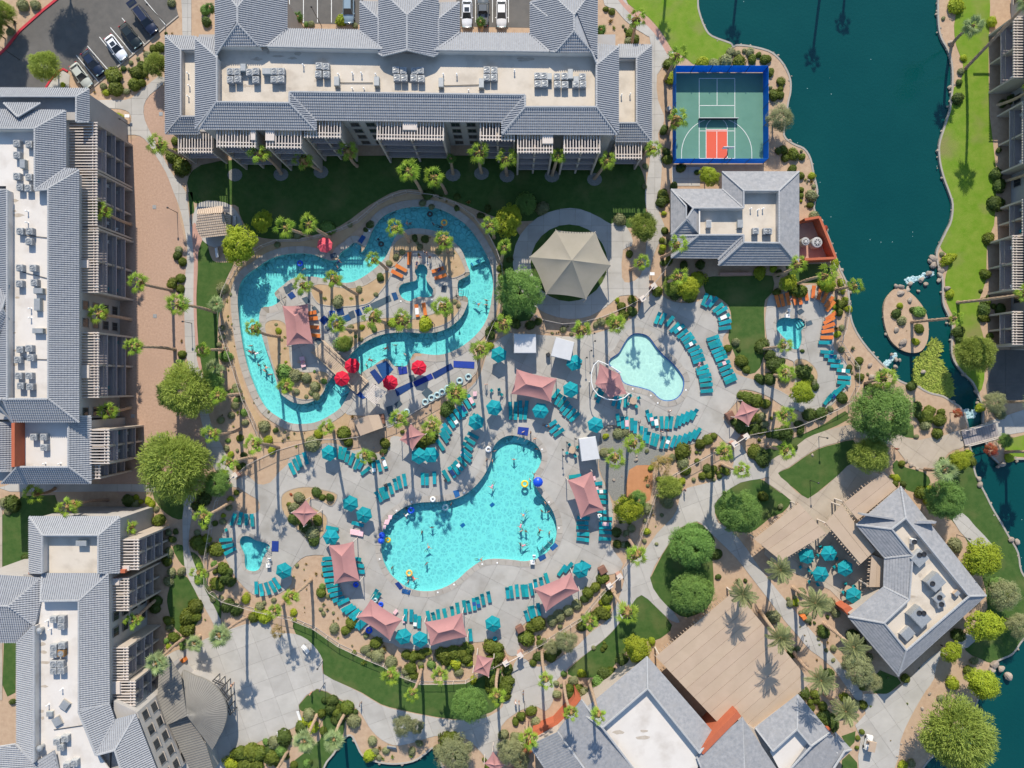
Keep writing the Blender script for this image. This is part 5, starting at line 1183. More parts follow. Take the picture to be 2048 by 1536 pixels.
for a in[(90,130,33,'mesq'),(312,128,26,'mesq'),(5,25,26,'mesq'),(-15,60,25,'mesq'),(95,-70,45,'mesq',6),(-30,20,40,'mesq',6),(480,490,42,'yellow'),(524,442,24,'yellow'),(1015,440,34,'yellow'),(1052,408,22,'green'),(1287,455,32,'mesq'),(1040,585,52,'green'),(368,783,58,'mesq'),(425,765,30,'green'),(352,932,74,'mesq'),(435,965,30,'green'),(1560,236,31,'olive'),(1418,353,23,'yellow'),(1764,825,66,'green'),(1742,908,40,'mesq'),(1477,1022,48,'green'),(1385,1092,48,'green'),(1384,1188,48,'green'),(1892,1000,44,'green'),(1955,705,40,'mesq'),(1966,1118,43,'yellow'),(1972,1250,38,'yellow'),(1968,1370,36,'yellow'),(1903,1303,24,'yellow'),(1914,1472,76,'mesq'),(2008,1190,36,'olive'),(2040,1250,30,'olive'),(1256,1018,34,'yellow'),(1275,1000,22,'green'),(1605,785,27,'yellow'),(937,1412,40,'green'),(1130,1283,27,'olive'),(1104,1295,18,'olive'),(1275,1300,32,'yellow'),(808,1450,26,'olive'),(834,1455,18,'olive'),(910,1510,42,'olive'),(1720,1345,36,'olive'),(1700,1325,20,'olive'),(1745,1365,22,'olive'),(1325,928,26,'dry'),(1990,805,26,'olive'),(554,1263,17,'dry'),(690,685,16,'mesq'),(1340,975,28,'mesq'),(1020,1500,30,'olive'),(1040,1520,24,'olive'),(1920,923,24,'yellow'),(2011,881,16,'green'),(1983,900,17,'red'),(1915,826,13,'red'),(1375,575,28,'yellow'),(1345,572,20,'mesq'),(1575,565,18,'yellow'),(1655,568,20,'yellow'),(1395,1105,20,'green')]:
 tree(*a)
 # -- shrubs
def shrub_mesh(seed,mat,n=560,leaf=.19,lump=.34,flat=.8):
 rnd=random.Random(seed);vs=[];fs=[]
 bumps=[(Vector((rnd.gauss(0,1),rnd.gauss(0,1),rnd.gauss(0,1))).normalized(),rnd.uniform(-lump,lump))for _ in range(10)]
 for i in range(n):
  z=1-1.35*(i+.5)/n;a=i*2.39996;rr=math.sqrt(max(0,1-z*z));d=Vector((math.cos(a)*rr,math.sin(a)*rr,z))
  k=1+sum(b*max(0,d.dot(v))**4 for v,b in bumps)
  p=d*k*rnd.uniform(.80,1.10);p.z*=flat
  nrm=(d+Vector((rnd.uniform(-.55,.55),rnd.uniform(-.55,.55),rnd.uniform(-.3,.6)))).normalized()
  tx=nrm.orthogonal().normalized();tx.rotate(Matrix.Rotation(rnd.uniform(0,6.28),3,nrm));ty=nrm.cross(tx);l=leaf*rnd.uniform(.6,1.2)
  b=len(vs);vs+=[p-tx*l,p+ty*l*.6,p+tx*l,p-ty*l*.6];fs.append((b,b+1,b+2,b+3))
 m=len(vs);kk=8
 core=MB();core.lathe((0,0,0),[(.5,-.35*flat),(.82,-.1*flat),(.84,.25*flat),(.62,.6*flat),(.2,.82*flat)],kk)
 vs+=core.v;fs+=[[q+m for q in f]for f in core.f]
 me=bpy.data.meshes.new('shrub');me.from_pydata([tuple(v)for v in vs],[],fs);me.materials.append(mat);me.update();return me
def tuft_mesh(seed,mat):
 rnd=random.Random(seed);mb=MB()
 for i in range(60):
  a=rnd.uniform(0,6.28);el=rnd.uniform(.3,1.4);l=rnd.uniform(.6,1.05);d=Vector((math.cos(a)*math.cos(el),math.sin(a)*math.cos(el),math.sin(el)));n=Vector((-math.sin(a),math.cos(a),0))*.05
  p=d*l;mb.add([n*.5,-n*.5,p*.6-n,p-Vector((0,0,.15*l)),p*.6+n],[(0,1,2,3,4)])
 return mb.mesh('shrub',mat)
SH={'d':[shrub_mesh(i,LEAF['dark'])for i in range(3)],'h':[shrub_mesh(i+5,LEAF['hedge'])for i in range(3)],'y':[shrub_mesh(i+9,LEAF['yellow'],420,.18,.2)for i in range(2)],'o':[shrub_mesh(i+13,LEAF['olive'],420,.18,.2)for i in range(2)],'g':[shrub_mesh(i+17,LEAF['green'],460,.17,.16)for i in range(2)],'r':[shrub_mesh(23,LEAF['red'],400,.18,.2)],'t':[tuft_mesh(1,LEAF['olive']),tuft_mesh(2,LEAF['mesq'])],'b':[tuft_mesh(4,LEAF['dry'])]}
SWORD={'d':'clipped dark green shrub','h':'rounded green shrub','y':'yellow green bushy shrub','o':'grey olive shrub','g':'leafy green shrub','r':'red flowering bush','t':'small spiky desert plant','b':'small dry tuft'}
SNAME={'d':'clipped_shrub','h':'round_shrub','y':'yellow_shrub','o':'olive_shrub','g':'leafy_shrub','r':'flowering_bush','t':'desert_plant','b':'dry_tuft'}
SN=0
def shrub(px,py,r,k,asp=None):
 global SN;SN+=1;rnd=random.Random(SN*7)
 rm=r/S;z=rm*.3;p=W(px,py,z+.1)
 o=link(SNAME[k],rnd.choice(SH[k]));o.location=(p.x,p.y,z if k not in 'tb' else .05);o.scale=(rm*rnd.uniform(.88,1.2),rm*rnd.uniform(.85,1.12),rm*rnd.uniform(.75,1.1));o.rotation_euler.z=rnd.uniform(0,6.28)
 reg(o,SWORD[k],px,py,'shrub' if k not in 'tb' else 'plant','shrubs in the planting beds')
SHR={(0,0):[(905,610,62,'h'),(925,705,52,'h'),(1095,585,52,'h'),(1075,670,46,'h'),(1130,525,40,'h'),(1278,370,38,'h'),(1225,390,30,'h'),(1180,445,34,'o'),(985,548,20,'d'),(1045,500,18,'o'),(1028,552,14,'o'),(1150,405,12,'b'),(825,690,24,'o'),(850,740,28,'y'),(1010,730,26,'o'),(935,935,34,'y'),(950,985,26,'d'),(755,735,14,'b'),(1380,1250,60,'h'),(1450,1340,75,'h'),(1400,1130,30,'h'),(1370,20,30,'o'),(1375,265,12,'b'),(1325,265,12,'d'),(180,40,45,'o'),(280,40,40,'o'),(80,250,30,'o'),(110,180,25,'t'),(500,680,22,'y'),(1640,80,40,'g'),(1650,170,40,'d')],(1,0):[(685,165,45,'y'),(440,190,22,'o'),(790,200,24,'o'),(400,195,20,'g'),(1500,0,30,'y')],(2,0):[(750,70,20,'h'),(800,90,24,'h'),(790,165,24,'b'),(815,220,20,'t'),(890,205,12,'o'),(910,238,14,'d'),(945,265,34,'h'),(985,310,34,'h'),(930,325,30,'o'),(760,315,16,'b'),(715,230,30,'g'),(1255,510,40,'h'),(1265,620,45,'y'),(1215,1040,34,'d'),(1245,1270,40,'h'),(1240,1215,30,'d'),(1080,1180,42,'o'),(1350,1345,36,'d'),(1480,1380,20,'d'),(1300,1495,30,'d'),(1710,490,52,'o'),(1815,490,45,'h'),(1925,475,34,'h'),(2020,475,34,'h'),(1905,415,32,'o'),(1975,435,24,'h'),(1805,430,24,'o'),(1750,415,34,'o'),(1860,405,18,'o'),(1530,508,45,'y'),(1620,512,40,'o'),(1070,1330,24,'o'),(1060,1490,22,'o')],(3,0):[(0,470,30,'h'),(15,575,34,'h'),(105,655,34,'h'),(100,715,24,'h'),(50,760,45,'h'),(105,765,26,'h'),(125,1195,32,'h'),(205,1235,46,'h'),(140,1260,32,'h'),(85,1205,30,'d'),(200,1350,34,'h'),(265,1405,30,'h'),(350,1405,26,'y'),(268,1520,24,'h'),(20,700,16,'o'),(1545,570,26,'o'),(1530,660,26,'d'),(1405,145,16,'o'),(1510,45,60,'y'),(1790,170,40,'y'),(1565,460,26,'y'),(1520,785,44,'d'),(1820,1390,45,'d'),(1850,1480,50,'d'),(1880,830,30,'d'),(1960,800,40,'d')],(0,1):[(1415,510,34,'d'),(1460,555,30,'h'),(1430,460,26,'o'),(1375,735,42,'h'),(1440,690,34,'h'),(1440,775,30,'h'),(1455,1300,34,'h'),(1800,1315,45,'g'),(1780,770,45,'o'),(1770,1090,26,'o'),(1450,1190,16,'b'),(1440,1360,24,'g'),(905,235,36,'d'),(915,1015,34,'d'),(1750,1220,20,'o'),(1775,1160,24,'o')],(1,1):[(575,285,52,'g'),(1065,570,26,'o'),(995,680,34,'d'),(825,780,26,'o'),(615,870,24,'t'),(655,875,45,'o'),(760,850,22,'t'),(550,850,24,'t'),(960,820,18,'o'),(1270,370,24,'d'),(1350,375,30,'d'),(1310,440,24,'o'),(1170,480,24,'o'),(1460,470,24,'o'),(1300,500,16,'b'),(1120,520,26,'o'),(1350,1055,60,'y'),(1095,1040,40,'y'),(945,1095,28,'g'),(850,1080,24,'y'),(1590,880,18,'o'),(1620,910,18,'o'),(180,1110,24,'y'),(230,1160,20,'t'),(160,1060,14,'o'),(230,1250,16,'t'),(240,1360,14,'y'),(230,1450,55,'g'),(310,1470,50,'o'),(400,1490,45,'o'),(700,1220,55,'g'),(750,1190,24,'o'),(1880,1130,40,'d'),(1910,1060,30,'h'),(1870,1230,34,'y'),(1610,40,24,'d'),(1380,20,40,'d'),(1700,80,26,'b'),(1800,190,26,'d'),(1850,130,26,'d'),(330,350,30,'o'),(170,420,24,'o'),(1560,560,14,'t'),(1600,600,12,'t')],(2,1):[(1205,30,45,'h'),(1195,80,40,'d'),(1215,170,20,'y'),(1205,445,30,'y'),(1235,400,24,'o'),(1210,570,24,'d'),(940,495,28,'h'),(965,865,36,'h'),(875,915,36,'h'),(965,955,34,'d'),(895,985,34,'h'),(845,865,20,'y'),(850,1020,30,'g'),(715,1040,30,'o'),(780,1020,26,'d'),(670,1065,24,'o'),(1160,790,40,'h'),(1300,800,50,'d'),(1420,830,60,'h'),(1480,700,60,'y'),(1430,760,50,'y'),(1985,640,50,'y'),(1790,1200,34,'o'),(1730,1250,34,'h'),(1810,1260,18,'d'),(1835,1355,45,'h'),(1875,1420,30,'h'),(2000,1240,55,'d'),(1980,1500,40,'d'),(150,1060,34,'d'),(30,1060,40,'d'),(410,1100,24,'o'),(210,1040,26,'d'),(375,1120,12,'b'),(325,1130,10,'o'),(1380,590,30,'d'),(1510,580,34,'d'),(110,90,70,'g'),(240,130,50,'o'),(860,220,50,'o')],(3,1):[(350,30,45,'o'),(265,30,20,'h'),(265,70,14,'y'),(455,290,22,'r'),(370,190,34,'o'),(540,570,36,'y'),(585,725,34,'y'),(45,615,30,'y'),(180,720,60,'y'),(70,800,32,'h'),(250,790,60,'h'),(470,740,60,'h'),(575,900,34,'h'),(570,965,30,'h'),(620,860,24,'y'),(550,1090,26,'b'),(440,400+300,30,'g'),(1060,910,28,'y'),(1030,970,36,'d'),(1070,1030,34,'o'),(1210,960,50,'g'),(1160,940,24,'d'),(1215,1095,36,'h'),(1185,1195,30,'y'),(1110,1110,10,'b'),(1395,495,20,'o'),(1440,540,45,'y'),(1490,510,24,'y'),(1460,815,30,'y'),(1765,370,45,'h'),(1740,655,36,'h'),(1820,90,55,'d'),(1745,880,36,'h'),(1735,940,45,'d'),(1725,1000,36,'h'),(1860,935,40,'d'),(1705,790,14,'d'),(730,1350,30,'h'),(720,1400,22,'o'),(655,1410,26,'d'),(740,1480,30,'h'),(590,1260,26,'o'),(680,1250,26,'t'),(280,1440,60,'d'),(330,1490,40,'d'),(310,1520,40,'y'),(60,1380,60,'d'),(20,1310,45,'d'),(130,1480,50,'o'),(1520,1110,40,'d'),(1530,1180,30,'d'),(90,650,24,'d'),(20,1500,40,'d')],(0,2):[(1915,435,24,'h'),(1810,515,24,'o'),(1845,565,26,'y'),(1945,570,26,'d'),(1910,660,26,'h'),(1945,655,26,'d'),(1770,770,65,'d'),(1640,910,65,'d'),(1570,980,36,'d'),(1185,935,30,'y'),(1215,965,26,'y'),(1125,940,20,'y'),(1080,960,34,'o'),(1030,930,50,'d'),(1085,910,26,'y'),(1250,1000,20,'o'),(1265,1090,50,'h'),(1180,1120,22,'d'),(1170,1055,18,'h'),(1345,1190,24,'o'),(1380,1240,28,'d'),(1350,1350,34,'o'),(1335,1420,38,'h'),(1370,1505,32,'o'),(1450,1500,34,'o'),(1580,1270,55,'h'),(1625,1320,45,'h'),(1655,1240,32,'y'),(1735,1330,55,'h'),(1780,1480,50,'h'),(1830,1500,30,'d'),(1780,1100,24,'o'),(1840,920,26,'y'),(1890,870,20,'h'),(1830,990,26,'o'),(1785,1055,20,'y'),(1960,310,24,'o'),(1880,170,30,'o'),(1930,120,24,'o'),(1900,60,30,'o'),(1880,20,24,'o'),(1575,1190,24,'o'),(40,950,40,'o'),(100,960,60,'d'),(60,1020,30,'o'),(200,1390,30,'d'),(1720,1500,20,'h'),(1405,1180,24,'d')],(1,2):[(65,340,50,'o'),(95,450,36,'y'),(125,530,30,'y'),(155,370,22,'d'),(450,480,55,'o'),(700,395,55,'h'),(740,470,36,'h'),(500,405,36,'y'),(1030,470,40,'h'),(1020,535,26,'d'),(1340,440,60,'h'),(1390,430,50,'h'),(1300,480,30,'d'),(1525,205,62,'d'),(920,590,36,'d'),(480,870,38,'d'),(530,910,24,'h'),(595,905,34,'d'),(345,910,45,'o'),(300,990,40,'o'),(265,965,22,'h'),(280,885,14,'r'),(495,1095,40,'h'),(450,1190,55,'o'),(470,1250,40,'d'),(390,1130,50,'d'),(300,1080,40,'d'),(305,395,14,'t'),(258,430,14,'t'),(212,455,14,'t'),(320,500,14,'t'),(320,60,26,'o'),(440,70,24,'o'),(240,20,40,'g'),(470,20,40,'o'),(610,1420,14,'b'),(770,260,20,'b'),(1660,200-100,20,'o'),(480,20,30,'d'),(400,1440,14,'b'),(480,1520,20,'b')],(2,2):[(1885,110,55,'h'),(1830,90,34,'h'),(1950,130,50,'h'),(1780,310,30,'d'),(1840,340,55,'d'),(1945,360,40,'d'),(1935,265,45,'h'),(2000,260,34,'o'),(1505,480,40,'h'),(1570,450,36,'h'),(1615,420,26,'h'),(1360,535,60,'h'),(1370,630,40,'o'),(1355,590,34,'h'),(1395,690,36,'h'),(1525,735,30,'h'),(1580,725,36,'h'),(1615,680,26,'h'),(1705,690,40,'h'),(1565,680,30,'d'),(1615,765,16,'o'),(1660,740,20,'d'),(1455,765,18,'o'),(1940,545,50,'h'),(1990,590,60,'d'),(1360,780,30,'y'),(1075,755,24,'b'),(1270,840,50,'o'),(1240,940,50,'o'),(1310,850,45,'o'),(1075,1180,30,'y'),(1080,1000,45,'o'),(840,1280,36,'h'),(830,1190,40,'d'),(920,1290,30,'d'),(740,550,34,'o'),(850,400,40,'o'),(750,420,24,'y'),(1200,1050,14,'o'),(1130,1050,12,'b'),(910,390,30,'o'),(1700,870,14,'d'),(1180,765,24,'y'),(2010,900,40,'h'),(1640,1480-120,40,'d'),(2030,160,40,'h')],(3,2):[(130,390,60,'d'),(60,390,40,'d'),(330,250,50,'d'),(420,230,50,'d'),(250,330,34,'d'),(600,110,45,'d'),(500,200,24,'o'),(1200,180,36,'d'),(1270,260,55,'h'),(1370,290,50,'h'),(1300,215,40,'h'),(1360,395,40,'h'),(1390,225,30,'h'),(1210,240,34,'d'),(1260,330,40,'o'),(1190,420,18,'o'),(1075,635,24,'h'),(1035,755,28,'y'),(1000,740,20,'y'),(1085,800,24,'d'),(1020,800,26,'h'),(1230,870,50,'h'),(1290,840,34,'y'),(1275,935,30,'y'),(1540,600,65,'h'),(1470,600,34,'d'),(1600,560,34,'y'),(1635,620,30,'h'),(1700,195,36,'y'),(1835,200,45,'o'),(1860,240,40,'o'),(1935,590,34,'y'),(1150,20,40,'d'),(880,30,36,'h'),(970,20,36,'o'),(100,980,24,'o'),(1500,1290,50,'o'),(1060,1540,30,'o'),(810,30,34,'d'),(1395,610,24,'d')],(0,3):[(1345,360,38,'h'),(1355,410,32,'o'),(1385,490,42,'h'),(1330,520,24,'g'),(1345,565,24,'y'),(1345,45,36,'o'),(1740,65,48,'h'),(1850,55,36,'d'),(1800,20,45,'d'),(1965,185,34,'y'),(2030,330,45,'h'),(1820,240,50,'d'),(1890,270,50,'d'),(1585,30,30,'g'),(1560,240,55,'h'),(1500,330,60,'h'),(1500,430,55,'h'),(1570,330,40,'h'),(1640,350,12,'t'),(1920,1420,65,'h'),(2010,1410,70,'h'),(1850,1500,50,'y'),(1960,1510,60,'h'),(1700,190,20,'o'),(1240,260,40,'d'),(1250,200,40,'d'),(100,1010,24,'d')],(1,3):[(520,140,38,'h'),(760,380,45,'h'),(715,440,40,'h'),(625,420,38,'o'),(595,175,18,'t'),(540,230,20,'t'),(570,270,18,'t'),(955,535,45,'h'),(1025,575,26,'b'),(880,480,22,'o'),(875,590,34,'o'),(970,640,50,'o'),(1080,690,45,'o'),(1200,630,36,'h'),(1260,645,40,'h'),(1320,630,45,'h'),(1360,610,36,'h'),(1500,630,60,'h'),(1580,610,55,'h'),(1650,620,55,'h'),(1700,580,45,'h'),(1520,670,45,'h'),(1690,660,45,'h'),(1710,700,26,'y'),(1600,710,45,'y'),(1620,770,34,'o'),(1240,740,50,'h'),(1260,800,36,'h'),(1200,760,34,'o'),(1400,700,24,'o'),(1880,570,50,'h'),(1930,580,45,'h'),(1940,640,50,'h'),(1920,690,36,'h'),(2010,750,45,'h'),(2020,840,45,'h'),(1890,830,50,'h'),(1880,900,40,'h'),(1990,900,55,'h'),(2000,960,36,'h'),(1740,830,30,'y'),(610,1000,45,'d'),(600,1060,45,'d'),(730,1050,55,'h'),(650,1090,36,'h'),(680,1130,40,'d'),(640,1160,34,'d'),(780,1160,50,'o'),(420,1110,45,'o'),(360,1210,50,'d'),(220,1290,60,'d'),(150,1330,50,'o'),(130,1450,55,'h'),(200,1400,50,'g'),(100,1400,40,'d'),(460,1210,50,'y'),(380,1170,40,'y'),(905,1440,45,'y'),(930,1320,34,'o'),(990,1380,24,'b'),(980,1450,24,'o'),(1090,1450,20,'t'),(1540,1320,60,'h'),(1470,1400,50,'o'),(1580,1290,40,'h'),(1980,1270,40,'o'),(20,1420,60,'h'),(10,1510,50,'h'),(1240,1440,24,'t'),(70,330,50,'y'),(15,290,40,'y'),(30,250,34,'o'),(530,90,26,'g'),(190,480,16,'b')],(2,3):[(730,20,45,'h'),(670,90,40,'h'),(610,140,42,'h'),(580,180,34,'d'),(520,230,40,'o'),(450,280,45,'o'),(380,320,45,'o'),(320,360,42,'o'),(210,380,60,'h'),(160,410,42,'h'),(120,500,60,'h'),(80,490,40,'d'),(385,405,20,'o'),(760,180,50,'h'),(720,300,55,'h'),(660,330,45,'h'),(760,260,34,'y'),(715,210,22,'y'),(560,410,34,'d'),(350,590,50,'d'),(310,640,45,'h'),(170,695,26,'h'),(220,650,40,'d'),(245,550,18,'b'),(75,1125,36,'h'),(30,1170,28,'h'),(150,1085,40,'h'),(190,1170,40,'o'),(360,950,34,'o'),(355,860,22,'o'),(490,840,40,'o'),(460,900,40,'h'),(520,900,34,'h'),(470,950,40,'d'),(580,930,40,'o'),(690,860,52,'g'),(740,790,50,'d'),(790,770,40,'h'),(890,680,50,'d'),(560,780,34,'y'),(30,1290,40,'o'),(70,1350,50,'o'),(20,1420,50,'o'),(1650,10,20,'d'),(1870,40,14,'d'),(1810,40,30,'t'),(1120,520,30,'y'),(420,790,20,'d')],(3,3):[(220,210,34,'y'),(270,130,36,'o'),(340,380,12,'d'),(375,375,12,'d'),(480,330,14,'d'),(525,580,24,'o'),(490,230,50,'o'),(545,300,34,'o'),(450,450,45,'d'),(690,480,50,'d'),(740,550,40,'d'),(1100,820,36,'h'),(1480,865,50,'y'),(1385,980,26,'o'),(1450,970,24,'o'),(1610,760,42,'h'),(1520,480,50,'d'),(380,950,36,'h'),(340,1010,24,'h'),(440,1040,34,'h'),(345,1060,26,'h'),(390,1000,26,'h'),(300,940,40,'d'),(500,1180,60,'d'),(450,1130,50,'d'),(755,1250,24,'h'),(720,1300,20,'h'),(715,1375,18,'h'),(1080,1520,40,'y'),(1150,1500,34,'o'),(690,1030,40,'o'),(620,980,34,'y'),(40,330,50,'o'),(150,450,30,'o'),(190,610,34,'d'),(470,800,50,'d'),(1920,130,34,'y'),(1650,680,30,'o'),(1830,60,50,'g'),(800,460+200,40,'o'),(240,580,20,'o')],}
for(cc,rr),L in SHR.items():
 for x,y,r,k in L:
  px,py=t(cc,rr,x,y);shrub(px,py,r/4.0*(1.0 if k not in 'tb' else 1.25),k)
_r=random.Random(99)
for x0,y0,x1,y1,n in[(445,560,470,760,14),(485,790,640,880,12),(1090,648,1150,670,5),(640,1110,680,1300,10),(580,1120,650,1230,12),(1280,1000,1330,1090,8),(1390,900,1460,960,7),(1560,1180,1700,1330,14),(1700,640,1770,760,7),(540,1000,560,1030,3),(1720,1320,1850,1500,6),(820,470,880,500,5),(900,500,925,545,4),(640,570,740,610,6),(545,660,575,740,5),(1600,300,1625,420,5),(330,170,345,260,4),(1060,1440,1090,1460,3)]:
 for i in range(n):
  px,py=_r.uniform(x0,x1),_r.uniform(y0,y1)
  if inside((px,py),DECK)or inside((px,py),RIVER_O)and not any(inside((px,py),q)for q in ISL_PL)or inside((px,py),LAKE):continue
  shrub(px,py,_r.uniform(2.2,4.2),_r.choice('ttbo'))
for x0,y0,x1,y1,n,ks in[(425,770,490,950,16,'ogto'),(400,1040,445,1200,14,'ohg'),(500,1195,590,1240,10,'yho'),(680,1290,790,1330,10,'oht'),(800,1310,960,1358,16,'hog'),(960,1300,1015,1390,10,'hhg'),(1060,1240,1215,1300,16,'hoh'),(1120,1340,1230,1400,12,'ohg'),(1240,1040,1280,1110,6,'oho'),(1290,880,1345,1010,12,'oyb'),(1345,890,1460,960,10,'hhb'),(1480,785,1560,870,12,'hdo'),(1490,860,1620,900,10,'dhd'),(1540,690,1640,790,12,'dho'),(1660,560,1700,690,12,'hyo'),(1330,550,1400,590,8,'yho'),(1320,380,1340,520,8,'hod'),(520,1480,650,1536,16,'hdg'),(640,1400,720,1470,10,'dho'),(720,1480,860,1520,6,'oyt'),(870,1480,990,1536,12,'oho'),(1560,1180,1700,1330,16,'obo'),(1640,1340,1740,1460,12,'dho'),(1760,830,1830,870,8,'dho'),(1880,890,1940,940,6,'hhy'),(1590,270,1630,420,8,'hob'),(240,100,330,190,8,'hob'),(440,420,480,520,4,'yg'),(980,430,1030,560,8,'hgd'),(690,445,800,470,5,'do'),(840,388,960,425,8,'dob'),(560,740,650,800,6,'ogo'),(680,655,730,700,5,'go'),(800,850,880,890,8,'hdo'),(1500,925,1540,930,2,'h'),(330,1270,370,1300,4,'go'),(1975,590,1990,690,6,'hd'),(1990,300,2005,420,6,'dh')]:
 for i in range(n):
  px,py=_r.uniform(x0,x1),_r.uniform(y0,y1)
  if inside((px,py),DECK)or inside((px,py),DECK_R)or inside((px,py),RIVER_O)and not any(inside((px,py),q)for q in ISL_PL)or inside((px,py),LAKE)or inside((px,py),POND)or any(inside((px,py),q)for q in PAVED):continue
  shrub(px,py,_r.uniform(3.2,8.0),_r.choice(ks))
_q=random.Random(8);m=MB()
def stone(p,r):
 n=6;vs=[];fs=[]
 for z,k in((-.3,1.0),(.25,.85),(.55,.35)):
  for i in range(n):
   a=i*1.047+_q.uniform(-.2,.2);kk=k*_q.uniform(.75,1.15);vs.append((p.x+math.cos(a)*r*kk,p.y+math.sin(a)*r*kk,p.z+z*r))
 for j in range(2):
  for i in range(n):fs.append((j*n+i,j*n+(i+1)%n,(j+1)*n+(i+1)%n,(j+1)*n+i))
 fs.append(tuple(range(2*n,3*n)));m.add(vs,fs)
for ring,dens in((LAKE,1.6),(POND,1.6),(ISLE,1.2)):
 for i in range(len(ring)):
  a,b=W(*ring[i]),W(*ring[(i+1)%len(ring)])
  if a.length>140:continue
  for k in range(int((b-a).length*dens)):
   p=a.lerp(b,_q.random())+Vector((_q.gauss(0,.22),_q.gauss(0,.22),-.12));stone(p,abs(_q.gauss(.16,.1))+.05)
tag(m.build('shore_stones',M_rock),'small stones scattered along the waterline of the lake','stones',kind='stuff')
m=MB();_r=random.Random(5)
RB_=[(1868,676),(1886,694),(1876,711),(1893,741),(1906,768),(1906,790),(1883,790),(1856,783),(1828,768),(1831,744),(1833,719),(1851,706)]
cnt=0
while cnt<2600:
 px,py=_r.uniform(1826,1910),_r.uniform(674,792)
 if not inside((px,py),RB_):continue
 cnt+=1;p=W(px,py);p.z=-.4;hh=_r.uniform(.15,.4);a=_r.uniform(0,6.28);l=_r.uniform(.4,.8);d=Vector((math.cos(a)*l,math.sin(a)*l,hh));n=Vector((-math.sin(a),math.cos(a),0))*.10
 m.add([p-n,p+n,p+d*.7+n,p+d,p+d*.7-n],[(0,1,2,3,4)])
o=m.build('reed_bed',M_reed);tag(o,'dense green reed bed growing in the lake channel','reeds',kind='stuff')
sheet('reed_mud',smooth(RB_,2),-.33,M_reed)
def copy_thing(src,loc,rz,label=None,cat=None,group=None):
 r=src.copy();C.objects.link(r);r.location=loc;r.rotation_euler.z=rz;r.hide_render=False
 for ch in src_children[src.name]:
  c=ch.copy();C.objects.link(c);c.parent=r
 return tag(r,label,cat,group)
src_children={}
USED=set()
def instance(src,loc,rz,*a):
 """the first use moves the thing itself, later uses copy it"""
 if src.name not in USED:
  USED.add(src.name);src.location=loc;src.rotation_euler.z=rz;return tag(src,*a)
 return copy_thing(src,loc,rz,*a)
def proto(name,parts):
 o=empty(name,(0,0,0));L=[];o.scale=(1.07,)*3 if name=='pool_lounger' else(1,1,1)
 for nm,me in parts:L.append(link(nm,me,o,False))
 src_children[o.name]=L;return o
def ang(v):
 """heading of an image direction (y down) as a z rotation of the local +Y axis"""
 return math.atan2(-v[0],-v[1])
 # -- loungers (+Y is the head end)
def lounger_parts(mat,up):
 fr=MB()
 for s in(-1,1):fr.box((s*.285,-.3,.33),(.04,1.36,.05));
 for y in(-.95,-.3,.36):fr.box((0,y,.325),(.56,.045,.045))
 for s in(-1,1):
  for y in(-.85,.3):fr.box((s*.285,y,.155),(.045,.045,.31))
 seat=MB();seat.box((0,-.30,.372),(.55,1.32,.03))
 bk=MB();M_=Matrix.Translation((0,.37,.372))@Matrix.Rotation(R(up),4,'X')
 bk.box((0,.34,0),(.55,.68,.03),M=M_)
 for s in(-1,1):bk.box((s*.285,.34,-.015),(.04,.72,.04),M=M_)
 return[('frame',fr.mesh('frame',M_lum)),('seat_sling',seat.mesh('seat_sling',mat)),('backrest',bk.mesh('backrest',[mat]))]
LG={('t',0):proto('pool_lounger',lounger_parts(M_teal,4)),('t',1):proto('pool_lounger',lounger_parts(M_teal,32)),('o',0):proto('pool_lounger',lounger_parts(M_orange,6))}
def ORDN(i):return NUM[i-1]if i<=20 else '%d%s'%(i,{1:'st',2:'nd',3:'rd'}.get(i%10,'th'))
NUM=['first','second','third','fourth','fifth','sixth','seventh','eighth','ninth','tenth','eleventh','twelfth','thirteenth','fourteenth','fifteenth','sixteenth','seventeenth','eighteenth','nineteenth','twentieth']
_lr=random.Random(17)
def row(tile,pts,d0,d1,where,start='left',color='t',zb=.08):
 """pts in tile pixels; d0, d1: image direction of the head end at the first and last lounger"""
 n=len(pts);a0,a1=ang(d0),ang(d1)
 while a1-a0>math.pi:a1-=2*math.pi
 while a1-a0<-math.pi:a1+=2*math.pi
 for i,p in enumerate(pts):
  px,py=t(*tile,*p);f=i/max(1,n-1);w=W(px,py,.4);w.z=zb
  k=(color,1 if(color=='t' and _lr.random()<.3)else 0)
  word='teal' if color=='t' else 'orange'
  lab='%s lounger, '%word+('%s from the %s %s'%(NUM[i],start,where)if n>1 else 'alone '+where)
  w.x+=_lr.uniform(-.09,.09);w.y+=_lr.uniform(-.09,.09)
  if _lr.random()<.09:
   a_=a0+(a1-a0)*f;d_=Vector((-math.sin(a_),math.cos(a_),0));n_=Vector((d_.y,-d_.x,0));l0,l1=_lr.choice([(-.9,-.3),(-.6,.5),(-.2,.4)]);q_=[w+d_*l0-n_*.31,w+d_*l0+n_*.29,w+d_*l1+n_*.3,w+d_*l1-n_*.3]
   tw_=MB().prism([(v.x,v.y)for v in q_],zb+.43,zb+.46).build('towel',_lr.choice([M_pink,M_white,M_white,M_mat]));reg(tw_,'towel spread on a lounger',px,py,'towel','towels')
  instance(LG[k],w,a0+(a1-a0)*f+_lr.uniform(-.06,.06),lab,'lounger','pool loungers')
row((2,1),[(1537,865),(1570,875),(1608,885),(1650,930),(1675,955),(1692,1000),(1702,1042),(1698,1085)],(.4,-.9),(1,-.12),'in the curved row beside the lawn corner','top')
row((2,1),[(1165,1005),(1208,1012),(1258,1040)],(.35,-.95),(.6,-.8),'in the short row below the entrance gate')
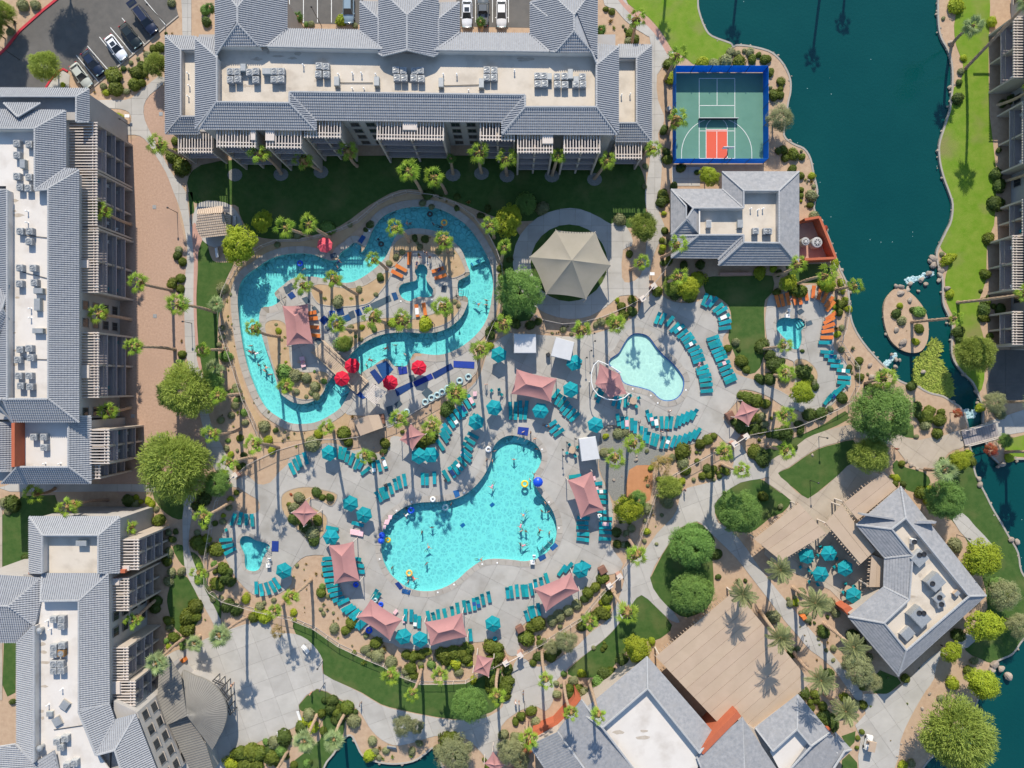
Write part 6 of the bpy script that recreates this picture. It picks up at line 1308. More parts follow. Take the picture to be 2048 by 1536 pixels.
row((2,1),[(1302,1082),(1340,1100),(1365,1132),(1392,1160),(1408,1190),(1425,1222),(1450,1252),(1470,1287),(1482,1318),(1495,1352),(1518,1408),(1528,1440),(1540,1472),(1545,1506),(1548,1545),(1555,1592)],(.74,-.66),(1,-.08),'in the long row right of the pale wading pool','top')
row((2,1),[(1602,1168),(1615,1200),(1628,1232),(1640,1262),(1655,1294),(1672,1332),(1690,1370),(1705,1408),(1720,1442),(1735,1478),(1750,1510)],(.95,-.3),(.9,-.42),'in the outer column facing the wading pool','top')
row((3,1),[(78,872),(115,866),(155,860),(213,856),(253,850)],(-.25,-.95),(-.22,-.95),'in the straight row above the heart spa','left','o')
row((3,1),[(305,820),(358,800),(410,818),(450,845),(488,878),(500,916),(502,990),(488,1030),(480,1070),(474,1110),(464,1165)],(-.12,-1),(1,.05),'in the arc curling right of the heart spa','left','o')
row((3,1),[(455,1208),(470,1280),(500,1316),(525,1350),(550,1395),(595,1432),(610,1485),(602,1525)],(1,.02),(1,.12),'in the teal arc below the orange ones','top')
row((3,2),[(572,42),(545,74),(512,98),(480,120)],(.75,-.65),(.55,-.83),'at the lower end of the heart spa deck','right')
row((2,2),[(1086,255),(1118,288),(1152,300),(1195,306),(1235,310),(1275,310),(1316,300),(1354,286),(1388,274),(1420,260),(1460,238)],(-.32,-.95),(.5,-.86),'in the upper curved row below the wading pool')
row((2,2),[(850,288),(882,306),(917,314),(955,326),(990,348),(1030,390),(1065,405),(1088,425),(1122,442),(1158,456),(1200,468),(1244,470),(1288,464),(1330,456),(1372,448),(1405,435),(1445,410),(1480,394)],(-.1,-1),(.5,-.86),'in the lower curved row below the wading pool')
row((2,2),[(345,88),(372,120),(400,142),(415,176),(443,214),(470,240),(498,268)],(.55,-.83),(.7,-.7),'in the row right of the upper pink sail','top')
row((2,2),[(312,326),(346,360),(377,390)],(.8,-.6),(.78,-.62),'in the trio right of the kidney pool steps','top')
row((2,2),[(-10,240),(30,240),(70,240),(110,238)],(0,-1),(.05,-1),'in the row under the upper pink sail')
row((2,2),[(-12,190),(28,188),(70,186),(112,184)],(0,-1),(.05,-1),'in the shaded row behind the upper pink sail')
row((2,2),[(508,735)],(1,-.1),(1,-.1),'above the right pink sail')
row((2,2),[(568,1070),(566,1110),(565,1150),(565,1200),(566,1245)],(1,.05),(1,.08),'in the left stack below the right pink sail','top')
row((2,2),[(752,1080),(750,1115),(750,1150),(748,1190),(744,1235)],(-1,-.05),(-1,-.08),'in the right stack below the right pink sail','top')
row((2,2),[(668,800),(705,858),(712,898),(720,945),(705,1020)],(1,-.15),(1,.2),'along the right edge of the right pink sail','top')
row((2,2),[(398,1492),(450,1470)],(.6,-.8),(.6,-.8),'in the pair above the lower right sail')
row((2,2),[(590,1436)],(-.85,-.5),(-.85,-.5),'above the lower right umbrella')
row((2,2),[(690,60),(700,105),(820,130),(860,150),(905,140)],(.5,-.8),(.1,-1),'under the curved sail of the wading pool')
row((1,2),[(288,682),(325,650),(352,620),(400,600)],(-.45,-.9),(-.25,-.97),'in the upper left row of the pool deck')
row((1,2),[(675,550),(705,560),(737,577),(767,602),(808,638),(845,640)],(.18,-.98),(.42,-.9),'in the row below the river fence')
row((1,2),[(876,690)],(.8,-.55),(.8,-.55),'left of the row below the river fence')
row((1,2),[(940,660),(988,656),(1026,628)],(-.1,-1),(-.32,-.95),'in the trio below the beige hut')
row((1,2),[(1720,128),(1690,155),(1662,192),(1640,222),(1612,245),(1588,278),(1562,312),(1530,356),(1522,392),(1508,432),(1476,490)],(-.5,-.86),(-.55,-.8),'in the slanted row left of the upper deck palms','top')
row((1,2),[(1738,412),(1712,455),(1692,495),(1690,548),(1680,588),(1650,622),(1625,652),(1598,682),(1568,706),(1525,732)],(-.85,-.5),(-.5,-.86),'in the row along the upper left pool edge','top')
row((1,2),[(985,900),(1010,880),(1036,868),(1075,832),(1113,797),(1150,786),(1192,770)],(-.5,-.86),(-.1,-1),'in the row left of the kidney pool top')
row((1,2),[(1330,760),(1366,765),(1424,755)],(0,-1),(0,-1),'in the trio below the paired umbrellas')
row((1,2),[(612,1150)],(-.95,-.2),(-.95,-.2),'beside the small planter sail')
row((1,2),[(812,1122)],(-.95,-.25),(-.95,-.25),'between umbrella and pink towel')
row((1,2),[(580,1395),(578,1432),(584,1476),(590,1520)],(-1,.08),(-1,.08),'beside the left pink sail','top')
row((1,2),[(800,1400),(812,1450),(815,1500)],(1,.05),(1,.05),'under the right edge of the left pink sail','top')
row((1,3),[(605,30),(618,75),(625,110),(640,146),(668,180),(702,205),(730,250),(758,272),(785,296),(812,318),(830,368),(860,385)],(-1,.1),(-.72,.7),'in the arc along the lower left planting','top')
row((1,3),[(950,145),(972,165)],(.5,-.86),(.55,-.8),'in the pair above the lower left sail')
row((1,3),[(1195,312),(1240,322),(1275,360),(1308,370)],(.08,-1),(.05,-1),'in the row between the two lower sails')
row((1,3),[(1385,332),(1425,326),(1456,320),(1510,310),(1570,286),(1615,264),(1665,242),(1700,235),(1745,225),(1780,205),(1812,186),(1862,160)],(-.2,-.97),(-.15,-.98),'in the long row along the lower pool edge')
row((1,3),[(2015,135),(2045,125)],(-.15,-1),(-.15,-1),'in the pair between the lower rows')
row((1,3),[(1715,476)],(-.1,-1),(-.1,-1),'right of the middle lower sail')
row((2,3),[(40,115),(85,115),(117,118),(160,108),(186,66),(235,50),(285,26)],(-.08,-1),(-.3,-.95),'in the row left of the lower right sail')
row((2,3),[(115,312),(150,292),(172,280),(212,268)],(-.3,-.95),(-.2,-.97),'below the lower right sail')
row((0,2),[(1868,1088),(1918,1080),(1972,1080),(2016,1090)],(.3,-.95),(-.1,-1),'in the row above the left spa')
row((0,2),[(1810,1245),(1830,1292),(1846,1332)],(-1,.1),(-.9,.4),'in the trio left of the left spa','top')
row((1,3),[(5,95),(40,105),(88,100),(135,80),(165,55)],(.05,1),(.55,.8),'in the arc below the left spa')
row((1,1),[(1225,530)],(.05,-1),(.05,-1),'above the island spa',color='o',zb=.1)
row((1,1),[(1162,610),(1135,652)],(-.85,-.5),(-.85,-.5),'in the pair left of the island spa','top','o',.1)
row((1,1),[(1455,625),(1475,680)],(.95,-.3),(.95,-.3),'in the pair right of the island spa','top','o',.1)
row((1,1),[(1290,950),(1350,942)],(-.08,-1),(-.15,-1),'in the pair below the island spa','left','o',.1)
row((1,1),[(430,972),(442,1010),(452,1082),(460,1150)],(1,-.1),(1,.1),'under the river island sail','top','o',.1)
# -- umbrellas
def umbrella_parts(mat,r=1.42,n=6,h=2.0):
 can=MB();N=n;top=Vector((0,0,h+.62));ring=[]
 for i in range(N):
  a=2*math.pi*i/N;ring.append(Vector((math.cos(a)*r,math.sin(a)*r,h)))
 vs=[top];fs=[]
 for i in range(N):
  p,q=ring[i],ring[(i+1)%N];m=(p+q)/2*.985;m.z=h-.02
  b=len(vs);vs+=[p,m,q,p-Vector((0,0,.16)),m-Vector((0,0,.16)),q-Vector((0,0,.16)),p.lerp(top,.5)+Vector((0,0,.03)),m.lerp(top,.5)-Vector((0,0,.035)),q.lerp(top,.5)+Vector((0,0,.03))]
  fs+=[(0,b+6,b+7),(0,b+7,b+8),(b+6,b,b+1,b+7),(b+7,b+1,b+2,b+8),(b,b+3,b+4,b+1),(b+1,b+4,b+5,b+2)]
 can.add(vs,fs)
 pole=MB();pole.tube((0,0,0),(0,0,h+.68),.035,n=8);pole.lathe((0,0,0),[(.35,0),(.35,.08),(.1,.14)],12);pole.lathe((0,0,h+.6),[(.06,0),(.07,.08),(.02,.14)],8)
 ribs=MB()
 for p in ring:ribs.tube((0,0,h+.54),p-Vector((0,0,.03)),.015,n=4)
 return[('canopy',can.mesh('canopy',mat)),('pole',pole.mesh('pole',M_lum)),('rib_frame',ribs.mesh('rib_frame',M_lum))]
UM={'t':proto('parasol',umbrella_parts(M_tealu)),'r':proto('parasol',umbrella_parts(M_redu,1.32,8)),'p':proto('parasol',umbrella_parts(M_pinku,1.32,8))}
for tile,x,y,k,lab in[((1,2),580,555,'t','teal parasol in the upper left lounger row'),((1,2),1302,578,'t','left one of the paired teal parasols below the small sail'),((1,2),1396,570,'t','right one of the paired teal parasols below the small sail'),((1,2),1905,190,'t','teal parasol above the kidney pool tip, higher of two'),((1,2),1760,305,'t','teal parasol above the kidney pool tip, lower of two'),((1,2),750,960,'t','teal parasol right of the small planter sail, higher one'),((1,2),860,1050,'t','teal parasol left of the kidney pool edge, above the pink towel'),((1,2),595,1230,'t','teal parasol directly above the left pink sail'),((1,2),215,1500,'t','teal parasol just right of the left spa'),((2,2),472,45,'t','teal parasol right of the upper pink sail'),((2,2),228,215,'t','teal parasol below the upper pink sail'),((2,2),670,328,'t','teal parasol above the lone white cabana'),((2,2),552,1495,'t','teal parasol near the lower right gate'),((1,3),1176,492,'t','left teal parasol between the two lower sails'),((1,3),1310,516,'t','right teal parasol between the two lower sails'),((1,3),1895,390,'t','teal parasol alone on the lower deck'),((1,1),1942,1300,'t','teal parasol beside the river fence and white cabanas'),((3,2),316,1380,'t','teal patio parasol nearest the stained canopy'),((3,2),496,1360,'t','topmost teal patio parasol at the restaurant'),((3,2),627,1480,'t','rightmost teal patio parasol at the restaurant'),((3,3),430,-8,'t','middle teal patio parasol at the restaurant'),((3,3),695,160,'t','lowest teal patio parasol at the restaurant'),((1,1),764,1390,'r','red parasol at the upper end of the boardwalk'),((1,1),682,1492,'r','red parasol at the left side of the boardwalk'),((1,1),1070,1525,'r','red parasol beside the blue slide mats'),((1,1),1300,1405,'r','red parasol on the river deck farthest right'),((1,1),545,420,'p','pink parasol on the upper river edge'),((2,1),500,1365,'t','shaded teal parasol right of the tilted white cabana')]:
 px,py=t(*tile,x,y);w=W(px,py,2.5);w.z=.08
 instance(UM[k],w,_lr.uniform(0,1),lab,'parasol','parasols')
 # -- shade sails
def sail(corners,label,z=3.0,zr=3.9,mat=M_sail,ridge=.30,name='shade_sail',posts=True,dip=.10):
 P=[W(*p,z)for p in corners];n=len(P);ctr=sum(P,Vector())/n
 o=empty(name,(ctr.x,ctr.y,0),label,'shade sail');mb=MB()
 if n==4:
  if(P[1]-P[0]).length+(P[2]-P[3]).length<(P[2]-P[1]).length+(P[3]-P[0]).length:P=P[1:]+P[:1]
  a,b=(P[0]+P[3])/2,(P[1]+P[2])/2
  q=abs((P[1]-P[0]).length-(P[3]-P[0]).length)/(P[1]-P[0]).length
  if q<.3:a=b=ctr
  else:a,b=a.lerp(b,ridge),b.lerp(a,ridge)
  a=Vector((a.x,a.y,zr));b=Vector((b.x,b.y,zr))
  tris=[(P[0],P[1],b,a),(P[1],P[2],b,b),(P[2],P[3],a,b),(P[3],P[0],a,a)]
 else:
  a=Vector((ctr.x,ctr.y,zr));tris=[(P[i],P[(i+1)%n],a,a)for i in range(n)]
 N=10
 for e0,e1,r1,r0 in tris:
  mid=(e0+e1)/2;inn=((r0+r1)/2-mid);grid=[]
  for i in range(N+1):
   s=i/N;c_=4*s*(1-s)
   e=e0.lerp(e1,s)+Vector((inn.x,inn.y,0))*(dip*c_);rr_=r0.lerp(r1,s)
   for j in range(6):
    f=j/5;p=e.lerp(rr_,f);p.z-=.22*math.sin(math.pi*f)*(.4+.6*c_);grid.append(p)
  mb.add(grid,[(i*6+j,(i+1)*6+j,(i+1)*6+j+1,i*6+j+1)for i in range(N)for j in range(5)])
 mb.build('canopy',mat,o,True)
 if posts:
  for p in P:
   d=(ctr-p)*.04;d.z=0
   MB().tube((p.x,p.y,0),(p.x,p.y,z+.1),.07,n=8).build('post',M_slat,o)
 return o
sail(T(1,1,[(210,910),(415,893),(460,1217),(245,1232)]),'long pink shade sail on the river island')
sail([t(1,2,580,1290),t(1,2,782,1258),t(1,3,832,40),t(1,3,625,67)],'long pink shade sail left of the kidney pool')
sail(T(1,3,[(920,183),(1172,350),(1072,515),(803,330)]),'tilted pink shade sail below the kidney pool, left of three')
sail(T(1,3,[(1347,368),(1652,293),(1692,487),(1395,560)]),'pink shade sail below the kidney pool, middle of three')
sail(T(2,3,[(173,100),(478,-30),(542,117),(270,288)]),'pink shade sail below the kidney pool, right of three')
sail(T(2,2,[(640,697),(738,1008),(550,1074),(443,768)]),'pink shade sail right of the kidney pool')
sail([(1033,738),(1114,757),(1102,804),(1022,788)],'pink shade sail above the kidney pool tip')
sail(T(1,2,[(400,927),(495,1030),(382,1140),(283,1030)]),'small four pointed pink sail over the left planter',2.8,3.3,dip=.12)
sail(T(1,2,[(1238,317),(1355,402),(1252,530),(1146,448)]),'small four pointed pink sail by the river fence end',2.8,3.3,dip=.12)
sail(T(2,2,[(1840,132),(1975,200),(1892,338),(1775,265)]),'small four pointed pink sail at the right gate',2.8,3.3,dip=.12)
sail(T(1,3,[(1768,627),(1903,655),(1862,810),(1735,770)]),'small four pointed pink sail at the bottom gate',2.8,3.3,dip=.11)
sail(T(1,3,[(1895,1400),(1990,1510),(1930,1600),(1825,1500)]),'small pink sail at the very bottom edge',2.8,3.3,dip=.12)
sail([(1199,726),(1240,748),(1254,788),(1220,796),(1190,768)],'curved pink sail beside the pale wading pool',3.2,3.5,dip=.06,posts=False)
rg=empty('sail_ring',W(1215,765),'white curved tube frame holding the wading pool sail','frame');m=MB();prev=None
pts=[t(2,1,870,1445),t(2,1,800,1400),t(2,1,740,1370),t(2,1,690,1350),t(2,1,655,1385),t(2,1,635,1450),t(2,1,635,1520),t(2,2,650,40),t(2,2,690,90),t(2,2,760,122),t(2,2,840,130),t(2,2,900,110),t(2,2,938,75)]
for p in pts:
 w=W(*p,3.4)
 if prev:m.tube(prev,w,.075,n=8)
 prev=w
m.build('ring_tube',M_white,rg)
for p in(pts[0],pts[3],pts[6],pts[9],pts[12]):
 w=W(*p,3.4);MB().tube((w.x,w.y,0),(w.x,w.y,3.4),.08,n=8).build('post',M_white,rg)
hx=T(2,1,[(140,520),(350,305),(668,318),(790,585),(592,856),(272,816)])
sail(hx,'big tan hexagonal tent on the round path',4.2,6.6,M_tan,name='shade_tent',dip=.035)
# -- cabanas
def cabana(corners,label,z=2.7):
 P=[W(*p,z)for p in corners];ctr=sum(P,Vector())/4;o=empty('cabana',(ctr.x,ctr.y,0),label,'cabana')
 q=[(p.x,p.y)for p in P];MB().prism(q,z-.35,z,poly2=offset(q,-.12)).build('roof_canopy',M_canvas,o)
 mb=MB();qq=offset(q,-.25)
 for i in range(4):
  MB().tube((*qq[i],0),(*qq[i],z-.3),.05).build('post',M_white,o)
 a,b=Vector((*qq[0],0)),Vector((*qq[1],0));m=MB()
 m.prism([(a.x,a.y),(b.x,b.y),(b.x+.06,b.y+.04),(a.x,a.y+.06)],.1,z-.35);m.build('back_curtain',M_canvas,o)
 c0=Vector((ctr.x,ctr.y,.3));MB().box(c0,(1.8,.8,.45)).build('daybed',M_teal,o)
 return o
cabana(T(2,1,[(15,1133),(193,1135),(196,1290),(14,1290)]),'white topped cabana, left one of the upper pair')
cabana(T(2,1,[(350,1158),(502,1200),(470,1352),(308,1312)]),'tilted white topped cabana, right one of the upper pair')
cabana(T(2,2,[(533,440),(670,418),(706,600),(556,622)]),'white topped cabana right of the kidney pool tip')
# -- mats on the decks
def mat(tile,pts,label,m=M_mat,z=.10):
 P=[W(*t(*tile,*p),.1)for p in pts]
 o=MB().prism([(p.x,p.y)for p in P],z,z+.05).build('floor_mat',m);tag(o,label,'mat','rubber mats by the river')
for tl,pts,lb,m in[((1,1),[(848,343),(880,360),(845,415),(815,395)],'navy mat at the upper river steps',M_mat),((1,1),[(590,500),(635,485),(650,515),(600,535)],'dark mat below the pink parasol',M_matg),((1,1),[(218,760),(255,750),(280,795),(240,815)],'dark mat at the left river steps, upper one',M_matg),((1,1),[(250,820),(290,795),(320,835),(280,860)],'blue mat at the left river steps',M_mat),((1,1),[(250,745),(285,725),(310,770),(275,790)],'grey mat above the left river steps',M_matg),((1,1),[(330,790),(360,775),(380,815),(350,830)],'small grey mat right of the left river steps',M_matg),((1,1),[(365,850),(410,835),(432,880),(400,895)],'grey mat above the island sail',M_matg),((1,1),[(445,925),(470,912),(510,960),(480,975)],'grey mat right of the island sail',M_matg),((1,1),[(505,1025),(545,985),(585,1020),(545,1065)],'diamond shaped blue mat on the island',M_mat),((1,1),[(585,950),(632,950),(635,998),(590,1000)],'square blue mat, first in the island mat trail',M_mat),((1,1),[(640,940),(695,930),(708,980),(655,990)],'square blue mat, second in the island mat trail',M_mat),((1,1),[(738,965),(780,945),(798,1000),(760,1015)],'grey mat in the island mat trail',M_matg),((1,1),[(790,945),(830,932),(852,980),(812,995)],'navy mat, fourth in the island mat trail',M_mat),((1,1),[(845,925),(905,903),(918,945),(868,972)],'blue mat, fifth in the island mat trail',M_mat),((1,1),[(912,895),(1070,825),(1085,870),(935,945)],'long grey mat runner in the island mat trail',M_matg),((1,1),[(1082,810),(1120,800),(1140,855),(1105,870)],'navy mat at the island spa steps',M_mat),((1,1),[(640,1020),(740,975),(762,1020),(660,1065)],'large bright blue mat on the island',M_mat),((1,1),[(548,1075),(590,1060),(605,1100),(570,1115)],'grey mat below the diamond mat',M_matg),((1,1),[(1490,745),(1530,748),(1522,803),(1480,798)],'dark mat right of the island spa',M_matg),((1,1),[(470,1180),(500,1165),(535,1195),(500,1230)],'dark mat at the boardwalk head',M_matg),((1,1),[(1580,1350),(1748,1358),(1746,1412),(1580,1402)],'long blue mat beside the river fence',M_mat),((1,1),[(1408,1450),(1560,1370),(1580,1410),(1430,1495)],'slanted long blue mat on the river deck',M_mat),((1,1),[(1255,1520),(1400,1450),(1420,1490),(1280,1560)],'slanted blue mat next to the far red parasol',M_mat),((1,1),[(960,1385),(1040,1350),(1100,1420),(1020,1500)],'large blue slide mat by the river steps',M_mat),((1,1),[(910,1440),(950,1415),(1020,1500),(980,1536)],'blue slide mat nearest the boardwalk',M_mat),((1,1),[(1135,1400),(1205,1395),(1212,1450),(1145,1462)],'blue mat below the river steps',M_mat),((1,1),[(1220,1470),(1260,1460),(1280,1500),(1240,1520)],'grey mat left of the far red parasol',M_matg),((1,2),[(1325,70),(1370,25),(1415,65),(1365,115)],'dark diamond mat on the river deck',M_matg),((1,2),[(1105,160),(1150,130),(1172,160),(1130,195)],'small dark mat on the river deck',M_matg),((1,2),[(1040,185),(1090,170),(1115,290),(1075,310)],'long dark mat beside the hut',M_matg),((1,2),[(1110,40),(1245,-20),(1260,20),(1130,100)],'blue mat runner below the red parasol',M_mat),((1,2),[(770,60),(810,40),(885,105),(850,120)],'dark blue mat under the boardwalk end',M_mat),((1,2),[(128,1255),(182,1257),(180,1340),(126,1338)],'blue mat at the left spa steps',M_mat),((2,2),[(50,342),(135,350),(125,415),(42,400)],'blue mat at the kidney pool top steps',M_mat),((2,2),[(300,1310),(345,1268),(370,1295),(325,1335)],'blue mat at the lower right pool steps, upper one',M_mat),((2,2),[(205,1385),(260,1358),(275,1392),(225,1420)],'blue mat at the lower right pool steps, lower one',M_mat),((1,3),[(1110,60),(1140,45),(1180,95),(1150,110)],'blue mat at the lower left pool steps, upper one',M_mat),((1,3),[(1170,100),(1240,115),(1230,150),(1165,135)],'blue mat at the lower left pool steps, lower one',M_mat),((1,2),[(1575,855),(1620,845),(1632,895),(1595,910)],'blue mat at the upper pool edge',M_mat),((3,1),[(228,955),(265,930),(292,955),(250,985)],'grey mat above the heart spa',M_matg),((3,1),[(300,1035),(345,1025),(357,1055),(305,1075)],'grey mat right of the heart spa',M_matg)]:mat(tl,pts,lb,m)
# -- fences
def fence(px,label,h=1.5,post=2.4,mat=M_fence):
 pts=[W(*p)for p in px];o=empty('metal_fence',pts[0],label,'fence');mb=MB();pk=MB()
 for a,b in zip(pts[:-1],pts[1:]):
  L=(b-a).length;n=max(1,round(L/post));d=(b-a).normalized()
  for z in(.12,h-.06):mb.box(((a.x+b.x)/2,(a.y+b.y)/2,z),(L,.05,.05),math.atan2(d.y,d.x))
  for i in range(n):
   p=a.lerp(b,i/n);MB().box((p.x,p.y,h/2),(.08,.08,h+.05),math.atan2(d.y,d.x)).build('post',mat,o)
  k=int(L/.16)
  for i in range(k):
   p=a.lerp(b,(i+.5)/k);pk.box((p.x,p.y,h/2),(.018,.018,h-.1))
 mb.build('rail',mat,o);pk.build('picket_row',mat,o)['kind']='stuff'
 return o
fence([(519,918),(557,900),(597,888),(637,878),(687,877),(717,873),(752,860),(792,845),(810,835),(862,805),(902,783),(932,768),(952,746),(960,719),(967,696),(987,649),(1000,624)],'metal fence between the lazy river and the pool deck')
fence([(1000,620),(1006,570),(1004,534),(994,504),(979,474),(947,434),(912,409),(869,394),(814,386),(787,394),(757,409),(717,444),(687,459),(642,474),(599,483),(557,483),(527,494),(512,504),(475,534),(462,559),(450,584),(441,621),(445,659),(457,696),(470,734),(480,768),(490,800),(510,843),(527,885),(527,900)],'curving metal fence along the outer side of the lazy river')
fence([(519,918),(500,928),(475,950)],'short metal fence up from the left gate')
fence([(457,968),(437,1000),(425,1055),(415,1113),(415,1167),(425,1182),(450,1199),(512,1217),(587,1235),(632,1254),(679,1287),(732,1312),(769,1327),(802,1347),(842,1362),(882,1362),(932,1360),(957,1345),(987,1330),(1010,1318)],'long metal fence around the lower left of the pool deck')
fence([(1045,1305),(1099,1275),(1162,1235),(1199,1190),(1218,1168)],'metal fence along the lower right hedges')
fence([(1246,1136),(1272,1091),(1294,1033),(1312,981),(1332,958),(1374,933),(1429,903),(1462,886)],'metal fence along the walkway right of the kidney pool')
fence([(1490,870),(1536,861),(1586,854),(1636,834),(1674,817),(1696,803),(1711,773),(1711,734),(1690,705),(1676,684),(1686,659),(1694,609),(1676,559),(1659,527)],'metal fence around the heart spa by the lake')
fence([(1340,518),(1325,545),(1303,573)],'metal fence from the clubhouse to the upper gate')
fence([(1277,601),(1249,616),(1199,636),(1161,646),(1124,649),(1086,641),(1060,625)],'metal fence in the bed below the tan tent')
for i,(a,b,lb)in enumerate([((1303,575),(1281,600),'upper gate by the clubhouse path'),((1485,871),(1462,886),'right gate by the small sail'),((1236,1147),(1216,1165),'lower right gate'),((1040,1302),(1012,1317),'bottom gate'),((478,948),(458,966),'left gate')]):
 for w_,p in(('first',a),('second',b)):
  c=W(*p);o=empty('gate_pier',(c.x,c.y,0),'square pink gate pier, %s of two at the %s'%('right' if w_=='first' else 'left',lb),'pier','gate piers')
  MB().box((c.x,c.y,1.0),(.7,.7,2.0),.6).build('shaft',M_pinkw,o);MB().box((c.x,c.y,2.07),(.9,.9,.14),.6).build('cap_stone',M_slat,o)
 c1,c2=W(*a),W(*b);o=empty('gate_arch',((c1+c2)/2).to_tuple(),'beam spanning the %s'%lb,'gate')
 MB().tube((c1.x,c1.y,2.3),(c2.x,c2.y,2.3),.08,n=6).build('beam',M_slat,o)
 # -- sports court fence, hoop, net
cf=empty('court_fence',W(1435,236),'blue windscreen fence around the green sports court','fence')
cor=[W(1345,145),W(1526,145),W(1526,327),W(1345,327)]
for k in range(4):
 a,b=cor[k],cor[(k+1)%4];L=(b-a).length;n=5;d=(b-a).normalized();rz=math.atan2(d.y,d.x)
 for i in range(n):
  p,q=a.lerp(b,i/n),a.lerp(b,(i+1)/n);c=(p+q)/2
  MB().box((c.x,c.y,1.35),(L/n-.1,.03,2.5),rz).build('windscreen_panel',M_windsc,cf)
  MB().tube((p.x,p.y,0),(p.x,p.y,2.8),.05).build('post',M_dark,cf)
hp=empty('basketball_hoop',W(1444,317),'white basketball backboard over the red key','hoop')
c=W(1444,322);MB().tube((c.x,c.y,0),(c.x,c.y,3.0),.08).tube((c.x,c.y,3.0),(c.x,c.y+1.1,3.3),.07).build('post',M_dark,hp)
MB().box((c.x,c.y+1.1,3.5),(1.8,.06,1.1)).build('backboard',M_white,hp);MB().torus((c.x,c.y+1.45,3.05),.23,.02).build('rim',M_orange,hp)
nt=empty('court_net',W(1435,236),'dark net across the middle of the sports court','net');a,b=W(*t(2,0,1490,960)),W(*t(2,0,1798,960))
for p in(a,b):MB().tube((p.x,p.y,0),(p.x,p.y,1.0),.05).build('post',M_dark,nt)
MB().box(((a.x+b.x)/2,a.y,.5),(b.x-a.x,.03,.9)).build('mesh_net',M_dark,nt);MB().box(((a.x+b.x)/2,a.y,.97),(b.x-a.x,.06,.07)).build('net_tape',M_white,nt)
# -- rooftop machines
def ac_parts(mat=M_unit):
 b=MB();b.box((0,0,.42),(.98,.98,.84));
 for i in range(5):b.box((0,0,.14+i*.14),(1.02,1.02,.03))
 top=MB();top.lathe((0,0,.84),[(.44,0),(.44,.07),(.38,.07),(.38,.01)],16)
 fan=MB();fan.lathe((0,0,.845),[(.37,0),(.1,.0)],16);
 bl=MB()
 for i in range(4):
  a=i*math.pi/2;M_=Matrix.Translation((0,0,.875))@Matrix.Rotation(a,4,'Z')@Matrix.Rotation(.35,4,'X');bl.box((.2,0,0),(.32,.15,.012),M=M_)
 bl.lathe((0,0,.86),[(.09,0),(.09,.06),(.03,.09)],8)
 gr=MB()
 for r in(.16,.27):gr.torus((0,0,.905),r,.008,14,4)
 return[('casing',b.mesh('casing',mat)),('fan_ring',top.mesh('fan_ring',M_steel)),('fan_well',fan.mesh('fan_well',M_dark)),('fan_blade',bl.mesh('fan_blade',M_steel)),('grille',gr.mesh('grille',M_steel))]
AC=proto('air_conditioner',ac_parts());ACR=proto('air_conditioner',ac_parts(M_rust))
def acs(pts,z,roof,src=None):
 P=sorted([(W(p[0],p[1],z+.85),p)for p in pts],key=lambda q:(q[1][0]//8,q[1][1]))
 L=sorted(pts,key=lambda p:p[0])
 for i,p in enumerate(L):
  w=W(p[0],p[1],z+.85);w.z=z
  instance(src or AC,w,_lr.choice([0,math.pi/2]),'%s grey air conditioner from the left on the %s'%(ORDN(i+1),roof)if not src else 'rusty air conditioner among the grey ones on the lower left roof','air conditioner','rooftop air conditioners')
acs(T(0,0,[(1840,570),(1895,570),(1995,575),(2045,568),(1840,635),(1900,630),(2044,635)])+T(1,0,[(145,568),(200,568),(142,633),(197,630),(503,525),(558,530),(497,590),(560,592),(1118,557),(1178,562),(1127,620),(1184,622),(1268,565),(1315,560),(1262,622),(1320,627),(1847,557),(1905,560),(1845,617),(1903,617)])+T(2,0,[(205,605),(257,605),(362,610),(422,607),(565,612),(207,668),(262,665),(365,672),(424,675),(511,672),(568,670)]),12.75,'top building roof')
acs(T(0,0,[(130,1145),(228,1152),(130,1238),(130,1408),(228,1415),(155,1495),(222,1502)])+T(0,1,[(155,312),(232,312),(228,395),(152,605),(260,607),(150,732),(270,724),(155,1258),(228,1250),(138,1342),(240,1325),(145,1470),(228,1470)])+T(0,2,[(160,15),(235,22)]),12.75,'left building roof')
acs(T(0,2,[(265,425),(345,425),(347,508)]),10.9,'low annex roof of the left building')
acs(T(0,3,[(422,350),(487,348),(485,405),(424,575),(490,560),(424,628),(424,705),(480,705),(424,762),(485,760),(450,1330),(515,1305),(480,1375),(530,1525),(590,1500)]),12.45,'lower left building roof')
acs(T(0,3,[(485,622)]),12.45,'',ACR)
acs(T(2,1,[(1952,310),(2038,312)])+T(3,1,[(10,312)]),5.2,'clubhouse roof')
def rbox(px,py,sx,sy,h,z,label,m=M_teald,rz=0,extra=None,name='rooftop_duct_box'):
 w=W(px,py,z+h);o=empty(name,(w.x,w.y,z),label,'roof unit','rooftop boxes')
 MB().box((w.x,w.y,z+h/2+.06),(sx,sy,h),rz).build('casing',m,o)
 MB().box((w.x,w.y,z+h+.075),(sx*.92,sy*.92,.03),rz).build('lid',M_steel,o)
 MB().box((w.x,w.y,z+.03),(sx+.2,sy+.2,.06),rz).build('curb',M_flat,o)
 if extra:
  for dx,dy in extra:
   v=Matrix.Rotation(rz,3,'Z')@Vector((dx,dy,0));MB().lathe((w.x+v.x,w.y+v.y,z+h+.09),[(.42,0),(.42,.12),(.3,.12),(.3,.03)],14).build('fan_cowl',M_dark,o)
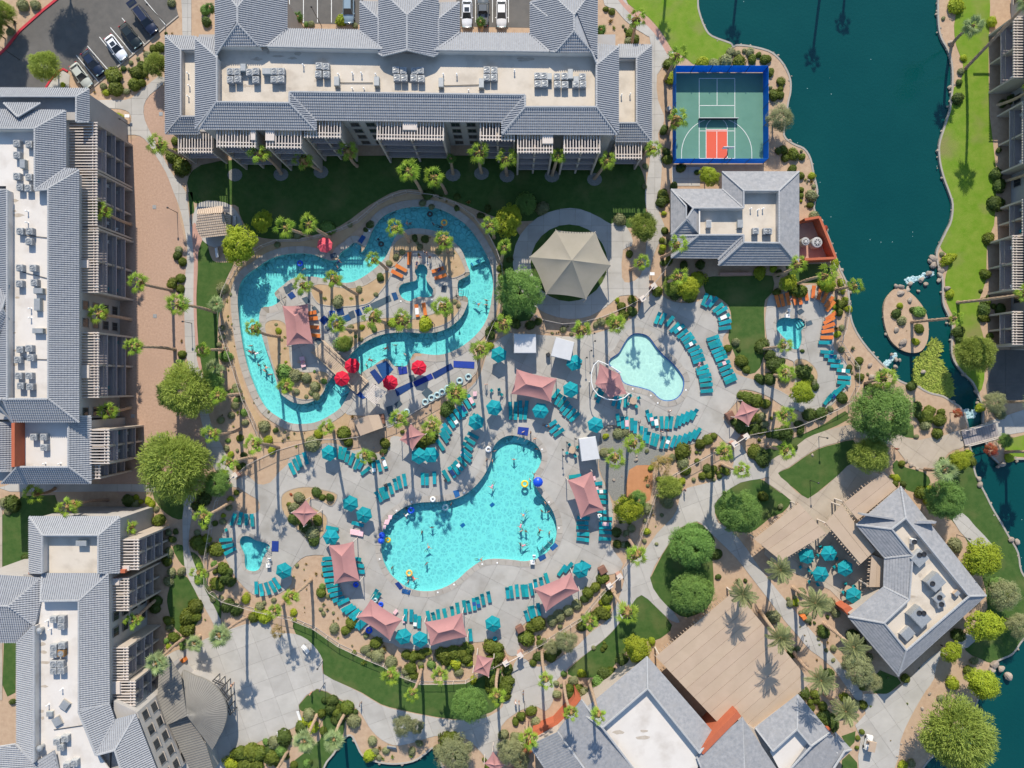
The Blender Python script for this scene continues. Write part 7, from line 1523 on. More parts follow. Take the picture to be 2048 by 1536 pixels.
for i,(tl,x,y,sx,sy)in enumerate([((0,0),1945,540,.8,1.1),((1,0),85,570,1.3,.9),((1,0),645,650,.75,1.4),((1,0),965,650,.75,1.4),((1,0),1480,660,.75,1.4),((1,0),1803,665,.75,1.4),((2,0),300,612,.7,.95),((2,0),467,592,.75,1.5),((2,0),513,640,.8,1.1)]):
 rbox(*t(*tl,x,y),sx,sy,.8,12.75,'teal grey duct box on the top building roof, %s from the left'%NUM[i])
for i,(tl,x,y,sx,sy)in enumerate([((0,0),180,1310,.8,1.3),((0,1),305,790,1.4,.8),((0,1),297,900,.9,1.8),((0,1),302,1110,1.6,.75)]):
 rbox(*t(*tl,x,y),sx,sy,.7,12.75,'duct box on the left building roof, %s from the top'%NUM[i])
rbox(*t(0,2,650,1275),1.6,.8,.8,11.8,'duct box on the bare upper roof of the lower left building')
for i,(x,y,a)in enumerate([(515,1035,-.6),(455,1165,.5)]):rbox(*t(0,3,x,y),1.2,1.3,.3,12.45,'tilted slatted roof vent on the lower left building, %s one'%('upper' if i==0 else 'lower'),M_steel,a)
rbox(*t(0,3,395,1105),.9,.7,.4,12.45,'small blue grey hatch on the lower left building roof')
rbox(*t(2,1,1825,255),.9,1.3,.5,5.15,'grey roof hatch on the clubhouse');rbox(*t(2,1,1575,255),.8,1.2,.6,5.15,'pipework box on the clubhouse left roof',M_white)
rbox(*t(3,3,1345,50),2.4,2.2,1.3,5.5,'large exhaust unit at the upper end of the restaurant roof',M_steel,.75,[(-.6,.3)])
rbox(*t(3,3,1370,170),1.8,1.2,.8,5.5,'dark fan unit in the middle of the restaurant roof',M_unit,.75,[(0,0)])
rbox(*t(3,3,1220,330),2.2,2.9,1.4,5.5,'big boxy hood with two fans on the restaurant roof',M_steel,.75,[(.3,.7),(.8,.2)])
rbox(*t(3,3,1118,462),1.9,1.6,.6,5.5,'low slatted condenser on the restaurant roof',M_unit,.75)
rbox(*t(3,3,1385,225),1.3,1.1,.7,5.5,'grimy kitchen fan box on the restaurant roof',M_unit,.3,[(0,0)])
rbox(*t(3,3,1512,140),.9,.7,.6,5.5,'small tan vent near the right edge of the restaurant roof',M_beige,.75)
rbox(*t(3,2,1168,1262),.8,.8,.7,5.5,'round topped vent near the upper corner of the restaurant roof',M_white,0,[(0,0)])
rbox(*t(3,2,1215,1395),2.2,2.0,1.1,5.5,'white boxy unit with two dark fans on the restaurant roof',M_unit,.75,[(.3,.5),(.9,.1)])
_vr=random.Random(4)
for i,(tl,x,y,z,rf)in enumerate([((0,0),1495,580,6.9,'left strip roof'),((0,0),1505,680,6.9,'left strip roof'),((0,0),1497,765,6.9,'left strip roof'),((1,0),373,515,12.75,'top roof'),((1,0),655,590,12.75,'top roof'),((1,0),768,580,12.75,'top roof'),((1,0),840,580,12.75,'top roof'),((1,0),955,590,12.75,'top roof'),((1,0),860,705,12.75,'top roof'),((1,0),768,705,12.75,'top roof'),((1,0),1497,590,12.75,'top roof'),((1,0),1605,590,12.75,'top roof'),((1,0),1700,720,12.75,'top roof'),((2,0),20,560,12.75,'top roof'),((2,0),878,755,6.9,'right strip roof'),((2,0),948,748,6.9,'right strip roof'),((0,1),205,150,12.75,'left roof'),((0,1),205,240,12.75,'left roof'),((0,1),230,930,12.75,'left roof'),((0,1),230,1005,12.75,'left roof'),((0,2),345,640,10.9,'annex roof'),((0,2),467,640,10.9,'annex roof'),((0,3),365,365,12.45,'lower left roof'),((0,3),390,430,12.45,'lower left roof'),((0,3),482,915,12.45,'lower left roof'),((0,3),372,1040,12.45,'lower left roof'),((2,1),1915,130,5.2,'clubhouse roof'),((2,1),1975,140,5.2,'clubhouse roof'),((2,1),2013,130,5.2,'clubhouse roof')]):
 px,py=t(*tl,x,y);w=W(px,py,z+.6);o=MB().lathe((0,0,0),[(.16,0),(.09,.05),(.075,.55),(.12,.56),(.12,.68),(.03,.72)],8).build('vent_pipe',M_white);o.location=(w.x,w.y,z)
 reg(o,'vent on the '+rf,px,py,'vent pipe','roof vent pipes')
for i,(tl,a,b,z,lb)in enumerate([((1,0),(670,662),(935,662),12.75,'thin conduit between two duct boxes, left of the middle'),((1,0),(1505,685),(1790,678),12.75,'thin conduit between two duct boxes, right of the middle'),((0,1),(180,345),(378,365),12.75,'cable run, uppermost on the left roof'),((0,1),(180,640),(378,690),12.75,'cable run, middle of the left roof'),((0,1),(180,1335),(378,1340),12.75,'cable run, lowest on the left roof'),((0,3),(430,1230),(660,1195),12.45,'cable run on the lower left roof')]):
 p,q=W(*t(*tl,*a),z+.1),W(*t(*tl,*b),z+.1);o=MB().tube(p,q,.05,n=5).build('roof_conduit',M_dark);tag(o,lb,'conduit')
for i,(tl,x,y)in enumerate([((0,3),310,438),((0,3),312,1382)]):
 w=W(*t(*tl,x,y),13.5);o=MB().lathe((w.x,w.y,12.45),[(.3,0),(.3,.7),(.45,.8),(.45,1.1),(.1,1.25)],12).build('roof_ventilator',M_steel);tag(o,'shiny round ventilator on the lower left roof edge, %s one'%('upper' if i==0 else 'lower'),'ventilator')
ta=empty('water_tank',W(*t(3,1,270,410)),'white round tank nearer the clubhouse in the walled yard','tank');tb=empty('water_tank',W(*t(3,1,362,418)),'larger white round tank in the walled yard','tank')
for o,r in((ta,.72),(tb,.92)):
 c=o.location;MB().lathe((c.x,c.y,0),[(r,0),(r,1.5),(r*.9,1.62),(r*.62,1.66)],20).build('shell',M_unit,o);MB().lathe((c.x,c.y,1.67),[(r*.58,0),(r*.58,.05),(r*.1,.06)],16).build('fan_grille',M_dark,o)
 for i in range(4):MB().box((c.x,c.y,1.75),(r*1.15,.06,.03),i*math.pi/4).build('spoke',M_white,o)
 # -- cars (+Y is the front)
def car(px,py,d,color,label,L=4.7,Wd=1.84,hh=1.45,kind='sedan',z0=.03,tail=False,sunroof=False):
 w=W(px,py,.8);o=empty('parked_car',(w.x,w.y,z0),label,'car','parked cars',ang(d))
 paint=pm('paint_'+label.replace(' ','_')[:40],color,None,1,.22,spec=.6)
 suv=kind!='sedan';belt=.92 if not suv else 1.08
 st=[(-.5,.74,.62),(-.47,.88,.86),(-.36,.97,1.0),(-.1,1,1.0),(.15,1,1.0),(.34,.97,.98),(.45,.88,.86),(.5,.68,.7)]
 vs=[];fs=[]
 for f,wf,hf in st:
  y=f*L;hw=Wd/2*wf;top=belt*(hf if not suv else min(1,hf+.08))*(.92 if f>.2 else 1)
  vs+=[(-hw*.92,y,.25),(-hw,y,.5),(-hw*.97,y,top-.12),(-hw*.86,y,top),(0,y,top+.04),(hw*.86,y,top),(hw*.97,y,top-.12),(hw,y,.5),(hw*.92,y,.25)]
 k=9
 for j in range(len(st)-1):
  for i in range(k-1):fs.append((j*k+i,j*k+i+1,(j+1)*k+i+1,(j+1)*k+i))
 fs.append(tuple(range(k)));fs.append(tuple(range((len(st))*k-1,(len(st)-1)*k-1,-1)))
 m=MB();m.add(vs,fs);body_=m.build('body',paint,o,True,False)
 if kind=='pickup':ys=(.22,.08,-.12,-.15)
 elif suv:ys=(.24,.10,-.40,-.46)
 else:ys=(.22,.05,-.24,-.40)
 yf,rf,rr_,yb=[q*L for q in ys];bw=Wd/2*.86;rw=Wd/2*.68;zt=hh if not suv else 1.72
 base=[(-bw,yf,belt-.02),(bw,yf,belt-.02),(bw,yb,belt-.02),(-bw,yb,belt-.02)]
 roof=[(-rw,rf,zt),(rw,rf,zt),(rw,rr_,zt),(-rw,rr_,zt)]
 def quad(nm,q,mt):MB().add(q,[(0,1,2,3)]).build(nm,mt,o,False,False)
 quad('windscreen',[base[0],base[1],roof[1],roof[0]],M_glassd);quad('rear_window',[base[2],base[3],roof[3],roof[2]],M_glassd)
 quad('side_window',[base[1],base[2],roof[2],roof[1]],M_glassd);quad('side_window',[base[3],base[0],roof[0],roof[3]],M_glassd)
 mr=MB();mr.prism([(p[0],p[1])for p in roof],zt-.03,zt+.01,poly2=[(p[0]*.93,p[1]*.97+.01)for p in roof]);mr.build('roof_panel',paint,o,False,False)
 if sunroof:MB().box((0,(rf*.65+rr_*.35),zt+.02),(rw*1.3,.75,.02)).build('sunroof',M_glassd,o,False,False)
 for s in(-1,1):
  MB().tube((s*bw,yf,belt),(s*rw,rf,zt),.035,n=4).build('pillar',paint,o,False,False);MB().tube((s*bw,yb,belt),(s*rw,rr_,zt),.04,n=4).build('pillar',paint,o,False,False)
  MB().box((s*(Wd/2+.06),yf-.15,belt+.02),(.2,.12,.14)).build('mirror',paint,o,False,False)
  MB().box((s*Wd*.33,L*.475,.66),(.34,.12,.16)).build('headlight',M_clear,o,False,False);MB().box((s*Wd*.35,-L*.485,.74),(.3,.08,.16)).build('tail_light',M_redp,o,False,False)
  for y in(.30,-.30):
   wl_=MB();wl_.tube((s*(Wd/2-.2),y*L,.32),(s*(Wd/2+.01),y*L,.32),.33,n=16);tyre=wl_.build('wheel',M_dark,o,False,False)
   MB().tube((s*(Wd/2+.0),y*L,.32),(s*(Wd/2+.02),y*L,.32),.2,n=12).build('rim',M_steel,tyre,False,False)
 if suv and kind!='pickup':
  for s in(-1,1):MB().tube((s*rw*.9,rf-.1,zt+.06),(s*rw*.9,rr_+.1,zt+.06),.025,n=5).build('roof_rail',M_dark,o,False,False)
 if kind=='pickup':
  MB().box((0,-.32*L,belt-.0),(Wd*.78,L*.3,.05)).build('cargo_bed',M_dark,o,False,False)
 if tail:
  M_=Matrix.Translation((0,-.46*L,1.75))@Matrix.Rotation(R(-8),4,'X');q=MB();q.box((0,-.5,0),(Wd*.8,1.0,.07),M=M_);q.build('tailgate',paint,o,False,False)
  q=MB();q.box((0,-.45,.04),(Wd*.6,.5,.02),M=M_);q.build('tailgate_window',M_glassd,o,False,False)
 return o
dd=(.60,.80)
car(161,150,dd,(.42,.43,.38),'pale grey green sedan, lowest in the angled car park',sunroof=False)
car(184,125,dd,(.012,.02,.045),'dark navy sedan next to the pale grey one')
car(231,94,dd,(.75,.76,.80),'white sedan with sunroof in the angled car park',sunroof=True)
car(260,70,dd,(.014,.02,.02),'black sedan between the white sedan and the dark truck')
car(290,40,dd,(.015,.02,.045),'dark blue SUV with its tailgate raised',5.2,1.95,kind='suv',tail=True)
car(697,17,(0,1),(.20,.27,.33),'steel blue SUV parked behind the top building',4.9,1.9,kind='suv')
car(934,26,(0,1),(.66,.67,.70),'white sedan parked left of the pickup truck',sunroof=True)
car(966,20,(0,-1),(.10,.11,.12),'dark grey pickup truck between two white cars',5.4,1.95,kind='pickup')
car(1003,26,(0,1),(.68,.66,.64),'white car parked right of the pickup truck')
w=W(1744,1493,1.8);gc=empty('golf_cart',(w.x,w.y,.06),'cream golf cart parked on the bottom right driveway','golf cart',None,ang((-.2,.98)))
MB().prism([(-.6,-.9),(.6,-.9),(.6,.9),(-.6,.9)],1.85,1.95,poly2=[(-.55,-.85),(.55,-.85),(.55,.85),(-.55,.85)]).build('roof_canopy',M_beige,gc,False,False)
MB().prism([(-.55,-1.3),(.55,-1.3),(.55,1.2),(-.55,1.2)],.3,.75,poly2=[(-.5,-1.25),(.5,-1.25),(.42,1.15),(-.42,1.15)]).build('body',M_white,gc,False,False)
MB().box((0,-.2,.85),(1.0,.5,.18)).box((0,-.48,1.1),(1.0,.1,.45)).build('seat',M_beige,gc,False,False)
for s in(-1,1):
 for y in(-.85,.85):
  MB().tube((s*.5,y,.7),(s*.5,y*.95,1.86),.025).build('post',M_dark,gc,False,False);MB().tube((s*.42,y,.25),(s*.6,y,.25),.24,n=12).build('wheel',M_dark,gc,False,False)
  # -- people
M_hair=pm('hair',(.03,.02,.015),None)
SKINS=[pm('skin_%d'%i,c,None,1,.6)for i,c in enumerate([(.50,.27,.18),(.36,.18,.11),(.17,.085,.05)])]
WEAR=[pm('wear_%d'%i,c,None,1,.8)for i,c in enumerate([(.02,.03,.10),(.45,.04,.05),(.02,.02,.02),(.6,.6,.6),(.05,.25,.45),(.55,.25,.30)])]
def person_mesh(pose,skin,wear):
 src,J=PBASE[pose];res=src.copy();res.name='person'
 res.materials.clear()
 for q in(skin,wear,M_hair):res.materials.append(q)
 hd=Vector(J['hed']);pl=Vector(J['pel']);nk=Vector(J['nec']);up=(hd-nk).normalized()
 for p in res.polygons:
  c=p.center;p.use_smooth=True
  if(c-hd).dot(up)>.02 or((c-hd).length<.16 and c.y<hd.y-.03 and pose in('stand','wade')):p.material_index=2 if(c-hd).length<.2 else 0
  elif(c-pl).length<.23 or(wear.name in('wear_0','wear_3','wear_5')and(c-Vector(J['che'])).length<.2):p.material_index=1
 return res
PM={}
def person(px,py,pose,label,z=.08,rz=None,si=None,wi=None):
 r_=random.Random(int(px*7+py));si=r_.randrange(3)if si is None else si;wi=r_.randrange(6)if wi is None else wi
 key=(pose,si,wi)
 if key not in PM:PM[key]=person_mesh(pose,SKINS[si],WEAR[wi])
 zz={'stand':1.2,'wade':.2,'swim':0,'lie':.2}[pose];w=W(px,py,z+zz);o=link('person',PM[key]);o.scale=(.92,)*3;o.location=(w.x,w.y,z);o.rotation_euler.z=r_.uniform(0,6.28)if rz is None else rz
 if label is None:reg(o,{'wade':'wading swimmer','swim':'swimmer stretched out in the water'}[pose],px,py,'person','people in the water')
 else:tag(o,label,'person','people around the pools')
for tl,L in{(1,1):[(975,375),(1195,255),(1230,250),(1415,250),(1475,280),(345,565),(380,615),(655,560),(650,600),(610,630),(1770,895),(1842,865),(1840,900),(1040,1250),(1110,1225),(1195,1300),(920,1345),(880,1385),(20,1385),(75,1395),(65,1430),(110,1460),(10,1290)],(1,2):[(1890,620),(1890,815),(1905,540),(1560,965),(1210,1045),(1405,1150),(1325,1190),(1375,1315),(1360,1440),(1085,1475),(1788,1405),(1200,1000)],(2,2):[(15,605),(180,735),(145,770),(195,520),(100,1040),(240,1020),(290,1025),(70,1130),(72,1180),(112,1180),(220,1180),(298,1195),(68,1285),(98,1290),(268,955)],(1,3):[(1215,5),(1260,15),(1215,50)],(0,1):[(2000,1230),(1998,1275),(2020,1285)]}.items():
 for i,(x,y)in enumerate(L):person(*t(*tl,x,y),'swim' if i%3==1 else 'wade',None,-.12)
for tl,x,y,pose,lb in[((1,1),1340,475,'stand','person standing at the top edge of the island spa'),((1,1),1365,490,'stand','person beside the island spa top, nearer the palm'),((1,1),1310,520,'stand','person standing left of the island spa tip'),((1,1),1388,520,'stand','person in yellow standing right of the island spa tip'),((1,1),1285,575,'lie','person sitting on the island spa rim'),((2,2),1268,215,'stand','person walking above the upper curved lounger row'),((2,2),1025,300,'stand','person at the left of the lower curved lounger row'),((2,2),1205,385,'stand','left one of two people between the curved lounger rows'),((2,2),1250,370,'stand','right one of two people between the curved lounger rows'),((2,2),90,385,'stand','person on the blue mat at the pool top'),((2,2),150,390,'stand','person beside the blue mat at the pool top'),((2,2),183,440,'stand','person in white at the pool top right edge'),((2,2),1388,850,'stand','lone person on the right walkway bend'),((2,3),90,945,'stand','person walking on the bottom walkway plaza'),((2,3),30,1020,'stand','left one of the couple on the bottom walkway'),((2,3),55,1025,'stand','right one of the couple on the bottom walkway'),((1,3),430,950,'stand','person at the plaza edge near the small lawn'),((1,3),830,1035,'stand','person on the walkway above the pond'),((0,3),1850,880,'stand','person in white beside the rotunda'),((1,2),1840,5,'stand','person walking below the white cabanas'),((1,2),1845,610,'stand','person in yellow on the pool edge left of the tip'),((3,1),185,860,'stand','person between the orange loungers above the heart spa'),((3,2),1040,520,'stand','person on the path junction below the biggest tree'),((1,1),370,1360,'lie','person lying on a pink towel below the island sail'),((1,1),1462,625,'lie','person lying on the orange lounger right of the island spa'),((2,1),1500,1380,'lie','person lying in the long row by the wading pool'),((2,2),280,335,'lie','person lying on the first lounger of the trio'),((1,2),1012,590,'lie','person lying in the trio below the beige hut')]:
 px,py=t(*tl,x,y);person(px,py,pose,lb,.08 if pose=='stand' else .45)
 # -- floats and towels
def ring(px,py,mt,label,r=.5,z=-.05,tube=.17):
 w=W(px,py,.1);o=MB().torus((0,0,0),r-tube,tube,18,8).build('swim_ring',mt,None,True);o.location=(w.x,w.y,z);tag(o,label,'swim ring','swim rings')
M_stripe=pm('striped_vinyl',(.6,.05,.08),(.8,.75,.1),3,.4)
for tl,x,y,m,lb,z,r in[((1,1),1390,175,M_dark,'dark ring floating at the river top',-.05,.5),((1,1),1505,243,M_stripe,'red ring floating in the upper river',-.05,.6),((1,1),1000,415,M_dark,'black ring in the river left of the island tip',-.05,.5),((1,1),350,570,M_blue,'blue ring in the shaded left river',-.05,.55),((1,2),1415,922,M_white,'white ring lying on the upper pool edge',.2,.5),((1,2),1860,523,M_white,'white ring on the deck left of the pool tip',.2,.55),((1,2),1240,1012,M_blue,'blue ring in the kidney pool upper left',-.05,.6),((1,2),1515,990,M_clear,'clear ring in the kidney pool below the upper edge',-.05,.6),((1,2),1055,1250,M_yel,'yellow ring at the left pool edge',-.05,.5),((1,2),1225,1515,M_stripe,'orange yellow ring in the lower left pool',-.05,.6),((2,2),102,800,M_yel,'green and yellow ring near the right pool edge',-.05,.65),((1,3),905,432,M_blue,'bright blue ring under the lower left sail',.2,.6),((1,3),1000,225,M_blue,'blue ring above the lower left sail',.2,.45),((1,3),958,188,M_clear,'pale ring on the loungers above the lower left sail',.6,.45),((1,3),1912,492,M_tealu,'small teal round table under the lone parasol',.6,.4),((1,3),800,68,M_blue,'blue ring under the left pink sail',.2,.5),((2,2),700,1055,M_white,'white ring under the right pink sail',.2,.45)]:
 ring(*t(*tl,x,y),m,lb,r,z)
for i,(x,y)in enumerate([(1630,1510),(1700,1480)]):ring(*t(1,1,x,y),M_clear,'clear river tube in the stack along the fence, %s from the right'%NUM[i],.62,.25)
for i,(x,y)in enumerate([(1355,145),(1405,112),(1450,90),(1490,65),(1535,35),(1205,225)]):ring(*t(1,2,x,y),M_clear,'clear river tube along the fence, %s in the line'%NUM[i],.62,.25)
for tl,x,y,lb in[((2,2),208,785,'big royal blue parasol at the right pool edge'),((1,2),1008,1212,'royal blue parasol at the left pool edge, upper one'),((1,2),1000,1255,'royal blue parasol at the left pool edge, lower one')]:
 px,py=t(*tl,x,y);r=.85 if 'big' in lb else .55;w=W(px,py,1.6);o=empty('small_parasol',(w.x,w.y,.08),lb,'parasol')
 MB().lathe((0,0,1.45),[(r,0),(r*.75,.2),(r*.4,.36),(.03,.42)],10,cap=False).build('canopy',M_blue,o,False,False);MB().tube((0,0,0),(0,0,1.85),.025).build('pole',M_white,o,False,False)
def towel(tl,pts,lb,mt=M_pink,z=.42):
 P=[W(*t(*tl,*p),z)for p in pts];o=MB().prism([(p.x,p.y)for p in P],z,z+.05).build('towel',mt);tag(o,lb,'towel','towels')
for tl,pts,lb in[((1,2),[(755,1158),(860,1175),(855,1220),(752,1200)],'pink towelled bench below the left parasol'),((1,1),[(345,1320),(385,1315),(400,1395),(365,1405)],'pale pink towel below the island sail'),((1,3),[(1095,290),(1120,262),(1138,280),(1112,312)],'white towel above the lower left sail'),((1,3),[(1172,320),(1195,318),(1192,375),(1172,375)],'pale towel at the tip of the lower left sail'),((2,2),[(642,740),(665,735),(672,768),(650,775)],'pink towel right of the right sail, upper one'),((2,2),[(665,825),(690,820),(692,850),(670,855)],'pink towel right of the right sail, lower one'),((1,2),[(1640,520),(1680,530),(1672,580),(1635,570)],'pale towel on a lounger at the upper left pool edge'),((1,2),[(1058,1050),(1092,1048),(1085,1080),(1060,1082)],'stack of pink towels at the left pool edge, upper'),((1,2),[(1035,1085),(1075,1080),(1058,1125),(1022,1120)],'stack of pink towels at the left pool edge, lower'),((1,2),[(1018,1130),(1042,1128),(1035,1160),(1015,1160)],'white towel on the left pool edge'),((1,2),[(1735,60),(1768,58),(1765,95),(1738,98)],'pink towel at the top lounger row')]:towel(tl,pts,lb)
# -- rocks
def rock_mesh(seed):
 bm=bmesh.new();bmesh.ops.create_icosphere(bm,subdivisions=2,radius=1);rnd=random.Random(seed)
 pl=[(Vector((rnd.gauss(0,1),rnd.gauss(0,1),rnd.gauss(0,.7))).normalized(),rnd.uniform(.62,.9))for _ in range(9)]
 for v in bm.verts:
  for n,d in pl:
   e=v.co.dot(n)-d
   if e>0:v.co-=n*e
  v.co*=rnd.uniform(.96,1.04);v.co.z*=.7
 me=bpy.data.meshes.new('boulder');bm.to_mesh(me);bm.free();me.materials.append(M_rock);return me
RK=[rock_mesh(i)for i in range(6)]
def rock(px,py,r,z=0.0):
 rnd=random.Random(int(px*3+py*5));rm=r/S;w=W(px,py,.3);o=link('boulder',rnd.choice(RK));o.location=(w.x,w.y,z+rm*.2);o.scale=(rm,rm*rnd.uniform(.7,1),rm*rnd.uniform(.7,1));o.rotation_euler.z=rnd.uniform(0,6.28)
 reg(o,'tan boulder',px,py,'rock','boulders')
for tl,L in{(3,1):[(1030,750,22),(1070,755,28),(1065,810,36),(1125,785,26),(1140,865,28),(1030,1100,30),(1080,1200,40),(1130,760,16),(1330,530,38),(1335,580,34),(1310,550,26),(1395,620,34),(1385,660,26),(1380,705,20),(1240,700,30),(1275,735,22),(1215,790,16),(1150,730,22),(1300,650,30),(1440,770,28),(1030,1340,20),(1025,1400,22),(1060,1345,16),(1070,1235,22),(820,1385,24),(830,1480,30),(915,1425,26),(655,1325,18),(1248,1440,22),(995,1300,18)],(3,2):[(1690,760,24),(1700,805,28),(1950,1245,28),(2000,1265,28),(1880,645,30),(1850,660,22),(1110,615,20),(1150,650,20),(1200,680,18),(360,570,14)],(3,3):[(1815,710,38),(1795,755,34),(1870,745,34),(1925,805,40),(1240,1065,18),(1300,945,16),(1415,990,14),(1160,1215,10),(1040,1450,12),(1075,1350,10)],(2,2):[(995,610,18),(815,770,16),(900,640,8),(930,600,8),(880,740,8),(760,370,12),(800,345,12),(730,350,12),(700,470,10),(1000,580,10)],(1,2):[(1395,200,14),(1360,230,12),(1430,250,12),(1400,290,10),(1330,320,14),(880,530,10),(940,510,10)],(3,0):[(330,1440,14),(1470,340,30)]}.items():
 for x,y,r in L:rock(*t(*tl,x,y),r/4,-.25 if(tl==(3,1)and 1100<x<1420 and y<800)else 0)
M_foam=pm('foam',(.62,.78,.80),(.10,.22,.24),3.5,.5,.6,6)
def weir(pts,label):
 P=[W(*p)for p in pts];m=MB();r_=random.Random(3)
 for i in range(90):
  f=r_.random();a=P[0].lerp(P[1],f)+(P[2]-P[1])*r_.random()*.55;r=r_.uniform(.08,.3)
  m.lathe((a.x,a.y,-.36),[(r,0),(r*.7,r*.25),(.01,r*.35)],6)
 o=m.build('foaming_water',M_foam);tag(o,label,'foam',kind='stuff')
weir([t(3,1,1100,700),t(3,1,1320,620),t(3,1,1360,690)],'white foam where water spills over the upper rocks')
weir([t(3,1,930,1380),t(3,1,1020,1280),t(3,1,1060,1330)],'white foam spilling over the rocks below the island')
weir([t(3,2,1580,210),t(3,2,1680,200),t(3,2,1650,330)],'white splashing water in the channel above the footbridge')
# -- footbridge
a,b=W(1924,876),W(1992,858);fb=empty('footbridge',((a+b)/2).to_tuple(),'grey steel footbridge with truss railing over the channel','bridge');d=(b-a).normalized();n=Vector((-d.y,d.x,0));L=(b-a).length;rz=math.atan2(d.y,d.x)
M_deckb=pm('bridge_deck',(.30,.27,.27),(.26,.235,.235),2,.8,rnd=.05)
k=14
for i in range(k):
 c=a.lerp(b,(i+.5)/k);MB().box((c.x,c.y,.22),(L/k-.04,2.5,.1),rz).build('deck_plank',M_deckb,fb)
for s in(-1,1):
 p,q=a+n*s*1.32,b+n*s*1.32;m=MB()
 for z in(.3,1.35):m.box(((p.x+q.x)/2,(p.y+q.y)/2,z),(L,.13,.12),rz)
 m.build('truss_chord',M_fence,fb)
 for i in range(7):
  c=p.lerp(q,i/6);MB().tube((c.x,c.y,.2),(c.x,c.y,1.35),.045).build('truss_post',M_fence,fb)
  if i<6:
   e=p.lerp(q,(i+1)/6);MB().tube((c.x,c.y,.3),(e.x,e.y,1.3),.035).build('truss_brace',M_fence,fb)
   # -- boardwalk over the river
a,b=W(*t(1,1,500,1235)),W(*t(1,2,860,30));bw=empty('river_boardwalk',((a+b)/2).to_tuple(),'wooden boardwalk bridge crossing the lazy river below the island sail','bridge');d=(b-a).normalized();n=Vector((-d.y,d.x,0));L=(b-a).length;rz=math.atan2(d.y,d.x)
k=int(L/.3);pm_=MB().box((0,0,0),(L/k-.03,2.9,.08)).mesh('plank',M_wood)
for i in range(k):
 c=a.lerp(b,(i+.5)/k);o=bpy.data.objects.new('plank',pm_);C.objects.link(o);o.parent=bw;o.matrix_parent_inverse=Matrix.Translation(-bw.location);o.location=(c.x,c.y,.45);o.rotation_euler.z=rz
for s in(-1,1):
 p,q=a+n*s*1.35,b+n*s*1.35;m=MB()
 for z in(.55,1.0,1.45):m.tube((p.x,p.y,z),(q.x,q.y,z),.05,n=5)
 m.build('handrail',M_wood,bw)
 for i in range(8):
  c=p.lerp(q,i/7);MB().tube((c.x,c.y,-.9),(c.x,c.y,1.5),.06).build('post',M_wood,bw)
P=[W(*t(1,2,*p),2.9)for p in[(930,0),(1040,65),(960,165),(855,85)]];ctr=sum(P,Vector())/4
sp=empty('slatted_pergola',(ctr.x,ctr.y,0),'small wooden slatted pergola at the lower end of the boardwalk','pergola')
for i in range(12):
 f=i/11;p,q=P[0].lerp(P[3],f),P[1].lerp(P[2],f);dd_=(q-p);c=(p+q)/2;MB().box((c.x,c.y,2.9),(dd_.length,.12,.12),math.atan2(dd_.y,dd_.x)).build('slat',M_slat,sp)
for f in(.08,.92):
 p,q=P[0].lerp(P[1],f),P[3].lerp(P[2],f);dd_=(q-p);c=(p+q)/2;MB().box((c.x,c.y,2.76),(dd_.length,.14,.16),math.atan2(dd_.y,dd_.x)).build('beam',M_slat,sp)
for p in P:MB().tube((p.x,p.y,0),(p.x,p.y,2.7),.09).build('post',M_slat,sp)
hut=empty('beige_hut',W(*t(1,2,890,340)),'small beige hut with two pitched roof panels beside the river fence','hut')
Q=[W(*t(1,2,*p),2.6)for p in[(782,290),(900,250),(945,375),(835,415)]];Q2=[W(*t(1,2,*p),2.6)for p in[(900,250),(980,245),(1015,350),(945,375)]]
for q,zz in((Q,(2.6,2.9)),(Q2,(2.9,2.5))):
 vs=[(q[0].x,q[0].y,zz[0]),(q[1].x,q[1].y,zz[1]),(q[2].x,q[2].y,zz[1]),(q[3].x,q[3].y,zz[0])];vs+=[(x,y,z-.1)for x,y,z in vs]
 MB().add(vs,[(0,1,2,3),(7,6,5,4),(0,4,5,1),(1,5,6,2),(2,6,7,3),(3,7,4,0)]).build('roof_panel',M_beige,hut)
MB().prism(offset([(p.x,p.y)for p in[Q[0],Q2[1],Q2[2],Q[3]]],-.25),0,2.45).build('wall',M_stucco,hut)
for i,(x,y)in enumerate([(1000,262),(1005,298)]):w=W(*t(1,2,x,y),1);MB().box((w.x,w.y,.5),(.9,.9,1.0),.2).build('pump_cabinet',M_brownm,hut)
th=empty('tiled_hut',W(430,442),'small hut with a sunlit tan tiled roof left of the river','hut')
M_tant=pm('tan_tile',(.52,.42,.33),(.42,.335,.26),2,.85)
roof_face(th,[(403,476,2.6),(455,470,2.6),(458,462,3.0),(447,428,3.6),(396,428,3.6),(392,455,3.0)],mat=M_tant,style='barrel',pu=.34,caps=False)
roof_face(th,[(395,420,2.7),(445,410,2.7),(447,427,3.6),(393,427,3.6)],mat=M_tant,caps=False)
roof_face(th,[(461,430,2.6),(461,458,2.6),(448,462,3.0),(447,428,3.6)],mat=M_tant,caps=False)
P=[W(*p,2.6)for p in[(402,426),(452,424),(452,462),(402,466)]];MB().prism([(p.x,p.y)for p in P],0,2.5).build('wall',M_stucco,th)
sheet('hut_patio',smooth([(400,405),(450,405),(475,425),(485,455),(470,475),(430,495),(400,475),(385,445)],3),.055,M_conc)
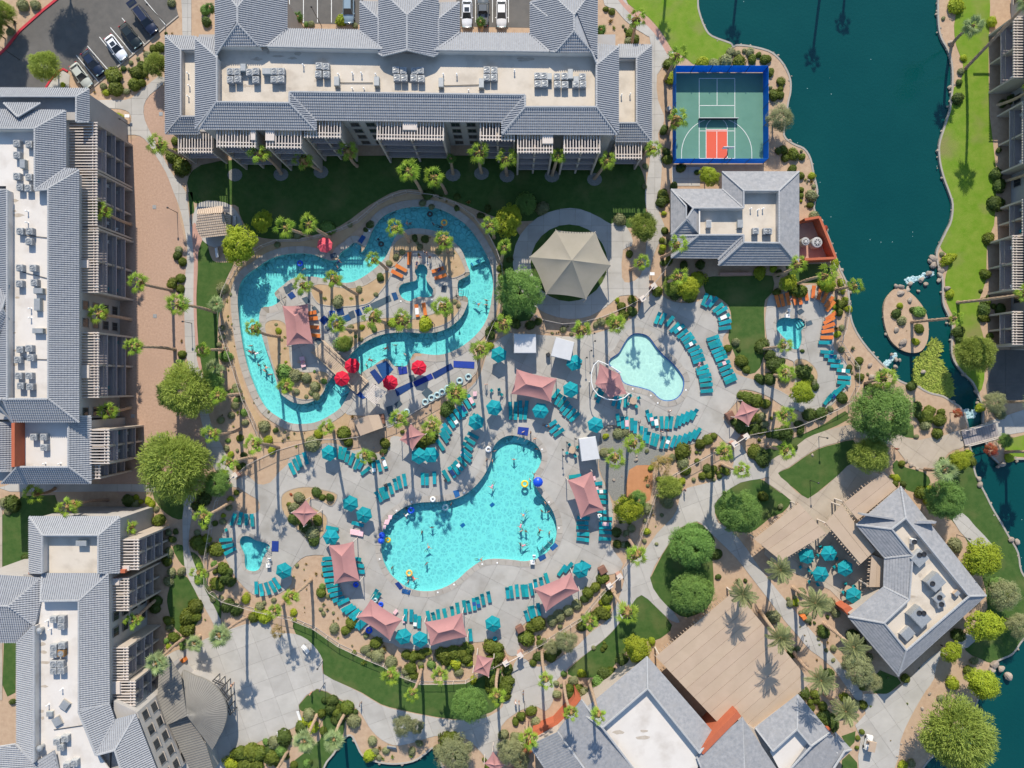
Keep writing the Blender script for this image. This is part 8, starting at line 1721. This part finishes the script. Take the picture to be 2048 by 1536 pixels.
# -- lamps, benches, bins, tables
def lamp(px,py,i,h=4.2,nm='lamp post'):
 w=W(px,py);o=empty('lamp_post',(w.x,w.y,0));reg(o,'slender dark lamp post',px,py,'lamp post','lamp posts')
 MB().tube((0,0,0),(0,0,h),.06,.04,8).build('pole',M_dark,o,False,False);MB().lathe((0,0,h),[(.05,0),(.16,.1),(.16,.3),(.05,.38)],8).build('lantern',M_dark,o,False,False)
for i,(tl,x,y)in enumerate([((0,0),1325,190),((0,0),160,480),((1,0),525,210),((0,0),1045,1010),((3,2),404,420),((1,3),535,680),((1,3),553,850),((0,1),1535,1050),((3,2),335,770),((3,2),1510,1205),((2,3),100,1000),((1,3),550,1120),((0,1),1418,165),((1,1),1430,1060),((1,1),1615,850)]):lamp(*t(*tl,x,y),i,3.2 if i>2 else 6)
for i,(x,y)in enumerate([(645,1140),(650,1200),(620,1275),(585,1330),(540,1380)]):
 px,py=t(2,1,x,y);w=W(px,py);o=empty('string_light_pole',(w.x,w.y,0),'black string light pole left of the wading pool, %s from the top'%NUM[i],'light pole','string light poles')
 MB().tube((0,0,0),(0,0,2.8),.035).build('pole',M_dark,o,False,False);MB().lathe((0,0,2.8),[(.16,0),(.16,.1),(.05,.2)],8).build('lantern',M_dark,o,False,False)
for i,(x,y)in enumerate([(435,460),(400,515),(405,565),(500,430)]):
 px,py=t(2,2,x,y);w=W(px,py);o=empty('string_light_pole',(w.x,w.y,0),'black pole left of the lone white cabana, %s in the cluster'%NUM[i],'light pole','string light poles')
 MB().tube((0,0,0),(0,0,2.6),.035).build('pole',M_dark,o,False,False);MB().lathe((0,0,2.6),[(.16,0),(.16,.1),(.05,.2)],8).build('lantern',M_dark,o,False,False)
def rtable(px,py,label,mt=M_beige):
 w=W(px,py,.7);o=empty('round_table',(w.x,w.y,.08),label,'table','round tables')
 MB().lathe((0,0,.66),[(.6,0),(.62,.03),(.6,.06)],16).build('table_top',mt,o,False,False);MB().lathe((0,0,0),[(.3,0),(.3,.05),(.05,.1),(.05,.66)],10).build('pedestal',M_dark,o,False,False)
def chair(px,py,rz,label):
 w=W(px,py,.4);o=empty('deck_chair',(w.x,w.y,.08),label,'chair','deck chairs',rz)
 MB().box((0,0,.42),(.48,.48,.04)).build('seat',M_teal,o,False,False);MB().box((0,-.24,.68),(.48,.05,.5)).build('backrest',M_teal,o,False,False)
 for sx in(-.2,.2):
  for sy in(-.2,.2):MB().box((sx,sy,.2),(.04,.04,.42)).build('leg',M_lum,o,False,False)
TB_=[((2,2),970,135,'round table below the curved sail'),((2,2),482,528,'round table left of the lone white cabana'),((3,2),300,1440,'patio table by the stained canopy'),((3,2),440,1345,'patio table under the topmost restaurant parasol'),((3,2),570,1440,'patio table left of the rightmost restaurant parasol'),((3,3),640,105,'patio table above the lowest restaurant parasol'),((3,3),370,20,'patio table left of the middle restaurant parasol')]
for tl,x,y,lb in TB_:
 px,py=t(*tl,x,y);rtable(px,py,lb)
 for k in range(4):
  a=k*math.pi/2+.5;chair(px+12*math.cos(a),py-12*math.sin(a),a+math.pi/2,'chair at the %s side of the %s'%(['upper right','upper left','lower left','lower right'][k],lb))
for i,(tl,x,y)in enumerate([((1,2),1885,50),((1,2),1945,45),((1,2),1965,85),((1,2),1745,245),((0,2),1810,1165)]):
 chair(*t(*tl,x,y),random.uniform(0,6),['teal deck chair, first of three below the white cabanas','teal deck chair, second of three below the white cabanas','teal deck chair, third of three below the white cabanas','teal deck chair above the lower teal parasol','lone teal chair left of the left spa'][i])
def bench(px,py,rz,label,mt=M_white):
 w=W(px,py,.45);o=empty('bench',(w.x,w.y,.06),label,'bench','benches',rz)
 for i in range(4):MB().box((0,-.18+i*.12,.45),(1.6,.1,.04)).build('seat_slat',mt,o,False,False)
 for i in range(3):MB().box((0,-.28,.58+i*.13),(1.6,.04,.1)).build('back_slat',mt,o,False,False)
 for s in(-.7,.7):MB().box((s,0,.22),(.06,.45,.44)).build('leg',M_dark,o,False,False)
bench(*t(1,3,400,580),-.9,'white bench on the plaza near its upper right edge');bench(*t(1,3,345,1115),1.9,'white bench on the plaza near the small lawn');bench(*t(1,3,205,1248),.3,'white bench at the lower plaza edge');bench(*t(1,3,1085,1370),3.0,'grey bench on the bank above the pond',M_steel);bench(*t(0,1,1735,485),1.7,'pale bench beside the tiled hut');bench(*t(0,1,1875,230),1.5,'white bench right of the tiled hut')
def bin_(px,py,label,mt=M_brownm,s=1.0):
 w=W(px,py,.9);o=empty('litter_bin',(w.x,w.y,.06),label,'bin','bins',.5)
 MB().prism([(-.45*s,-.45*s),(.45*s,-.45*s),(.45*s,.45*s),(-.45*s,.45*s)],0,1.0).build('body',mt,o,False,False);MB().prism([(-.52*s,-.52*s),(.52*s,-.52*s),(.52*s,.52*s),(-.52*s,.52*s)],1.0,1.15,poly2=[(-.4*s,-.4*s),(.4*s,-.4*s),(.4*s,.4*s),(-.4*s,.4*s)]).build('lid',mt,o,False,False)
bin_(*t(2,2,1745,252),'brown bin left of the small sail at the right gate',s=1.3);bin_(*t(2,2,725,1490),'brown bin beside the lower right gate',s=1.3);bin_(*t(2,3,62,425),'brown bin left of the bottom right hedge',s=1.2);bin_(*t(3,3,285,330),'orange topped bin on the lower right path',M_orange,.8);bin_(*t(0,3,1465,675),'orange topped bin beside the rotunda',M_orange,.7);bin_(*t(2,0,1255,870),'grey bin left of the sports court',M_steel,.7);bin_(*t(1,2,1035,810),'small dark bin in the row left of the kidney pool',M_dark,.45);bin_(*t(1,2,1515,772),'small dark bin at the end of the pool edge row',M_dark,.45);bin_(*t(2,1,290,1300),'black bin beside the tilted cabana',M_dark,.6)
def signb(px,py,label,mt=M_white):
 w=W(px,py,.8);o=empty('info_sign',(w.x,w.y,0),label,'sign');MB().box((0,0,.95),(.8,.5,.06)).build('panel',mt,o,False,False);MB().tube((0,0,0),(0,0,.93),.05).build('post',M_dark,o,False,False)
signb(*t(0,0,1020,930),'small white sign in the oval bed by the left walkway');signb(*t(2,0,1270,425),'small pale sign beside the top right walkway');signb(*t(2,1,1120,655),'small pale sign beside the upper gate')
for tl,x,y,lb in[((2,2),165,1430,'white pool lift at the lower right pool edge'),((1,2),95,1455,'white pool lift right of the left spa'),((3,1),160,990,'white pool lift at the top of the heart spa')]:
 w=W(*t(*tl,x,y),.8);o=empty('pool_lift',(w.x,w.y,.08),lb,'pool lift');MB().box((0,0,.35),(.7,.6,.7)).build('base',M_white,o,False,False);MB().tube((0,0,.7),(.2,.9,1.4),.06).tube((.2,.9,1.4),(.25,1.0,.5),.05).build('arm',M_white,o,False,False);MB().box((.25,1.0,.45),(.5,.5,.08)).box((.25,1.25,.7),(.5,.06,.5)).build('seat',M_white,o,False,False)
for i,p in enumerate([(309,414),(310,632),(318,872),(322,228),(266,832)]):
 w=W(*p);o=MB().box((w.x,w.y,.035),(.62,.62,.05)).build('utility_cover',M_steel);tag(o,'square grey utility cover in the gravel court, %s from the top'%['second','third','fifth','first','fourth'][i],'cover','utility covers')
_k=0
for tl,x,y in[((1,2),1245,942),((1,2),1125,1012),((1,2),990,1400),((1,2),1665,868),((2,2),295,945),((2,2),375,1152),((2,2),240,522),((1,3),1585,68),((1,3),1455,130),((1,2),1930,1430),((1,2),1810,1440),((2,2),965,40),((2,2),1110,92),((2,2),1165,152),((2,2),1390,48),((1,1),1405,860),((1,1),1160,875),((1,1),1375,572),((1,1),910,312)]:
 px,py=t(*tl,x,y);w=W(px,py);o=MB().lathe((w.x,w.y,.1),[(.15,0),(.15,.03),(.1,.045)],12).build('skimmer_lid',M_white);reg(o,'small round white skimmer lid',px,py,'lid','pool skimmer lids')
finish_labels()
